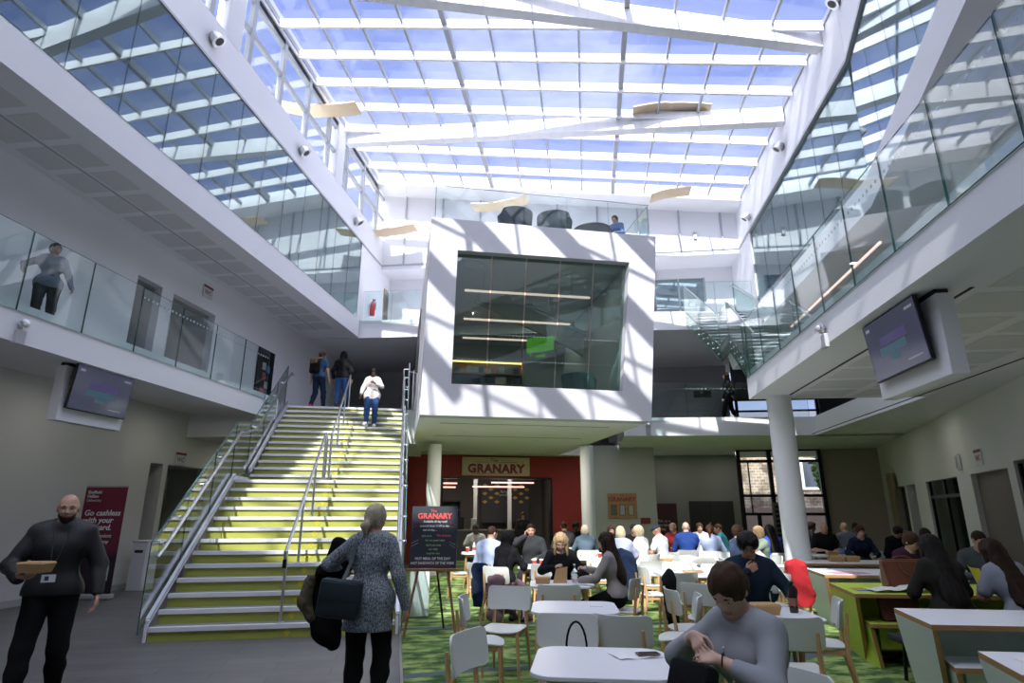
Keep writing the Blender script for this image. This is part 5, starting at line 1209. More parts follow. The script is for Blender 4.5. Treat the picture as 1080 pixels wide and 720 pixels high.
# ================================================================== white and lime booths
def booth(label, xs, lam, top, length, w1, group=None):
    """xs: near left top corner, far left top corner (x, y)"""
    (fx, fy), (bx, by) = xs; t = thing('booth', label, 'booth', (fx, fy, 0), 0, 'booths along the right side')
    dep = by-fy; L = length
    def panel(nm, q, th):                       # q: four corners of a leaning side panel
        m = MB(); q = [Vector(p) for p in q]; n = Vector((th, 0, 0)); m.add(q+[p+n for p in q], [(0, 1, 2, 3), (7, 6, 5, 4)]); m.mats(1); m.add(q+[p+n for p in q], [(0, 4, 5, 1), (1, 5, 6, 2), (2, 6, 7, 3), (3, 7, 4, 0)])
        return m.build(nm, [lam, PLY], t)
    ex = bx-fx
    panel('side_panel', [(.17, .34*dep, 0), (.17+.76*ex, dep*1.1, 0), (ex, dep, .71), (0, 0, .71)], .045)
    panel('side_panel', [(L-.1, .34*dep, 0), (L-.1, dep*1.1, 0), (L, dep, .71), (L, 0, .71)], .045)
    m = MB(); p = [(0, 0), (L+.05, 0), (L+.05, dep), (ex, dep)]; m.add([(x, y, .71) for x, y in p]+[(x, y, .75) for x, y in p], [(3, 2, 1, 0), (4, 5, 6, 7)]); m.mats(1); m.add([(x, y, .71) for x, y in p]+[(x, y, .75) for x, y in p], [(0, 1, 5, 4), (1, 2, 6, 5), (2, 3, 7, 6), (3, 0, 4, 7)]); m.build('tabletop', [top, PLY], t)
    panel('bench_panel', [(.17, .02, 0), (.17, .36*dep, 0), (.21, .42*dep, .41), (.10, -.03, .41)], .04)
    m = MB(); p = [(.10, -.04), (L-.1, -.04), (L-.1, .44*dep), (.21, .44*dep)]; m.add([(x, y, .41) for x, y in p]+[(x, y, .45) for x, y in p], [(3, 2, 1, 0), (4, 5, 6, 7)]); m.mats(1); m.add([(x, y, .41) for x, y in p]+[(x, y, .45) for x, y in p], [(0, 1, 5, 4), (1, 2, 6, 5), (2, 3, 7, 6), (3, 0, 4, 7)]); m.build('bench_seat', [lam if lam is LIME else top, PLY], t)
    m = MB(); m.box((.24, .10, .18), (L-.12, .13, .41)); m.build('bench_apron', lam, t)
    m = MB(); m.box((.24, dep*.80, .0), (L-.05, dep*.83, .70)); m.build('back_panel', lam, t)
    return t
booth('white-topped mint booth nearest the viewer with its dark open side', ((2.70, 5.60), (2.83, 6.50)), MINT, TABLEW, 2.6, 0)
booth('white-topped mint booth cut off at the bottom right with papers on it', ((2.34, 3.98), (2.47, 4.60)), MINT, TABLEW, 1.6, 0)
booth('lime green booth with brown bags and papers on it', ((2.91, 7.57), (3.07, 8.75)), LIME, LIME, 2.7, 0)
booth('mint booth with a pink magazine on its white top, beyond the lime one', ((3.40, 9.81), (3.5, 10.94)), MINT, TABLEW, 2.6, 0)
booth('mint booth with kraft food boxes on its white top, beside the column', ((3.76, 11.96), (3.9, 13.0)), MINT, TABLEW, 2.8, 0)
# ================================================================== things on tables and floor
def carton(label, loc, rz, s=1.0, lid=True, mt=None, group='kraft food boxes'):
    t = thing('food_box', label, 'box', loc, rz, group); m = MB(); a, b, h = .085*s, .065*s, .055*s
    m.hexa([(-a*.82, -b*.82, 0), (a*.82, -b*.82, 0), (a*.82, b*.82, 0), (-a*.82, b*.82, 0), (-a, -b, h), (a, -b, h), (a, b, h), (-a, b, h)]); m.build('tray', mt or KRAFT, t)
    m = MB(); m.hexa([(-a*1.02, -b*1.02, h), (a*1.02, -b*1.02, h), (a*1.02, b*1.02, h), (-a*1.02, b*1.02, h), (-a*.9, -b*.9, h+.012*s), (a*.9, -b*.9, h+.012*s), (a*.9, b*.9, h+.012*s), (-a*.9, b*.9, h+.012*s)]); m.build('lid', mt or KRAFT, t)
    return t
CUPR = mat('cup_red', (.55, .04, .035), .5); CUPW = mat('cup_lid_white', (.8, .8, .8), .4)
def cup(label, loc, group='red paper cups'):
    t = thing('paper_cup', label, 'cup', loc, 0, group); m = MB(); m.lathe((0, 0, 0), [(.029, 0), (.041, .10)], 18); m.build('cup_body', CUPR, t, True); m = MB(); m.lathe((0, 0, .10), [(.043, 0), (.044, .008), (.038, .016), (.036, .016)], 18); m.build('lid', CUPW, t, True); return t
BOTC = glass('clear_bottle', (.80, .88, .95), .08)
def bottle(label, loc, mt, capm, s=1.0, lab=None):
    t = thing('bottle', label, 'bottle', loc, 0); m = MB(); m.lathe((0, 0, 0), [(.030*s, 0), (.033*s, .01*s), (.033*s, .13*s), (.026*s, .16*s), (.013*s, .195*s), (.013*s, .215*s)], 18); m.build('bottle_body', mt, t, True)
    m = MB(); m.lathe((0, 0, .215*s), [(.015*s, 0), (.015*s, .018*s)], 14); m.build('cap', capm, t, True)
    m = MB(); m.lathe((0, 0, .05*s), [(.0338*s, 0), (.0338*s, .06*s)], 18); m.build('paper_label', lab or PAPER, t, True); return t
def sheetp(name, label, loc, rz, sx, sy, mt, cat='paper', wav=.004, group=None):
    g = [[((j/6-.5)*sx, (i/5-.5)*sy, .002+wav*(1+math.sin(j*1.9+i))) for j in range(7)] for i in range(6)]
    m = MB(); m.sheet(g, .0015); o = m.build(name, mt, None, True); o.location = loc; o.rotation_euler = (0, 0, rz); return tag(o, label, cat, group)
TZ = .7405
p = atz(690, 689, TZ); sheetp('paper_sheet', 'sheet of white paper lying on the nearest table', (.27, 4.26, TZ), .35, .30, .21, PAPER)
ph = thing('mobile_phone', 'black mobile phone lying on the paper on the nearest table', 'phone', (.345, 4.24, TZ+.0125), .25); m = MB(); m.rbox((0, 0, .004), .145, .072, .008, .004); m.build('case', mat('phone_case', (.16, .08, .08), .4), ph); m = MB(); m.box((-.068, -.033, .0081), (.068, .033, .0086)); m.build('screen', mat('phone_glass', (.01, .01, .012), .08), ph)
m = MB(); m.rbox((0, 0, .005), .13, .02, .006, .003); o = m.build('stirrer', PAPER); o.location = (.05, 6.32, TZ); o.rotation_euler = (0, 0, .1); tag(o, 'thin pale stirrer on the second white table', 'stirrer')
x, y = TABLES['T3']
carton('open kraft food box left on the blonde woman\'s table', (x-.24, y-.08, TZ), .1, 1.2)
m = MB(); m.prism([(-.09, 0, 0), (.09, 0, 0), (.10, .03, .20), (-.05, .03, .17)], (0, .012, 0)); o = m.build('paper_bag', KRAFT); o.location = (x-.02, y-.02, TZ); tag(o, 'folded brown paper bag standing on the blonde woman\'s table', 'bag')
bottle('clear water bottle on the blonde woman\'s table', (x+.17, y+.03, TZ), BOTC, CUPW, 1.0)
x, y = TABLES['T4']; cup('left red paper cup before the man on the phone', (x-.16, y-.1, TZ)); cup('right red paper cup before the man on the phone', (x-.04, y-.06, TZ)); carton('kraft food box beside the man on the phone', (x+.22, y+.05, TZ), .2, 1.4)
x, y = TABLES['T5']; carton('closed kraft food box before the curly-haired man', (x-.02, y-.06, TZ), .15, 1.35)
bottle('dark cola bottle before the curly-haired man', (x+.26, y+.05, TZ), mat('cola', (.02, .008, .006), .1), mat('cap_black', (.02, .02, .02), .4), 1.15, mat('brown_label', (.25, .10, .07), .5))
x, y = TABLES['T7']; bottle('red-topped sauce bottle on the table by the easel', (x-.1, y-.1, TZ), mat('sauce', (.70, .70, .68), .3), CUPR, 1.1, CUPR); carton('food box before the man in the white and grey tee', (x+.1, y+.05, TZ), .3, 1.3); cup('red paper cup on the table left of the cafe front', (x-.28, y, TZ))
x, y = TABLES['T10']; bottle('red-topped bottle between the bald men', (x+.0, y+.1, TZ), mat('sauce', (.7, .7, .68), .3), CUPR, 1.15)
x, y = TABLES['T8']; cup('red cup before the woman in lavender', (x+.15, y-.2, TZ)); x, y = TABLES['T9']; carton('food box before the short-haired blonde woman', (x-.1, y, TZ), .4, 1.2)
x, y = TABLES['T11']; m = MB(); m.rbox((0, 0, .012), .40, .30, .022, .01); o = m.build('serving_tray', mat('tray_brown', (.10, .06, .03), .5)); o.location = (x-.05, y, TZ); tag(o, 'dark brown tray on a sunlit table', 'tray')
m = MB(); m.rbox((0, 0, .014), .30, .2, .025, .01); o = m.build('serving_tray', KRAFT); o.location = (TABLES['T6'][0]+.15, TABLES['T6'][1]+.2, TZ); tag(o, 'pale brown tray on the empty middle table', 'tray')
x, y = TABLES['T14']; bottle('blue-tinted water bottle before the bald man in black', (x+.18, y-.05, TZ), BOTC, mat('blue_cap', (.03, .1, .4), .4), 1.2, mat('blue_label', (.1, .25, .6), .5)); carton('kraft box before the bald man in black', (x-.05, y-.15, TZ), 0, 1.3)
for i, (px, lb) in enumerate(((882, 'left kraft food box on the booth beside the column'), (898, 'right kraft food box on the booth beside the column'))): p = atz(px, 592, .751); carton(lb, (p.x, p.y, .751), .1*i, 1.5)
# black handbag on the chair behind the nearest table
hx = tx(606, 4.86); t = thing('handbag', 'black handbag on the chair behind the nearest table', 'bag', (hx, 4.86, .458)); m = MB(); m.rbox((0, 0, .10), .26, .12, .2, .03); m.build('bag_body', BLK, t, True)
m = MB(); m.tube([(.075*math.cos(a)*1.0, -.02, .19+.19*math.sin(a)) for a in [math.pi*i/12 for i in range(13)]], .008, 8); m.build('handle', BLK, t, True)
# brown bags on and under the lime booth
LEAT = mat('tan_leather', (.13, .045, .022), .42, vary=.2, vscale=8, bump=.15, bscale=120); LEAM = mat('maroon_leather', (.12, .035, .03), .45, vary=.15)
def tote(label, loc, rz, w, d, h, mt, hands=True):
    t = thing('handbag', label, 'bag', loc, rz); m = MB(); m.hexa([(-w/2*.92, -d/2, 0), (w/2*.92, -d/2, 0), (w/2*.92, d/2, 0), (-w/2*.92, d/2, 0), (-w/2, -d*.22, h), (w/2, -d*.22, h), (w/2, d*.22, h), (-w/2, d*.22, h)]); o = m.build('bag_body', mt, t)
    bm = bmesh.new(); bm.from_mesh(o.data); bmesh.ops.bevel(bm, geom=bm.edges[:], offset=.022, segments=3, affect='EDGES'); bm.to_mesh(o.data); bm.free()
    m = MB(); m.bar((-w*.2, -d*.47, .02), (-w*.2, -d*.27, h*.9), .02, .006, up=(0, -1, 0)); m.bar((w*.2, -d*.47, .02), (w*.2, -d*.27, h*.9), .02, .006, up=(0, -1, 0)); m.build('strap_band', mt, t)
    if hands:
        for s in (-1, 1): m = MB(); m.tube([(w*.2*math.cos(a), s*d*.22-(.05 if s < 0 else 0)*math.sin(a), h*.95-(.16 if s < 0 else -.05)*math.sin(a)) for a in [math.pi*i/10 for i in range(11)]], .008, 8); m.build('handle', mt, t, True)
    return t
p = atz(938, 616, .751); tote('tan leather handbag standing on the lime booth', (p.x, 8.12, .753), .05, .56, .22, .33, LEAT)
p = atz(938, 651, .455); tote('maroon leather satchel on the lime bench seat', (3.42, 7.74, .456), .0, .42, .14, .26, LEAM, False)
g = [[(-.34+.068*j, -.16+.08*i, .012+.05*abs(math.sin(j*.9+i*.5))*(.2+j/10)+(.12*max(0, j-7)/3 if i > 1 else 0)) for j in range(11)] for i in range(5)]
m = MB(); m.sheet(g, .002); o = m.build('paper_sheet', mat('newsprint', (.60, .62, .56), .8), None, True); o.location = (3.52, 7.84, .755); tag(o, 'large crumpled sheet of paper on the lime booth', 'paper')
PR = mat('magazine_pink', (.62, .30, .42), .4, vary=.5, vscale=9); PR2 = mat('leaflet_blue', (.10, .17, .55), .4, vary=.4, vscale=20); PR3 = mat('leaflet_orange', (.65, .22, .04), .5)
sheetp('magazine', 'pink magazine spread on the mint booth', (3.85, 10.15, .7515), .1, .55, .3, PR, 'magazine', .002); sheetp('leaflet', 'blue leaflet at the left end of the lime booth', (3.20, 7.90, .7515), .1, .3, .12, PR2, 'leaflet', .001); sheetp('leaflet', 'orange leaflet beside the blue one on the lime booth', (3.16, 8.1, .7515), .4, .18, .06, PR3, 'leaflet', .001)
sheetp('paper_sheet', 'white papers on the booth cut off at the bottom right', (2.74, 4.24, .7515), -.1, .4, .28, PAPER, 'paper', .002)
bottle('small dark bottle on the lime booth before the woman in glasses', (atz(967, 614, .75).x, 8.35, .751), mat('cola', (.02, .008, .006), .1), CUPR, .9, mat('red_label', (.5, .03, .03), .5))
# ================================================================== chalkboard easel
EO = us(.17+.0, 8.9); ez = thing('easel', 'wooden easel holding the cafe chalkboard beside the stair', 'easel', (-2.17, 8.62, 0), math.radians(6))
m = MB(); m.tube([(-.35, -.02, 0), (-.19, .10, .92)], [.017, .019], 10); m.build('leg', WOODD, ez, True); m = MB(); m.tube([(.36, -.02, 0), (.20, .10, .92)], [.017, .019], 10); m.build('leg', WOODD, ez, True); m = MB(); m.tube([(.10, .75, 0), (.03, .14, 1.02)], .016, 10); m.build('leg', mat('dark_leg', (.04, .02, .012), .5), ez, True); m = MB(); m.rbox((0, .055, .855), .74, .07, .035, .006); m.build('ledge', WOODD, ez)
CH = mat('chalkboard', (.018, .022, .030), .35)
bt = math.radians(-8); bd = thing('chalkboard', 'black chalkboard lettered The Granary standing on the easel', 'sign', (-2.17, 8.62, 0), math.radians(6))
M0 = Matrix.Translation((0, .065, .876)) @ Matrix.Rotation(bt, 4, 'X')
def onb(x, z, d=.0): return M0 @ Vector((x, -.012-d, z))
m = MB(); q = [M0 @ Vector(p) for p in ((-.33, -.01, 0), (.33, -.01, 0), (.33, .012, 0), (-.33, .012, 0), (-.33, -.01, .84), (.33, -.01, .84), (.33, .012, .84), (-.33, .012, .84))]; m.hexa(q); m.build('board', CH, bd)
CW = mat('chalk_white', (.62, .62, .62), .9); CGN = mat('chalk_green', (.30, .42, .20), .9); CRD = mat('chalk_red', (.70, .09, .07), .9); CPK = mat('chalk_pink', (.62, .08, .16), .9)
RT_ = (M0.to_3x3() @ Vector((1, 0, 0))); UPB = (M0.to_3x3() @ Vector((0, 0, 1)))
for s_, sz, x_, z_, mm, bo, an in (('The', .055, -.02, .775, CRD, 0, 0), ('GRANARY', .105, 0, .70, CRD, .003, 0), ('Available all day until', .040, .01, .625, CW, .0006, 0), ('onwards from 11:30 to the', .038, .0, .565, CW, .0006, 0), ('end of day....', .040, -.06, .51, CW, .0006, 0),
                           ('Join us in', .038, -.10, .43, CGN, .0006, 0), ('The Granary', .040, .14, .435, CPK, .001, 0), ('for our great value', .036, .02, .37, CGN, .0006, 0), ("don't you miss", .036, .0, .305, CGN, .0006, 0), ('our daily', .036, .0, .25, CGN, .0006, 0), ('soup for one', .036, .0, .195, CGN, .0006, 0),
                           ('HOT MEAL OF THE DAY', .046, -.0, .125, CW, .001, 0), ('HOT SANDWICH OF THE WEEK', .042, .0, .065, CW, .001, 0)):
    text_mesh(s_, sz, 'lettering', mm, bd, frame4(onb(x_, z_, .001), RT_, UPB), bold=bo)
for x_, z_, dx_, dz_, mm in ((-.28, .60, .09, .05, CPK), (-.28, .56, .07, .04, CPK), (.27, .60, -.09, .05, CPK), (.27, .55, -.09, .02, CPK), (-.27, .35, .10, .05, CW), (-.27, .31, .10, .05, CW), (.27, .33, .09, -.05, CW), (.27, .29, .08, -.05, CW), (0, .665, .20, 0, CRD), (0, .035, .5, 0, CPK), (0, .095, .45, 0, CPK)):
    m = MB(); m.bar(onb(x_-dx_/2, z_-dz_/2, .001), onb(x_+dx_/2, z_+dz_/2, .001), .008, .002, up=UPB); m.build('chalk_stroke', mm, bd)
# pale bin behind the easel
o = thing('waste_bin', 'pale mint waste bin behind the easel', 'bin', (-2.80, 10.35, 0), TH); m = MB(); m.rbox((0, 0, .41), .32, .34, .80, .03); m.build('bin_body', MINT, o, True); m = MB(); m.rbox((0, 0, .84), .34, .36, .06, .02); m.build('lid', MINT, o, True)
# ================================================================== left wall: banner, bin, television
bn = thing('roller_banner', 'dark crimson roller banner about cashless payment by the left wall', 'banner', (-10.28+.25, 12.2, 0), 0)
P = [aty(*q, 12.2) for q in ((82, 506), (131, 508), (113, 622), (79, 622))]
cx = (P[2].x+P[3].x)/2; wB = .86; hB = 2.15; bn.location = (-9.78, 11.55, 0); bn.rotation_euler = (0, 0, math.radians(6))
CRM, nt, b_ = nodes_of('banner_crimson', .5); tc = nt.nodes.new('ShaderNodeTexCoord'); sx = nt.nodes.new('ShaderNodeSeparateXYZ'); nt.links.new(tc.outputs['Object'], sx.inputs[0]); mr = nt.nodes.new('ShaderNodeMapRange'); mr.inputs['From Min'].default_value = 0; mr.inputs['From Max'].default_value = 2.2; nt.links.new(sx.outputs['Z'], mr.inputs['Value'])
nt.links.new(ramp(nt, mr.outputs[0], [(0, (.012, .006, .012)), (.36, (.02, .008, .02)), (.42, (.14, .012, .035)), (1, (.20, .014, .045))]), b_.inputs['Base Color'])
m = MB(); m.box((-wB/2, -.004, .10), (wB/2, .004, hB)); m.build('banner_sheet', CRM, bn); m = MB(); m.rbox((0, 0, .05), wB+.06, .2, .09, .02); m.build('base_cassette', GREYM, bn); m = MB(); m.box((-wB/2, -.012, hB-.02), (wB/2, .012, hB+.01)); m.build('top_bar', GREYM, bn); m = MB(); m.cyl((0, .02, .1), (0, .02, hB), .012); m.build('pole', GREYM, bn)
for s_, sz, z_, bo, sh in (('Sheffield', .085, 2.03, .002, 0), ('Hallam', .085, 1.95, .002, 0), ('University', .075, 1.87, 0, 0), ('Go cashless', .155, 1.62, .003, .15), ('with your', .155, 1.48, .003, .15), ('SHUcard.', .155, 1.34, .003, .15), ('The convenient', .10, 1.18, 0, .15), ('rewarding way', .10, 1.07, 0, .15), ('to pay', .10, .96, 0, .15)):
    text_mesh(s_, sz, 'lettering', PAPER, bn, frame4((-wB/2+.05, -.006, z_), (1, 0, 0), (0, 0, 1)), 'LEFT', bo, sh)
m = MB(); m.box((.08, -.007, .34), (.32, -.005, .62)); m.build('printed_card', mat('printed_card', (.55, .55, .60), .5), bn)
o = thing('pedestal_bin', 'white recycling bin between the banner and the left door recess', 'bin', (-9.85, 13.05, 0), 0); m = MB(); m.rbox((0, 0, .5), .36, .4, 1.0, .02); m.build('bin_body', WHITE, o); m = MB(); m.box((-.1, -.203, .78), (.1, -.2, .84)); m.build('slot', DARK, o); m = MB(); m.rbox((0, 0, 1.02), .38, .42, .04, .01); m.build('lid', WHITE, o)
SCRM, nt, b_ = nodes_of('tv_picture', .15); b_.inputs['Base Color'].default_value = (.02, .02, .03, 1); b_.inputs['Emission Strength'].default_value = 1.0; b_.inputs['Emission Color'].default_value = (.022, .025, .042, 1)
SP1 = mat('tv_violet', (.05, .04, .12), .3, emit=(.05, .04, .12), estr=.4); SP2 = mat('tv_teal', (.03, .09, .12), .3, emit=(.03, .07, .10), estr=.4); SP3 = mat('tv_text', (.1, .1, .1), .3, emit=(.15, .15, .2), estr=.6)
def tv_on_box(lab, lab2, x, y0, y1, z0, z1, face, ztop, tk=.17):
    """white boxed housing hanging under the gallery with a television on its atrium face; face +1 looks along +x"""
    t = thing('screen_housing', lab, 'housing', (x, (y0+y1)/2, z0), 0); L = y1-y0
    m = MB(); m.rbox((-face*tk/2, 0, (z1-z0)/2), tk, L, z1-z0, .006); m.build('housing_box', WHITE, t)
    m = MB(); m.box((-face*tk/2-.07, -L/2+.05, z1-z0), (-face*tk/2+.07, L/2-.05, ztop-z0)); m.build('shadow_gap', DARK, t)
    v = thing('television', lab2, 'television', (x+face*.10, (y0+y1)/2, z0+.20), 0); tl = math.radians(6)
    R_m = Matrix.Rotation(face*tl, 3, 'Y')
    m = MB(); m.rbox((-face*.05, 0, .36), .09, .5, .35, .01); m.build('wall_mount', BLACKM, v)
    m = MB(); m.rbox((0, 0, .36), .045, 1.26, .735, .008, rot=R_m); m.build('casing', BLACKM, v)
    c = Vector((face*.0, 0, .36)); f = lambda yy, zz, d=.0245: c+R_m @ Vector((face*d, yy*(face), zz))
    def quad(nm, mm, y0_, y1_, a0, a1, d=.0245, sk=0): m = MB(); m.prism([f(y0_, a0, d), f(y1_, a0+sk, d), f(y1_, a1+sk, d), f(y0_, a1, d)], R_m @ Vector((face*.0012, 0, 0))); return m.build(nm, mm, v)
    sc = quad('screen', SCRM, -.61, .61, -.35, .35)
    quad('picture_band', SP1, -.30, .32, .02, .12, .026); quad('picture_band', SP2, -.34, .26, -.10, .0, .026); quad('picture_band', SP2, -.12, .08, -.19, -.11, .026)
    quad('caption', SP3, -.56, -.46, .26, .30, .026); quad('caption', SP3, .40, .56, .26, .29, .026); quad('caption', SP3, .2, .5, -.27, -.255, .026)
    return t
tv_on_box('white boxed housing hanging under the left gallery', 'wall screen on the housing under the left gallery', -8.22, 8.40, 9.75, 3.02, 3.90, 1, 4.0)
tv_on_box('white boxed housing hanging under the right gallery', 'large wall screen on the housing under the right gallery', 3.75, 6.47, 8.00, 2.98, 3.86, -1, 3.92)
# ================================================================== lamps, signs and small fittings
SPK = mat('spot_black', (.02, .02, .02), .4)
def spot(p, d, lb):
    o = thing('spotlight', lb, 'spotlight', tuple(p), 0, 'spotlights under the roof'); d = Vector(d).normalized(); m = MB(); m.lathe(d*.0, [(.10, -.17), (.155, -.05), (.16, .06), (.145, .06)], 22, axis=d); m.build('lamp_body', STEEL, o, True)
    m = MB(); m.lathe(d*.062, [(.10, 0), (.10, .006)], 22, axis=d); m.build('lens', SPK, o); m = MB(); m.bar((0, 0, 0), (-.14 if p[0] < 0 else .14, 0, .08), .06, .03); m.build('bracket', GREYM, o)
for (px, py), lb in (((230, 42), 'nearest spotlight on the upper left beam'), ((322, 160), 'middle spotlight on the upper left beam'), ((379, 234), 'farthest spotlight on the upper left beam')): p = atx(px, py, LX+.16); spot((LX+.16, p.y, p.z), (.62, .25, -.8), lb)
for (px, py), lb in (((820, 156), 'middle spotlight on the upper right wall'), ((786, 230), 'farthest spotlight on the upper right wall')): p = atx(px, py, 5.80); spot((5.80, p.y, p.z), (-.62, .25, -.8), lb)
p = atx(880, 2, 5.80); spot((5.78, p.y, p.z), (-.62, .2, -.8), 'nearest spotlight on the upper right wall')
def emlight(p, d, lb):
    o = thing('emergency_light', lb, 'light', tuple(p), math.atan2(d[1], d[0])+math.pi/2, 'twin emergency lights'); m = MB(); m.rbox((0, -.03, 0), .14, .06, .2, .01); m.build('battery_box', GREYM, o); m = MB(); m.lathe((0, -.06, .19), [(.03, -.05), (.075, -.01), (.075, .02), (.06, .03)], 18, axis=(0, -1, -.1)); m.build('lamp_head', STEEL, o, True); m = MB(); m.ball((0, -.085, .19), .05); m.build('bulb', LAMPW, o, True)
p = atx(20, 352, LX+.01); emlight((LX, p.y, p.z-.05), (1, 0), 'emergency light on the left gallery edge'); p = atx(278, 432, LX); emlight((LX, p.y, p.z), (1, 0), 'emergency light at the far end of the left gallery edge')
p = atx(872, 356, RFX); emlight((RFX, p.y, p.z-.05), (-1, 0), 'emergency light on the right gallery edge'); p = aty(684, 455, 18.9); emlight((p.x, 18.93, p.z), (0, -1), 'emergency light on the bridge edge right of the hanging room')
for (px, py), lb in (((733, 250), 'emergency light on the sunlit back wall'),): p = aty(px, py, 21.5); emlight((p.x, 21.49, p.z), (0, -1), lb)
WSG = mat('sign_plate', (.62, .62, .62), .5); SIGR = mat('sign_maroon', (.20, .02, .04), .5)
def wc_sign(lb, p, rz):
    o = thing('toilet_sign', lb, 'sign', tuple(p), rz, 'toilet signs'); m = MB(); m.box((-.20, -.02, -.16), (.20, 0, .16)); m.build('plate', WSG, o); m = MB(); m.box((-.20, -.024, .10), (.20, -.02, .16)); m.build('top_band', SIGR, o); text_mesh('WC', .17, 'lettering', SIGR, o, frame4((0, -.022, -.02), (1, 0, 0), (0, 0, 1)))
p = atx(190, 484, -10.29); wc_sign('toilet sign above the left ground floor doorway', (-10.29, p.y, p.z), math.pi/2); p = atx(219, 308, XW+.01); wc_sign('toilet sign on the left first floor wall', (XW+.01, p.y, p.z), math.pi/2)
p = yon(1033, 482); wc_sign('toilet sign on the right wall', (p.x-.01, p.y, p.z), -math.pi/2-.23)
p = yon(1013, 487); o = thing('wall_speaker', 'white oval wall speaker left of the right toilet sign', 'speaker', (p.x-.01, p.y, p.z), -math.pi/2-.23); m = MB(); m.rbox((0, -.04, 0), .16, .08, .36, .03); m.build('cabinet', WHITE, o, True); m = MB(); m.rbox((0, -.083, 0), .11, .006, .28, .002); m.build('grille', GREYM, o)
# first floor notice panel
p = atx(279, 386, XW+.02); o = thing('notice_panel', 'tall black notice panel with pictures on the left first floor wall', 'panel', (XW+.02, p.y, 5.52), math.pi/2); m = MB(); m.box((-.46, -.05, -.98), (.46, 0, .98)); m.build('board', BLACKM, o)
for i, (x_, z_, c_) in enumerate(((-.1, .45, (.5, .5, .55)), (.15, .40, (.1, .2, .4)), (-.05, .15, (.45, .08, .1)), (.1, -.1, (.5, .5, .5)), (-.12, -.35, (.5, .06, .08)), (.05, -.7, (.4, .05, .08)))): m = MB(); m.box((x_-.1, -.054, z_-.11), (x_+.1, -.05, z_+.11)); m.build('picture', mat('notice_%d' % i, c_, .5), o)
# fire extinguisher and door at the far left second floor
p = aty(383, 322, 20.6); o = thing('fire_extinguisher', 'red fire extinguisher on the far left second floor', 'extinguisher', (LX+.12, 20.5, 8.75)); m = MB(); m.lathe((0, 0, 0), [(.085, 0), (.09, .02), (.09, .46), (.06, .54), (.03, .58)], 20); m.build('cylinder', mat('fire_red', (.50, .015, .02), .35), o, True); m = MB(); m.bar((0, 0, .58), (.10, 0, .64), .03, .03); m.cyl((0, 0, .58), (0, 0, .66), .02); m.build('valve', BLACKM, o); m = MB(); m.tube([(.03, 0, .6), (.12, -.02, .5), (.12, -.02, .2)], .012, 8); m.build('hose', BLACKM, o, True)
d = MB(); d.box((LX-.05, 21.92, 8.3), (LX+.02, 22.5, 10.4)); o = struct(d.build('door_8', mat('door_oak', (.38, .24, .11), .5))); d = MB(); d.box((LX+.02, 22.0, 8.5), (LX+.025, 22.4, 10.2)); d.build('door_glass', DKGREY, o)
# ================================================================== cafe front fittings
sg = thing('fascia_sign', 'beige board lettered The Granary above the cafe opening', 'sign', tuple(us(3.4, SG-.06, 3.2)), TH); BEI = mat('sign_beige', (.60, .47, .29), .6, vary=.12, vscale=6)
m = MB(); m.rbox((0, 0, .02), 2.42, .08, .64, .008); m.build('board', BEI, sg); text_mesh('The', .19, 'lettering', SIGR, sg, frame4((-.08, -.044, .22), (1, .0, 0), (0, 0, 1)), shear=.2); text_mesh('GRANARY', .41, 'lettering', SIGR, sg, frame4((0, -.044, -.07), (1, 0, 0), (0, 0, 1)), bold=.022, spacing=1.08)
for dz in (.16, -.245): m = MB(); m.box((-.75, -.044, dz), (-.22 if dz > 0 else .75, -.041, dz+.012)); m.build('rule', SIGR, sg)
m = MB(); m.box((.12, -.044, .16), (.75, -.041, .172)); m.build('rule', SIGR, sg)
cn = thing('serving_counter', 'dark serving counter inside the cafe opening', 'counter', tuple(us(3.4, 23.2)), TH); m = MB(); m.box((-1.8, -.3, 0), (1.6, .3, 1.0)); m.build('counter_front', DKGREY, cn); m = MB(); m.box((-1.85, -.35, 1.0), (1.65, .35, 1.05)); m.build('counter_top', mat('counter_top', (.25, .24, .22), .3), cn)
m = MB(); m.box((-1.6, .0, 1.05), (-.9, .3, 1.5)); m.build('display_case', BLACKM, cn); m = MB(); m.rbox((-.55, 0, 1.25), .25, .25, .4, .03); m.build('coffee_urn', STEEL, cn)
cf = thing('drinks_fridge', 'dark shelf unit with lit snacks at the left of the cafe opening', 'fridge', tuple(us(1.95, 24.3)), TH); m = MB(); m.box((-.5, .25, 0), (.5, .35, 2.1)); m.box((-.5, -.3, 0), (-.46, .3, 2.1)); m.box((.46, -.3, 0), (.5, .3, 2.1)); m.box((-.5, -.3, 2.06), (.5, .3, 2.1)); m.build('cabinet', BLACKM, cf)
for i in range(5): m = MB(); m.box((-.46, -.25, .3+i*.36), (.46, .25, .32+i*.36)); m.build('shelf', GREYM, cf)
for i in range(4):
    for j in range(6): m = MB(); m.rbox((-.38+j*.15, -.1, .40+i*.36), .11, .1, .15, .01); m.build('packet', mat('packet_%d' % ((i*3+j) % 4), [(.5, .35, .1), (.4, .1, .06), (.35, .35, .33), (.15, .22, .08)][(i*3+j) % 4], .5), cf)
for u, s, z, L in ((1.75, 22.0, 2.66, .7), (4.2, 22.4, 2.72, 1.6), (3.6, 22.0, 2.55, 1.9), (1.75, 22.6, 2.55, .7)):
    m = MB(); m.bar(us(u-L/2, s, z), us(u+L/2, s, z), .05, .05); o = m.build('strip_light', WARM); tag(o, {(1.75, 22.0): 'short upper strip light at the left of the cafe opening', (4.2, 22.4): 'upper long strip light inside the cafe opening', (3.6, 22.0): 'lower long strip light inside the cafe opening', (1.75, 22.6): 'short lower strip light at the left of the cafe opening'}[(u, s)], 'light', 'strip lights in the cafe')
    h = MB(); h.cyl(us(u, s, z+.02), us(u, s, 3.52), .006, n=6); h.build('hanger', GREYM, o)
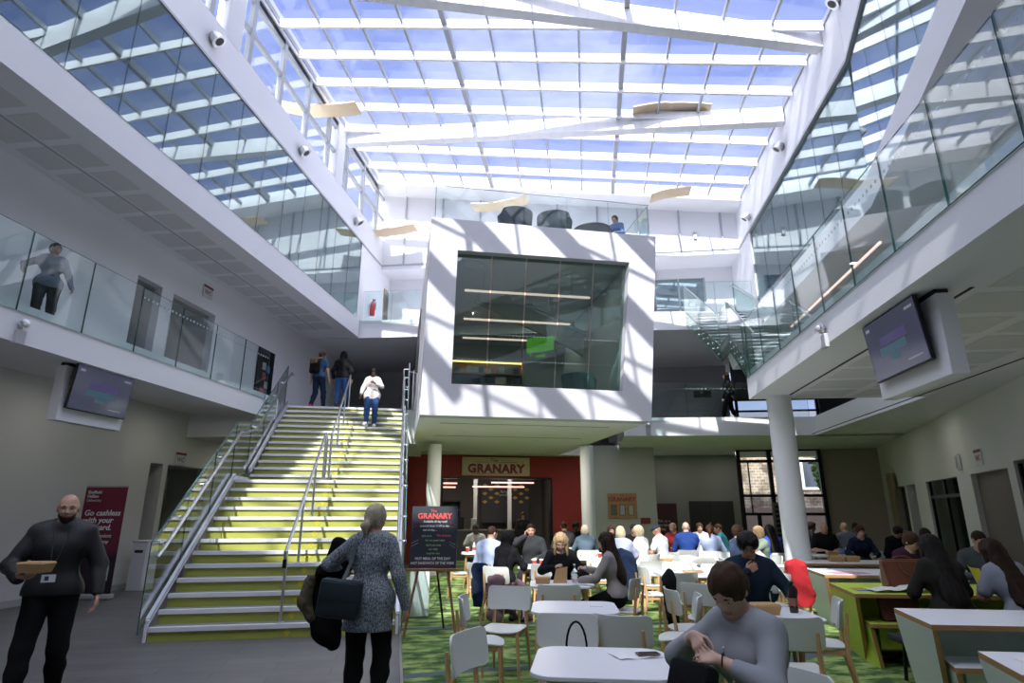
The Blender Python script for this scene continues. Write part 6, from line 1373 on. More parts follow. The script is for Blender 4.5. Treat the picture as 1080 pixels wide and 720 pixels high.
mb_ = thing('menu_wall', 'dark menu panel with yellow diamonds at the back of the cafe', 'panel', tuple(us(4.55, 25.9, 2.1)), TH); m = MB(); m.box((-1.05, -.04, -.85), (1.05, 0, .75)); m.build('panel', mat('menu_dark', (.035, .035, .04), .6), mb_)
YD = mat('diamond_yellow', (.50, .30, .05), .6); m = MB()
for i in range(8):
    for j in range(5):
        if (i+j) % 2 == 0 and not (2 < i < 5 and 0 < j < 4): x, z = -.9+i*.26, -.0+j*.17; m.prism([(x-.12, -.044, z), (x, -.044, z-.07), (x+.12, -.044, z), (x, -.044, z+.07)], (0, .004, 0))
m.build('diamond_pattern', YD, mb_); text_mesh('hungry', .16, 'lettering', CW, mb_, frame4((-.02, -.05, .42), (1, 0, 0), (0, 0, 1)), shear=.2); text_mesh('and thirsty?', .12, 'lettering', CW, mb_, frame4((-.02, -.05, .28), (1, 0, 0), (0, 0, 1)), shear=.2)
for u in (3.0, 4.35): m = MB(); m.bar(us(u, 23.9, 0), us(u, 23.9, 3.52), .14, .14, up=NV); struct(m.build('trim_%d' % (25+(u > 4)), WALLD))
mn = thing('menu_board', 'wooden menu board with three small frames on the back grey wall', 'sign', (1.22, 22.28, 1.88), 0); OAK = mat('menu_oak', (.36, .20, .09), .55, vary=.2, vscale=10); m = MB(); m.rbox((0, 0, 0), 1.02, .04, .86, .008); m.build('board', OAK, mn); text_mesh('GRANARY', .20, 'lettering', SIGR, mn, frame4((0, -.022, .22), (1, 0, 0), (0, 0, 1)), bold=.005); text_mesh('The', .08, 'lettering', SIGR, mn, frame4((0, -.022, .36), (1, 0, 0), (0, 0, 1)))
for i, c_ in enumerate(((.10, .13, .08), (.34, .36, .38), (.40, .36, .24))): f = MB(); f.box((-.40+i*.30, -.035, -.32), (-.20+i*.30, -.02, .04)); fo = f.build('frame', mat('frame_dark', (.08, .05, .03), .5), mn); f = MB(); f.box((-.38+i*.30, -.038, -.30), (-.22+i*.30, -.035, .02)); f.build('menu_sheet', mat('menu_sheet_%d' % i, c_, .6), fo)
p = aty(681, 549, 22.27); m = MB(); m.rbox((0, 0, 0), .34, .03, .2, .004); o = m.build('wall_sign', SIGR); o.location = (p.x, 22.28, p.z); tag(o, 'small maroon sign on the corner of the back grey wall', 'sign')
bn2 = thing('roller_banner', 'maroon roller banner by the dark doors at the back', 'banner', (3.0, 24.6, 0), .1); m = MB(); m.box((-.42, -.004, .08), (.42, .004, 2.0)); m.build('banner_sheet', mat('banner_maroon', (.07, .012, .03), .5), bn2); m = MB(); m.rbox((0, 0, .04), .9, .18, .08, .02); m.build('base_cassette', GREYM, bn2)
for i, s_ in enumerate(('Pick up a', 'hot lunch', 'today')): text_mesh(s_, .14, 'lettering', PAPER, bn2, frame4((-.36, -.007, 1.35-.15*i), (1, 0, 0), (0, 0, 1)), 'LEFT')
o = thing('pillar_display', 'dark louvred display stand in front of the back windows', 'stand', (6.95, 22.9, 0), 0); m = MB(); m.box((-.45, -.1, 0), (.45, .1, 2.0)); m.build('stand_body', DKGREY, o); m = MB()
for i in range(11): m.box((-.42, -.115, .2+i*.16), (.42, -.1, .30+i*.16))
m.build('slats', BLACKM, o)
# flat screen panel on the taupe wall
p = aty(927, 535, 21.5); m = MB(); m.rbox((0, 0, 0), .10, .6, 2.3, .01); o = m.build('glazed_panel', mat('lit_panel', (.30, .24, .15), .3)); o.location = (GWX(21.6)-.14, 21.6, 1.75); o.rotation_euler = (0, 0, -.23); tag(o, 'tall narrow reflective panel at the far end of the right wall', 'panel')
# corridor strip lights on the right first floor
a = atz(835, 345, 7.3); b = atz(930, 255, 7.3)
m = MB(); m.bar((6.42, 12.6, 7.2), (6.48, 18.7, 7.2), .045, .045); o = m.build('strip_light', WARM); tag(o, 'long warm strip light in the right first floor corridor', 'light', 'corridor strip lights')
# potted shrub silhouettes at the stair head are low green seats
m = MB(); m.rbox((-5.9, 23.6, 4.70), 1.6, .6, .42, .06); o = m.build('green_bench', mat('green_seat', (.05, .16, .03), .8)); tag(o, 'low green bench at the back of the stair head', 'bench')
vt = MB(); vt.box((4.6, 25.55, 6.3), (5.3, 25.6, 6.6)); o = vt.build('air_vent', BLACKM); tag(o, 'dark air vent on the wall behind the bridge', 'vent')

# recessed downlights: a white ring, a glowing lens and its lamp
DLN = mat('downlight_lens', (.9, .88, .8), .4, emit=(1, .93, .82), estr=3.0)
def downlight(x, y, z, lb, grp, watt):
    o = thing('downlight', lb, 'light', (x, y, z), 0, grp); m = MB(); m.lathe((0, 0, -.012), [(.10, 0), (.10, .012), (.075, .012)], 24); m.build('trim_ring', WHITE, o); m = MB(); m.lathe((0, 0, -.006), [(.073, 0), (.073, .004)], 24); m.build('lens', DLN, o)
    l = bpy.data.lights.new('downlight_lamp', 'AREA'); l.shape = 'DISK'; l.size = .14; l.energy = watt; l.color = (1, .93, .84); lo = bpy.data.objects.new('downlight_lamp', l); COL.objects.link(lo); lo.location = (0, 0, -.03); lo.parent = o
for i, y in enumerate((7.0, 10.0, 13.0, 16.0)): downlight(-9.1, y, 4.02 if y < 14 else 3.52, 'recessed downlight in the left ground floor ceiling, number %s from the front' % ('one', 'two', 'three', 'four')[i], 'left ceiling downlights', 3)
for i, y in enumerate((6.5, 10.0, 15.5, 18.5)): downlight(GWX(y)-1.7 if y < 14 else 7.6, y, 3.92, 'recessed downlight in the right ground floor ceiling, number %s from the front' % ('one', 'two', 'three', 'four')[i], 'right ceiling downlights', 3)
for u, s, lb in ((1.6, 15.2, 'left recessed downlight in the underside of the hanging room'), (3.9, 16.9, 'right recessed downlight in the underside of the hanging room')): p = us(u, s, 3.63); downlight(p.x, p.y, p.z, lb, 'downlights under the hanging room', 40)
for x_, y_, lb in ((1.2, 20.6, 'front left recessed downlight in the back ceiling'), (4.2, 20.6, 'front right recessed downlight in the back ceiling'), (3.2, 24.3, 'rear left recessed downlight in the back ceiling'), (5.4, 24.3, 'rear right recessed downlight in the back ceiling')): downlight(x_, y_, 3.92, lb, 'back ceiling downlights', 5)
for u, lb in ((2.2, 'left recessed downlight added over the serving counter to brighten the cafe'), (3.6, 'middle recessed downlight added over the serving counter to brighten the cafe'), (4.9, 'right recessed downlight added over the serving counter to brighten the cafe')): p = us(u, 23.0, 3.62); downlight(p.x, p.y, p.z, lb, 'added cafe downlights', 16)  # added lamps that brighten the dark cafe interior
for u, s, lb in ((2.0, 15.0, 'front left recessed downlight added to brighten the hanging room'), (4.4, 15.0, 'front right recessed downlight added to brighten the hanging room'), (2.2, 18.6, 'rear left recessed downlight added to brighten the hanging room'), (4.6, 18.6, 'rear right recessed downlight added to brighten the hanging room')): p = us(u, s, 8.0); downlight(p.x, p.y, p.z, lb, 'added hanging room downlights', 9)  # added fill lamps for the room behind the tinted window
# ================================================================== the people in the hall
R90 = math.pi/2
def seated(px, Y, deg, label, clabel=None, xoff=0.0, **kw):
    x = aty(px, 600, Y).x+xoff; rz = math.radians(deg)
    if clabel: chair_xy(x+math.sin(rz)*.055, Y-math.cos(rz)*.055, deg, clabel)
    kw.setdefault('lean', .14); kw.setdefault('rh', (.15, .36, .825)); kw.setdefault('lh', (-.15, .36, .825)); kw.setdefault('rhand', dict(curl=.15)); kw.setdefault('lhand', dict(curl=.15)); kw.setdefault('shoe', SHOEB); kw.setdefault('bottom', CHAR)
    return person(label, (x, Y, 0), rz, 'sit', **kw)
def stick(parent_info, mb, name, m_, smooth=True): return mb.build(name, m_, parent_info['root'], smooth)
# ---- man with the food box, left foreground
px = aty(60, 600, 5.05).x
A_ = person('bald bearded man in a black bomber jacket walking with a kraft food box', (px, 5.05, 0), math.pi+.58, 'stand', H=1.80, skn='fair', lean=.03, twist=0, head=(.12, .08, 0), top=BLK, hem=.06, jacket=(mat('bomber_black', (.009, .0095, .011), .6, bump=.3, bscale=90), 'bomber_jacket', 1.0, .05), bottom=BLK, shoe=SHOEB, beard=H_DBROWN, hairc=H_DBROWN, h=.0075, collar=BLK,
            rh=(.20, .30, 1.10), rpole=(.8, -.7, -.3), rhand=dict(d=(-.75, .6, .1), n=(-.3, -.2, .95), curl=.45), lh=(-.34, .10, .93), lpole=(-.6, -.9, 0), lhand=dict(d=(-.1, .15, -1), n=(.9, .3, 0), curl=.55), rf=(.11, .22, .10), lf=(-.11, -.16, .10))
w = A_['M'] @ (A_['wl'][1]+Vector((-.12, .09, .045))); carton('open kraft food box held by the bearded man', tuple(w), math.pi+.1, 1.25, lid=True)
m = MB(); q = A_['tp'](.015, .165, .10); m.rbox(q+Vector((0, .02, 0)), .10, .004, .062, .002); stick(A_, m, 'badge', mat('badge_white', (.7, .7, .75), .4), False)
m = MB(); m.rbox(q+Vector((.012, .0225, .0)), .03, .002, .035, .001); stick(A_, m, 'badge_photo', mat('badge_dark', (.05, .05, .12), .4), False)
m = MB(); m.tube([A_['tp'](.05, .10, .47), A_['tp'](.03, .150, .30), q+Vector((.0, .02, .03)), A_['tp'](-.03, .150, .30), A_['tp'](-.05, .10, .47)], .004, 6); stick(A_, m, 'lanyard', mat('lanyard', (.03, .03, .06), .7))
# ---- woman seen from behind with coat and bag
px = aty(391, 600, 5.25).x
KN, nt, b_ = nodes_of('marled_knit', .95); tc = nt.nodes.new('ShaderNodeTexCoord'); nz = nt.nodes.new('ShaderNodeTexNoise'); nz.inputs['Scale'].default_value = 130; nz.inputs['Detail'].default_value = 3; mp = nt.nodes.new('ShaderNodeMapping'); mp.inputs['Scale'].default_value = (1, 1, .45); nt.links.new(tc.outputs['Object'], mp.inputs[0]); nt.links.new(mp.outputs[0], nz.inputs['Vector']); nt.links.new(ramp(nt, nz.outputs['Fac'], [(.36, (.05, .06, .075)), (.5, (.17, .20, .23)), (.64, (.36, .40, .43))]), b_.inputs['Base Color'])
B_ = person('woman seen from behind in a long grey marled cardigan at the foot of the stair', (px, 5.25, 0), .05, 'stand', H=1.70, fem=True, build=1.06, skn='fair', lean=.04, head=(-.25, .08, .06), top=KN, topname='cardigan', hem=.26, bottom=BLK, shoe=SHOEB, hair='lowpony', hairc=H_GREYB, h=.008,
            lh=(-.27, .20, 1.10), lpole=(-.8, -.6, -.2), lhand=dict(d=(.3, .9, -.1), n=(0, -.2, 1), curl=.6), rh=(.31, .02, .86), rhand=dict(d=(.05, .1, -1), n=(-.9, .2, 0), curl=.45), rf=(.10, .02, .085), lf=(-.10, -.03, .085), eyes=False)
TEAL = mat('teal_leather', (.006, .018, .024), .45, vary=.2)
t = thing('shoulder_bag', 'dark teal shoulder bag hanging from the woman in the marled cardigan', 'bag', tuple(B_['M'] @ Vector((-.17, -.235, .80))), .12); m = MB(); m.rbox((0, 0, .145), .34, .11, .29, .03, rot=Matrix.Rotation(.12, 3, 'Y')); m.build('bag_body', TEAL, t, True)
m = MB(); m.rbox((0, -.060, .20), .30, .012, .14, .005, rot=Matrix.Rotation(.12, 3, 'Y')); m.build('flap', TEAL, t, True)
inv = t.matrix_world if False else (Matrix.Translation(t.location) @ Matrix.Rotation(.12, 4, 'Z')).inverted()
L_ = lambda p: inv @ (B_['M'] @ p)
sh = B_['tp'](-.10, -.01, .53); m = MB(); pts = [Vector((-.10, 0, .27)), L_(B_['tp'](-.125, -.16, .30)), L_(B_['tp'](-.115, -.135, .42)), L_(B_['tp'](-.11, -.06, .535)), L_(B_['tp'](-.11, .05, .52)), L_(B_['tp'](-.13, .17, .30)), ]
g = [[p+Vector((-.016, 0, 0)), p+Vector((.016, 0, 0))] for p in [Vector((.02, -.02, .28))]+pts[1:5]]; m.sheet(g, .008); m.build('strap', TEAL, t, True)
def sdf_thing(name, lb, cat, loc, rz, ps, h, mt, clips=(), fold=.009, fscale=20, part='cloth', seed=1):
    t = thing(name, lb, cat, loc, rz); sdf_obj(part, ps, h, [mt], t, clips, fold=fold, fscale=fscale, seed=seed); return t
ct = sdf_thing('coat', 'black coat with a fur-trimmed hood carried over the left arm of the woman', 'coat', tuple(B_['M'].translation), .05, [cap((-.33, .13, 1.33), (-.41, .12, .98), .075, .13, .05, (0, 1, 0), .75), cap((-.41, .12, .98), (-.39, .10, .66), .14, .13, .05, (0, 1, 0), .6), cap((-.36, .1, .66), (-.30, .08, .55), .10, .06, .05, (0, 1, 0), .7), cap((-.30, .20, 1.16), (-.40, .02, 1.12), .07, .08, .05)], .012, cloth('coat_black', (.008, .008, .009)), part='coat_body')
sdf_obj('fur_trim', [cap((-.53, .05, 1.06), (-.57, .04, .88), .05, .06, .03), cap((-.57, .04, .88), (-.50, .04, .76), .055, .04, .03)], .010, [hairm('fur', (.10, .085, .055))], ct, curl=.006)
def drape(w, zt, zb, y=-.31, lean=0.0):
    zb2 = zb+.05
    return [cap((-w*.46, y+.02, zt), (w*.46, y+.02, zt), .045, .045, .05), cap((-w*.22, y, zt-.04), (-w*.26+lean, y-.03, zb2), w*.30, w*.36, .09, (0, 1, 0), .26), cap((w*.22, y, zt-.04), (w*.26+lean, y-.03, zb2), w*.30, w*.36, .09, (0, 1, 0), .26), cap((0, y, zt-.05), (lean, y-.03, zb2), w*.3, w*.34, .09, (0, 1, 0), .26), cap((w*.5, y, zt-.03), (w*.62+lean, y-.02, zb+.14), .045, .04, .03), cap((-w*.5, y, zt-.03), (-w*.58+lean, y-.01, zb+.2), .045, .04, .03)]
# ---- woman on the left gallery
C_ = person('woman in a grey-blue jumper walking along the left gallery behind the glass', (-9.0, 8.5, 4.48), -2.3, 'stand', H=1.66, fem=True, skn='tan', lean=.0, head=(.35, -.25, 0), top=cloth('grey_blue', (.13, .16, .20)), hem=.10, bottom=BLK, shoe=SHOEB, hair='short', hairc=H_BLACK, glasses=True, h=.011,
            rh=(.36, .12, 1.02), rpole=(.8, -.9, .1), rhand=dict(curl=.9), lh=(-.33, .10, .84), lhand=dict(curl=.8), rf=(.10, .20, .085), lf=(-.10, -.22, .12))
# ---- on the stair
s_, z_ = nose(22); u_ = ats(392, 425, s_+.1).dot(UV); p = us(u_, s_+.14, z_)
person('woman in a white blouse and blue jeans coming down the stair', tuple(p), TH+math.pi-.05, 'stand', H=1.62, fem=True, build=1.12, skn='brown', lean=.02, head=(.1, .45, 0), top=cloth('blouse_white', (.74, .68, .66)), topname='blouse', hem=.14, sleeve=.85, bottom=JEAN, shoe=SHOEW, hair='bun', hairc=H_BLACK, glasses=True, h=.011, rh=(.30, .10, .84), lh=(-.06, .26, 1.16), lpole=(-.9, -.2, -.6), lhand=dict(d=(.8, .4, .3), n=(.3, -.9, 0), curl=.8), rf=(.10, .27, .085-R_), lf=(-.09, .0, .085))
p = ats(334, 426, 17.75); p = us(p.dot(UV), 17.75, 26*R_)
D_ = person('man with a backpack in a blue tee walking off at the stair head', tuple(p), TH-.55, 'stand', H=1.74, skn='pale', lean=.06, head=(-.5, .1, 0), top=cloth('tee_blue', (.05, .10, .19)), topname='tee_shirt', sleeve=.28, bottom=DJEAN, shoe=SHOER, hair='short', hairc=H_AUB, h=.012, rh=(.30, .12, .80), lh=(-.28, .0, .85), rf=(.10, .16, .085), lf=(-.10, -.14, .10))
t = thing('backpack', 'brown and black backpack on the man at the stair head', 'backpack', tuple(p+Vector((0, 0, 0))), TH-.55); m = MB(); m.rbox((0, -.23, 1.22), .30, .17, .44, .06, seg=3); m.build('pack_body', BLK, t, True); m = MB(); m.rbox((0, -.245, 1.36), .27, .18, .18, .05, seg=3); m.build('top_flap', cloth('khaki', (.18, .13, .07)), t, True)
for sx in (-1, 1): m = MB(); m.tube([(sx*.10, -.14, 1.42), (sx*.115, -.02, 1.53), (sx*.12, .115, 1.42), (sx*.13, .13, 1.22), (sx*.16, -.02, 1.08)], .016, 8); m.build('shoulder_strap', BLK, t, True)
p = ats(358, 428, 17.42); p = us(p.dot(UV), 17.5, 26*R_)
person('person in a black hooded top walking off at the stair head', tuple(p), TH-.1, 'stand', H=1.68, build=1.12, skn='fair', lean=.08, head=(0, .15, 0), top=BLK, topname='hooded_top', hem=.06, bottom=JEAN, shoe=SHOEB, hair='hood', hairc=BLK, h=.013, eyes=False, rh=(.27, .10, .86), lh=(-.27, .1, .86), rf=(.09, .12, .085), lf=(-.09, -.08, .09))
# ---- bridge and terrace, cafe staff
p = aty(771, 438, 20.2)
person('person in black with brown hair walking along the bridge at the back right', (p.x, 20.2, 4.48), R90-.25, 'stand', H=1.68, fem=True, skn='pale', lean=.05, top=BLK, hem=.12, topname='coat', bottom=BLK, shoe=SHOEB, hair='long', hairc=H_BROWN, h=.013, eyes=False, rh=(.26, .18, .86), lh=(-.26, -.12, .84), rf=(.09, -.20, .10), lf=(-.09, .24, .09))
p = ats(650, 238, 14.4); person('man sitting on the roof terrace, only his head and shoulders showing', (p.x, p.y, 8.29), TH+math.pi-.8, 'sit', H=1.70, skn='fair', top=cloth('terrace_blue', (.10, .16, .30)), bottom=CHAR, hair='short', hairc=H_DBROWN, h=.013, seat=.42, rh=(.10, .30, .70), lh=(-.10, .30, .70), shoe=SHOEB)
t = thing('ottoman', 'low dark ottoman under the man on the roof terrace', 'ottoman', (p.x, p.y, 8.296), TH-.8); m = MB(); m.rbox((0, 0, .24), .5, .46, .34, .04); m.build('cushion', FAB2, t, True); m = MB(); m.box((-.2, -.18, 0), (.2, .18, .07)); m.build('plinth', BLACKM, t)
p = us(ats(551, 545, 22.5).dot(UV), 22.5); person('cafe worker in a dark cardigan and pale top standing in the cafe opening', tuple(p), TH+math.pi, 'stand', H=1.68, fem=True, skn='fair', top=cloth('pale_top', (.45, .47, .42)), jacket=(CHAR, 'cardigan', 1.0, .1), bottom=BLK, shoe=SHOEB, hair='short', hairc=H_BROWN, glasses=True, h=.013)
# ---- seated in the cafe, near to far
G_ = seated(790, 3.42, 128, 'woman in a grey jumper looking down at her bag, nearest seated person', 'cafe chair under the woman in the grey jumper', H=1.70, fem=True, build=1.06, skn='pale', lean=.22, head=(.12, .58, .0), top=cloth('jumper_grey', (.30, .315, .335), bump=.15), sleeve=.82, hem=.02, bottom=cloth('trousers_plum', (.022, .010, .018)), hair='lowbun', hairc=H_BROWN, h=.0068,
            rh=(.10, .33, 1.03), rpole=(.9, -.3, -.6), rhand=dict(d=(-.75, .45, -.45), n=(-.35, -.6, -.7), curl=.62, pinch=.6), lh=(-.05, .34, .95), lpole=(-.9, -.2, -.5), lhand=dict(d=(.8, .5, .05), n=(.3, -.55, -.75), curl=.60, pinch=.4), rf=(.16, .52, .085), lf=(-.08, .46, .085))
m = MB(); wv = G_['wl'][-1]; dv = G_['hd'][-1]; c = wv-dv*.02; a = dv.cross(Vector((0, 0, 1))).normalized(); b = a.cross(dv)
m.tube([c+a*.033*math.cos(q)+b*.033*math.sin(q) for q in [2*math.pi*i/16 for i in range(16)]], .0035, 6, True); stick(G_, m, 'hair_tie_bracelet', BLACKM)
m = MB()
for i in range(4): q = G_['tp'](0, .155-.006*i, .40-.055*i); m.ball(q+Vector((0, .012, 0)), .006)
stick(G_, m, 'buttons', PAPER)
t = thing('handbag', 'small black bag in the lap of the woman in the grey jumper', 'bag', tuple(G_['M'] @ Vector((.03, .44, .76))), math.radians(128)); m = MB(); m.rbox((0, 0, .09), .24, .10, .18, .03, rot=Matrix.Rotation(.35, 3, 'X')); m.build('bag_body', BLK, t, True)
m = MB(); m.rbox((0, 0, 0), .46, .05, .42, .02); o = m.build('coat', cloth('coat_black', (.008, .008, .009)), None, True); pc = G_['M'] @ Vector((0, -.285, .52)); o.location = pc; o.rotation_euler = (-.12, 0, math.radians(128)); tag(o, 'dark coat over the chair behind the woman in the grey jumper', 'coat')
seated(789, 6.85, 178, 'curly-haired man in a dark navy jumper drinking at his table', 'cafe chair under the curly-haired man', H=1.78, build=1.12, skn='tan', lean=.18, head=(-.10, .34, .05), top=DNAVY, bottom=CHAR, hair='curly', hairc=H_BLACK, glasses=True, h=.009, rh=(.07, .30, 1.05), rpole=(.9, .1, -.8), rhand=dict(d=(-.75, .1, .6), n=(-.4, -.8, .1), curl=.85, pinch=.5), lh=(-.30, .40, .80), lhand=dict(d=(.3, .9, .05), n=(.9, -.2, 0), curl=.8))
seated(806, 8.9, 100, 'woman with a dark bun in a pale grey hooded top beyond the curly-haired man', 'cafe chair under the woman with the dark bun', H=1.62, fem=True, skn='tan', lean=.22, head=(.1, .25, 0), top=LGREY, topname='hooded_top', bottom=DJEAN, hair='bun', hairc=H_BLACK, h=.011)
chair(829, 10.2, 10, 'cafe chair with a red jacket hung over its back')
REDJ = cloth('red_jacket', (.38, .025, .03), .7); x_ = tx(829, 10.2); sdf_thing('jacket', 'bright red jacket hung over a chair back beside the column', 'jacket', (x_, 10.2, 0), math.radians(10), drape(.22, .88, .34, -.30, .06), .012, REDJ, part='jacket_body')
seated(592, 9.12, 184, 'blonde woman in black reading at a table, facing the viewer', 'cafe chair under the blonde woman in black', H=1.68, fem=True, skn='pale', lean=.28, head=(-.1, .35, .0), top=BLK, bottom=BLK, hair='long', hairc=H_BLOND, h=.009, rh=(.10, .42, .90), rpole=(.9, -.2, -.6), rhand=dict(d=(-.6, .5, .4), n=(-.3, -.3, -.9), curl=.7), lh=(-.2, .42, .80))
seated(650, 8.2, 72, 'woman with long brown hair in a taupe cardigan, seen from behind', 'cafe chair under the woman in the taupe cardigan', H=1.70, fem=True, skn='pale', lean=.16, head=(.15, .2, 0), top=cloth('taupe', (.30, .27, .26)), topname='cardigan', bottom=BLK, hair='long', hairc=H_DBROWN, h=.009, lh=(-.18, .42, .80), rh=(.05, .42, .92), rhand=dict(curl=.8))
x_ = tx(669, 8.15); sdf_thing('coat', 'black coat hung on the chair of the woman in the taupe cardigan', 'coat', (x_+.12, 8.2, 0), math.radians(72), drape(.40, .84, .25, -.31), .013, BLK, part='coat_body')
seated(532, 9.75, -28, 'woman in a black headscarf and black top seen from behind', 'cafe chair under the woman in the black headscarf', H=1.64, fem=True, skn='brown', lean=.14, head=(-.3, .1, 0), top=BLK, bottom=cloth('mauve', (.20, .13, .15)), hair='hijab', hairc=cloth('scarf_black', (.008, .008, .009)), h=.010, eyes=False)
x_ = tx(536, 9.7); sdf_thing('coat', 'mauve coat hanging behind the woman in the black headscarf', 'coat', (x_, 9.66, 0), math.radians(-28), drape(.20, .66, .14, -.31), .014, cloth('mauve', (.20, .13, .15)), part='coat_body')
seated(513, 10.45, -24, 'man in a pale blue shirt seen from behind at the red cups table', 'cafe chair under the man in the pale blue shirt', H=1.78, build=1.08, skn='fair', lean=.22, head=(-.2, .15, 0), top=LBLUE, topname='shirt', bottom=CHAR, hair='buzz', hairc=H_DBROWN, h=.010, collar=cloth('collar_blue', (.10, .18, .45)))
x_ = tx(516, 10.7); sdf_thing('coat', 'navy coat hanging from the chair of the man in the pale blue shirt', 'coat', (x_, 10.45, 0), math.radians(-12), drape(.17, .78, .22, -.31), .014, NAVY, part='coat_body')
seated(561, 11.95, 178, 'man in a dark jacket holding a phone to his ear, facing the viewer', 'cafe chair under the man on the phone', H=1.80, build=1.05, skn='fair', lean=.10, head=(.1, .05, .08), top=cloth('shirt_pale', (.30, .32, .36)), jacket=(CHAR, 'jacket', 1.0, .02), bottom=CHAR, hair='buzz', hairc=H_DBROWN, h=.010, rh=(.115, .13, 1.19), rpole=(.9, .2, -.9), rhand=dict(d=(-.15, -.15, 1), n=(-.95, 0, -.1), curl=.75))
seated(656, 12.3, -8, 'woman with a pale blonde bob in lavender seen from behind', 'cafe chair under the woman in lavender', H=1.66, fem=True, build=1.1, skn='pale', head=(.3, .1, 0), top=cloth('lavender', (.36, .38, .52)), bottom=NAVY, hair='bob', hairc=H_PALE, h=.012, eyes=False)
x_ = tx(656, 12.25); sdf_thing('coat', 'navy coat around the chair of the woman in lavender', 'coat', (x_, 12.25, 0), math.radians(-8), drape(.44, .86, .34, -.31), .014, NAVY, part='coat_body')
seated(680, 12.95, 58, 'woman with short pale blonde hair in a white top, turned left', 'cafe chair under the woman with short blonde hair', H=1.68, fem=True, build=1.08, skn='pale', head=(.2, .1, 0), top=WHITEC, bottom=DJEAN, hair='bob', hairc=H_PALE, h=.012, lh=(-.1, .42, .92))
seated(645, 14.5, -165, 'woman with brown hair in black at the lavender woman\'s table', None, H=1.66, fem=True, skn='fair', top=BLK, hair='bob', hairc=H_BROWN, h=.013)
seated(671, 15.0, 175, 'person in black behind the short-haired blonde woman', None, skn='tan', top=BLK, hair='short', hairc=H_BLACK, h=.014)
seated(702, 13.7, 55, 'man in a dark cap and white tee, turned left', 'cafe chair under the man in the dark cap', H=1.76, skn='tan', lean=.2, head=(.2, .3, 0), top=WHITEC, topname='tee_shirt', sleeve=.3, bottom=PLUM, hair='cap', hairc=cloth('cap_slate', (.03, .035, .05)), h=.012)
seated(619, 14.3, 10, 'grey-haired person in slate blue seen from behind right of the cafe column', 'cafe chair under the grey-haired person in slate blue', H=1.68, skn='fair', top=cloth('slate_blue', (.10, .14, .18)), hair='bob', hairc=H_GREYB, h=.013, eyes=False)
seated(596, 15.4, 2, 'balding man in dark grey seen from behind, left of the cafe column', 'cafe chair under the balding man in dark grey', H=1.78, build=1.1, skn='tan', top=CHAR, hair='buzz', hairc=H_BROWN, h=.013, eyes=False, collar=WHITEC)
seated(608, 17.6, 190, 'dark figure sitting by the red wall next to the cafe column', None, skn='dark', top=BLK, hair='curly', hairc=H_BLACK, h=.014)
seated(502, 15.5, 180, 'man in a grey and white tee sitting below the cafe opening', 'cafe chair under the man in the grey and white tee', H=1.72, skn='dark', lean=.2, head=(0, .3, 0), top=cloth('tee_grey', (.42, .42, .40)), topname='tee_shirt', sleeve=.35, hair='buzz', hairc=H_BLACK, h=.012)
seated(715, 16.0, 150, 'bald man in an oxblood leather jacket at the back', 'cafe chair under the bald man in oxblood', H=1.78, skn='fair', top=OXBL, topname='jacket', head=(-.3, .2, 0), h=.012)
seated(727, 14.6, -5, 'bald man in royal blue seen from behind at the back', 'cafe chair under the bald man in royal blue', H=1.80, build=1.1, skn='pale', top=ROYAL, h=.012, eyes=False, collar=LBLUE)
seated(741, 16.9, 178, 'bearded person in white beside the ponytailed woman at the back', None, skn='fair', top=WHITEC, hair='short', hairc=H_BROWN, h=.013)
seated(752, 14.2, -15, 'woman with an auburn ponytail in a pale blue shirt seen from behind', 'cafe chair under the woman with the ponytail', H=1.68, fem=True, build=1.08, skn='pale', top=LBLUE, topname='shirt', hair='pony', hairc=H_AUB, h=.012, eyes=False)
seated(769, 15.5, 68, 'man in a turquoise tee leaning left at the back', 'cafe chair under the man in the turquoise tee', H=1.76, skn='fair', lean=.25, head=(.2, .1, 0), top=TURQ, topname='tee_shirt', sleeve=.4, hair='buzz', hairc=H_BROWN, h=.012)
seated(778, 11.9, -75, 'man with brown hair in slate blue turned right left of the column', 'cafe chair under the brown-haired man in slate blue', H=1.78, skn='pale', lean=.12, head=(-.1, .0, 0), top=cloth('slate_navy', (.06, .08, .14)), hair='short', hairc=H_BROWN, h=.012)
seated(808, 12.7, 100, 'woman with short blond hair turned left beside the column', 'cafe chair under the blond woman by the column', H=1.70, fem=True, skn='pale', lean=.12, head=(.1, .05, 0), top=cloth('sage', (.20, .26, .20)), hair='bob', hairc=H_BLOND, h=.012, lh=(-.06, .34, 1.10), lpole=(-.9, .1, -.8))
seated(819, 13.75, 20, 'dark-haired person in bright blue next to the column', 'cafe chair under the person in bright blue', fem=True, skn='brown', top=cloth('bright_blue', (.05, .08, .42)), hair='long', hairc=H_BLACK, h=.013, eyes=False)
seated(873, 15.2, 175, 'bald man in a black tee at a far table right of the column', 'cafe chair under the bald man in the black tee', H=1.80, build=1.1, skn='fair', lean=.2, head=(0, .35, 0), top=BLK, topname='tee_shirt', sleeve=.4, h=.012)
seated(899, 16.4, 10, 'bald man in grey-blue seen from behind far right of the column', 'cafe chair under the bald man in grey-blue', H=1.78, skn='fair', top=cloth('grey_blue2', (.13, .15, .19)), h=.013, eyes=False)
seated(908, 17.4, 170, 'dark-haired person beyond the bald man in grey-blue', None, skn='brown', top=CHAR, hair='short', hairc=H_BLACK, h=.015)
seated(858, 18.2, -120, 'dark silhouetted person near the back windows', None, skn='dark', top=BLK, hair='curly', hairc=H_BLACK, h=.015)
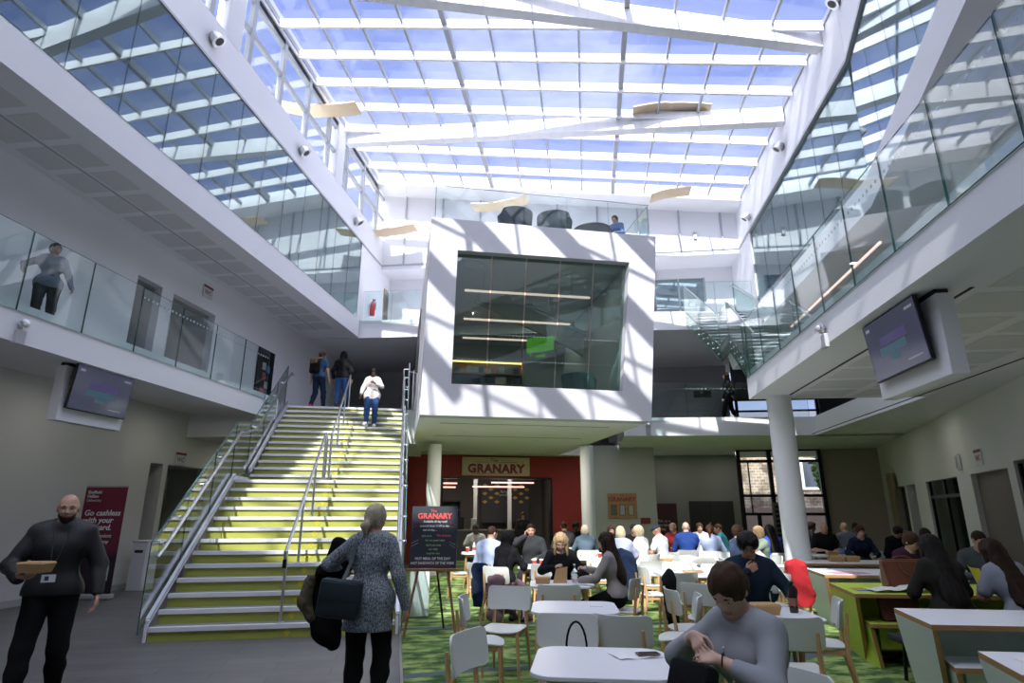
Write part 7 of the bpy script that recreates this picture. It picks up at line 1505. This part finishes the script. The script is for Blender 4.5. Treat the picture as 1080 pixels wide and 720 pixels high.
# ---- at the booths on the right
seated(911, 13.8, 170, 'red-haired woman in a navy uniform with a round blue badge', 'cafe chair under the woman in the navy uniform', H=1.72, fem=True, skn='pale', lean=.22, head=(.2, .1, 0), top=NAVY, topname='uniform', hair='lowpony', hairc=H_AUB, h=.011, rh=(.24, .45, .80), lh=(-.15, .42, .80))
seated(946, 14.3, -165, 'person in a dark coat next to the woman in the navy uniform', 'cafe chair under the person in the dark coat', skn='fair', build=1.15, lean=.3, head=(-.2, .5, 0), top=BLK, topname='coat', hair='short', hairc=H_BLACK, h=.012)
seated(956, 9.3, 195, 'woman in glasses and a magenta top at the lime booth', 'cafe chair under the woman in glasses', H=1.70, fem=True, skn='pale', lean=.22, head=(.35, .3, 0), top=MAG, jacket=(PLUM, 'cardigan', 1.0, .02), hair='bun', hairc=H_BROWN, glasses=True, h=.010)
seated(981, 11.45, 175, 'dark-haired woman in black looking over behind the lime booth', 'cafe chair under the dark-haired woman behind the lime booth', H=1.68, fem=True, skn='fair', lean=.12, head=(-.1, .15, .1), top=BLK, hair='bob', hairc=H_DBROWN, h=.012)
seated(997, 7.05, 8, 'woman with long black hair seen from behind at the lime booth', None, H=1.72, fem=True, build=1.12, skn='brown', lean=.24, head=(.1, .25, 0), top=cloth('black_green', (.022, .022, .018)), bottom=BLK, hair='verylong', hairc=H_BLACK, h=.009, eyes=False, rf=(.11, .20, .085), lf=(-.11, .18, .085))
seated(1036, 9.25, 158, 'balding man in a slate grey hooded top at the lime booth', 'cafe chair under the balding man in the slate hooded top', H=1.78, skn='fair', lean=.22, head=(.5, .25, .1), top=cloth('slate_hood', (.09, .105, .12)), topname='hooded_top', hair='buzz', hairc=H_DBROWN, h=.010)
seated(1073, 7.0, 10, 'woman with long brown hair in a pale grey tee leaning over the lime booth', None, H=1.68, fem=True, build=1.05, skn='tan', lean=.30, bend=-.12, head=(.3, .2, 0), top=cloth('tee_bluegrey', (.25, .27, .32)), topname='tee_shirt', sleeve=.36, bottom=BLK, hair='verylong', hairc=H_DBROWN, h=.009, eyes=False, lh=(-.12, .38, .84), rh=(.2, .36, .83), rf=(.11, .20, .085), lf=(-.11, .18, .085))
bx = (tx(997, 7.05)+tx(1074, 7.0))/2; t = thing('bench', 'low dark bench under the two women on the near side of the lime booth', 'bench', (bx, 7.0, 0)); m = MB(); m.rbox((0, 0, .40), 1.9, .36, .06, .02); m.build('seat_pad', CHAR, t, True)
for sx in (-1, 1):
    for sy in (-1, 1): m = MB(); m.cyl((sx*.85, sy*.12, 0), (sx*.82, sy*.10, .375), .018, n=10); m.build('leg', BLACKM, t, True)
m = MB(); m.sheet([[(-.09+.045*j, .02*math.sin(j), z) for j in range(5)] for z in (0, .13, .26)], .002); o = m.build('leaflet', mat('leaflet_yellow', (.55, .50, .04), .5), None, True); o.location = (tx(1036, 7.75), 7.78, .80); o.rotation_euler = (-.5, .3, .5); tag(o, 'yellow leaflet held up over the lime booth', 'leaflet')
m = MB(); m.sheet([[(-.10+.05*j, .015*math.sin(j*2), z) for j in range(5)] for z in (0, .10, .20)], .002); o = m.build('leaflet', PAPER, None, True); o.location = (tx(973, 8.3), 8.35, .755); o.rotation_euler = (-.3, 0, .2); tag(o, 'white folded leaflet standing on the lime booth before the woman in glasses', 'leaflet')
print('SCRIPT TIME', time.time()-T0, 'objects', len(bpy.data.objects))
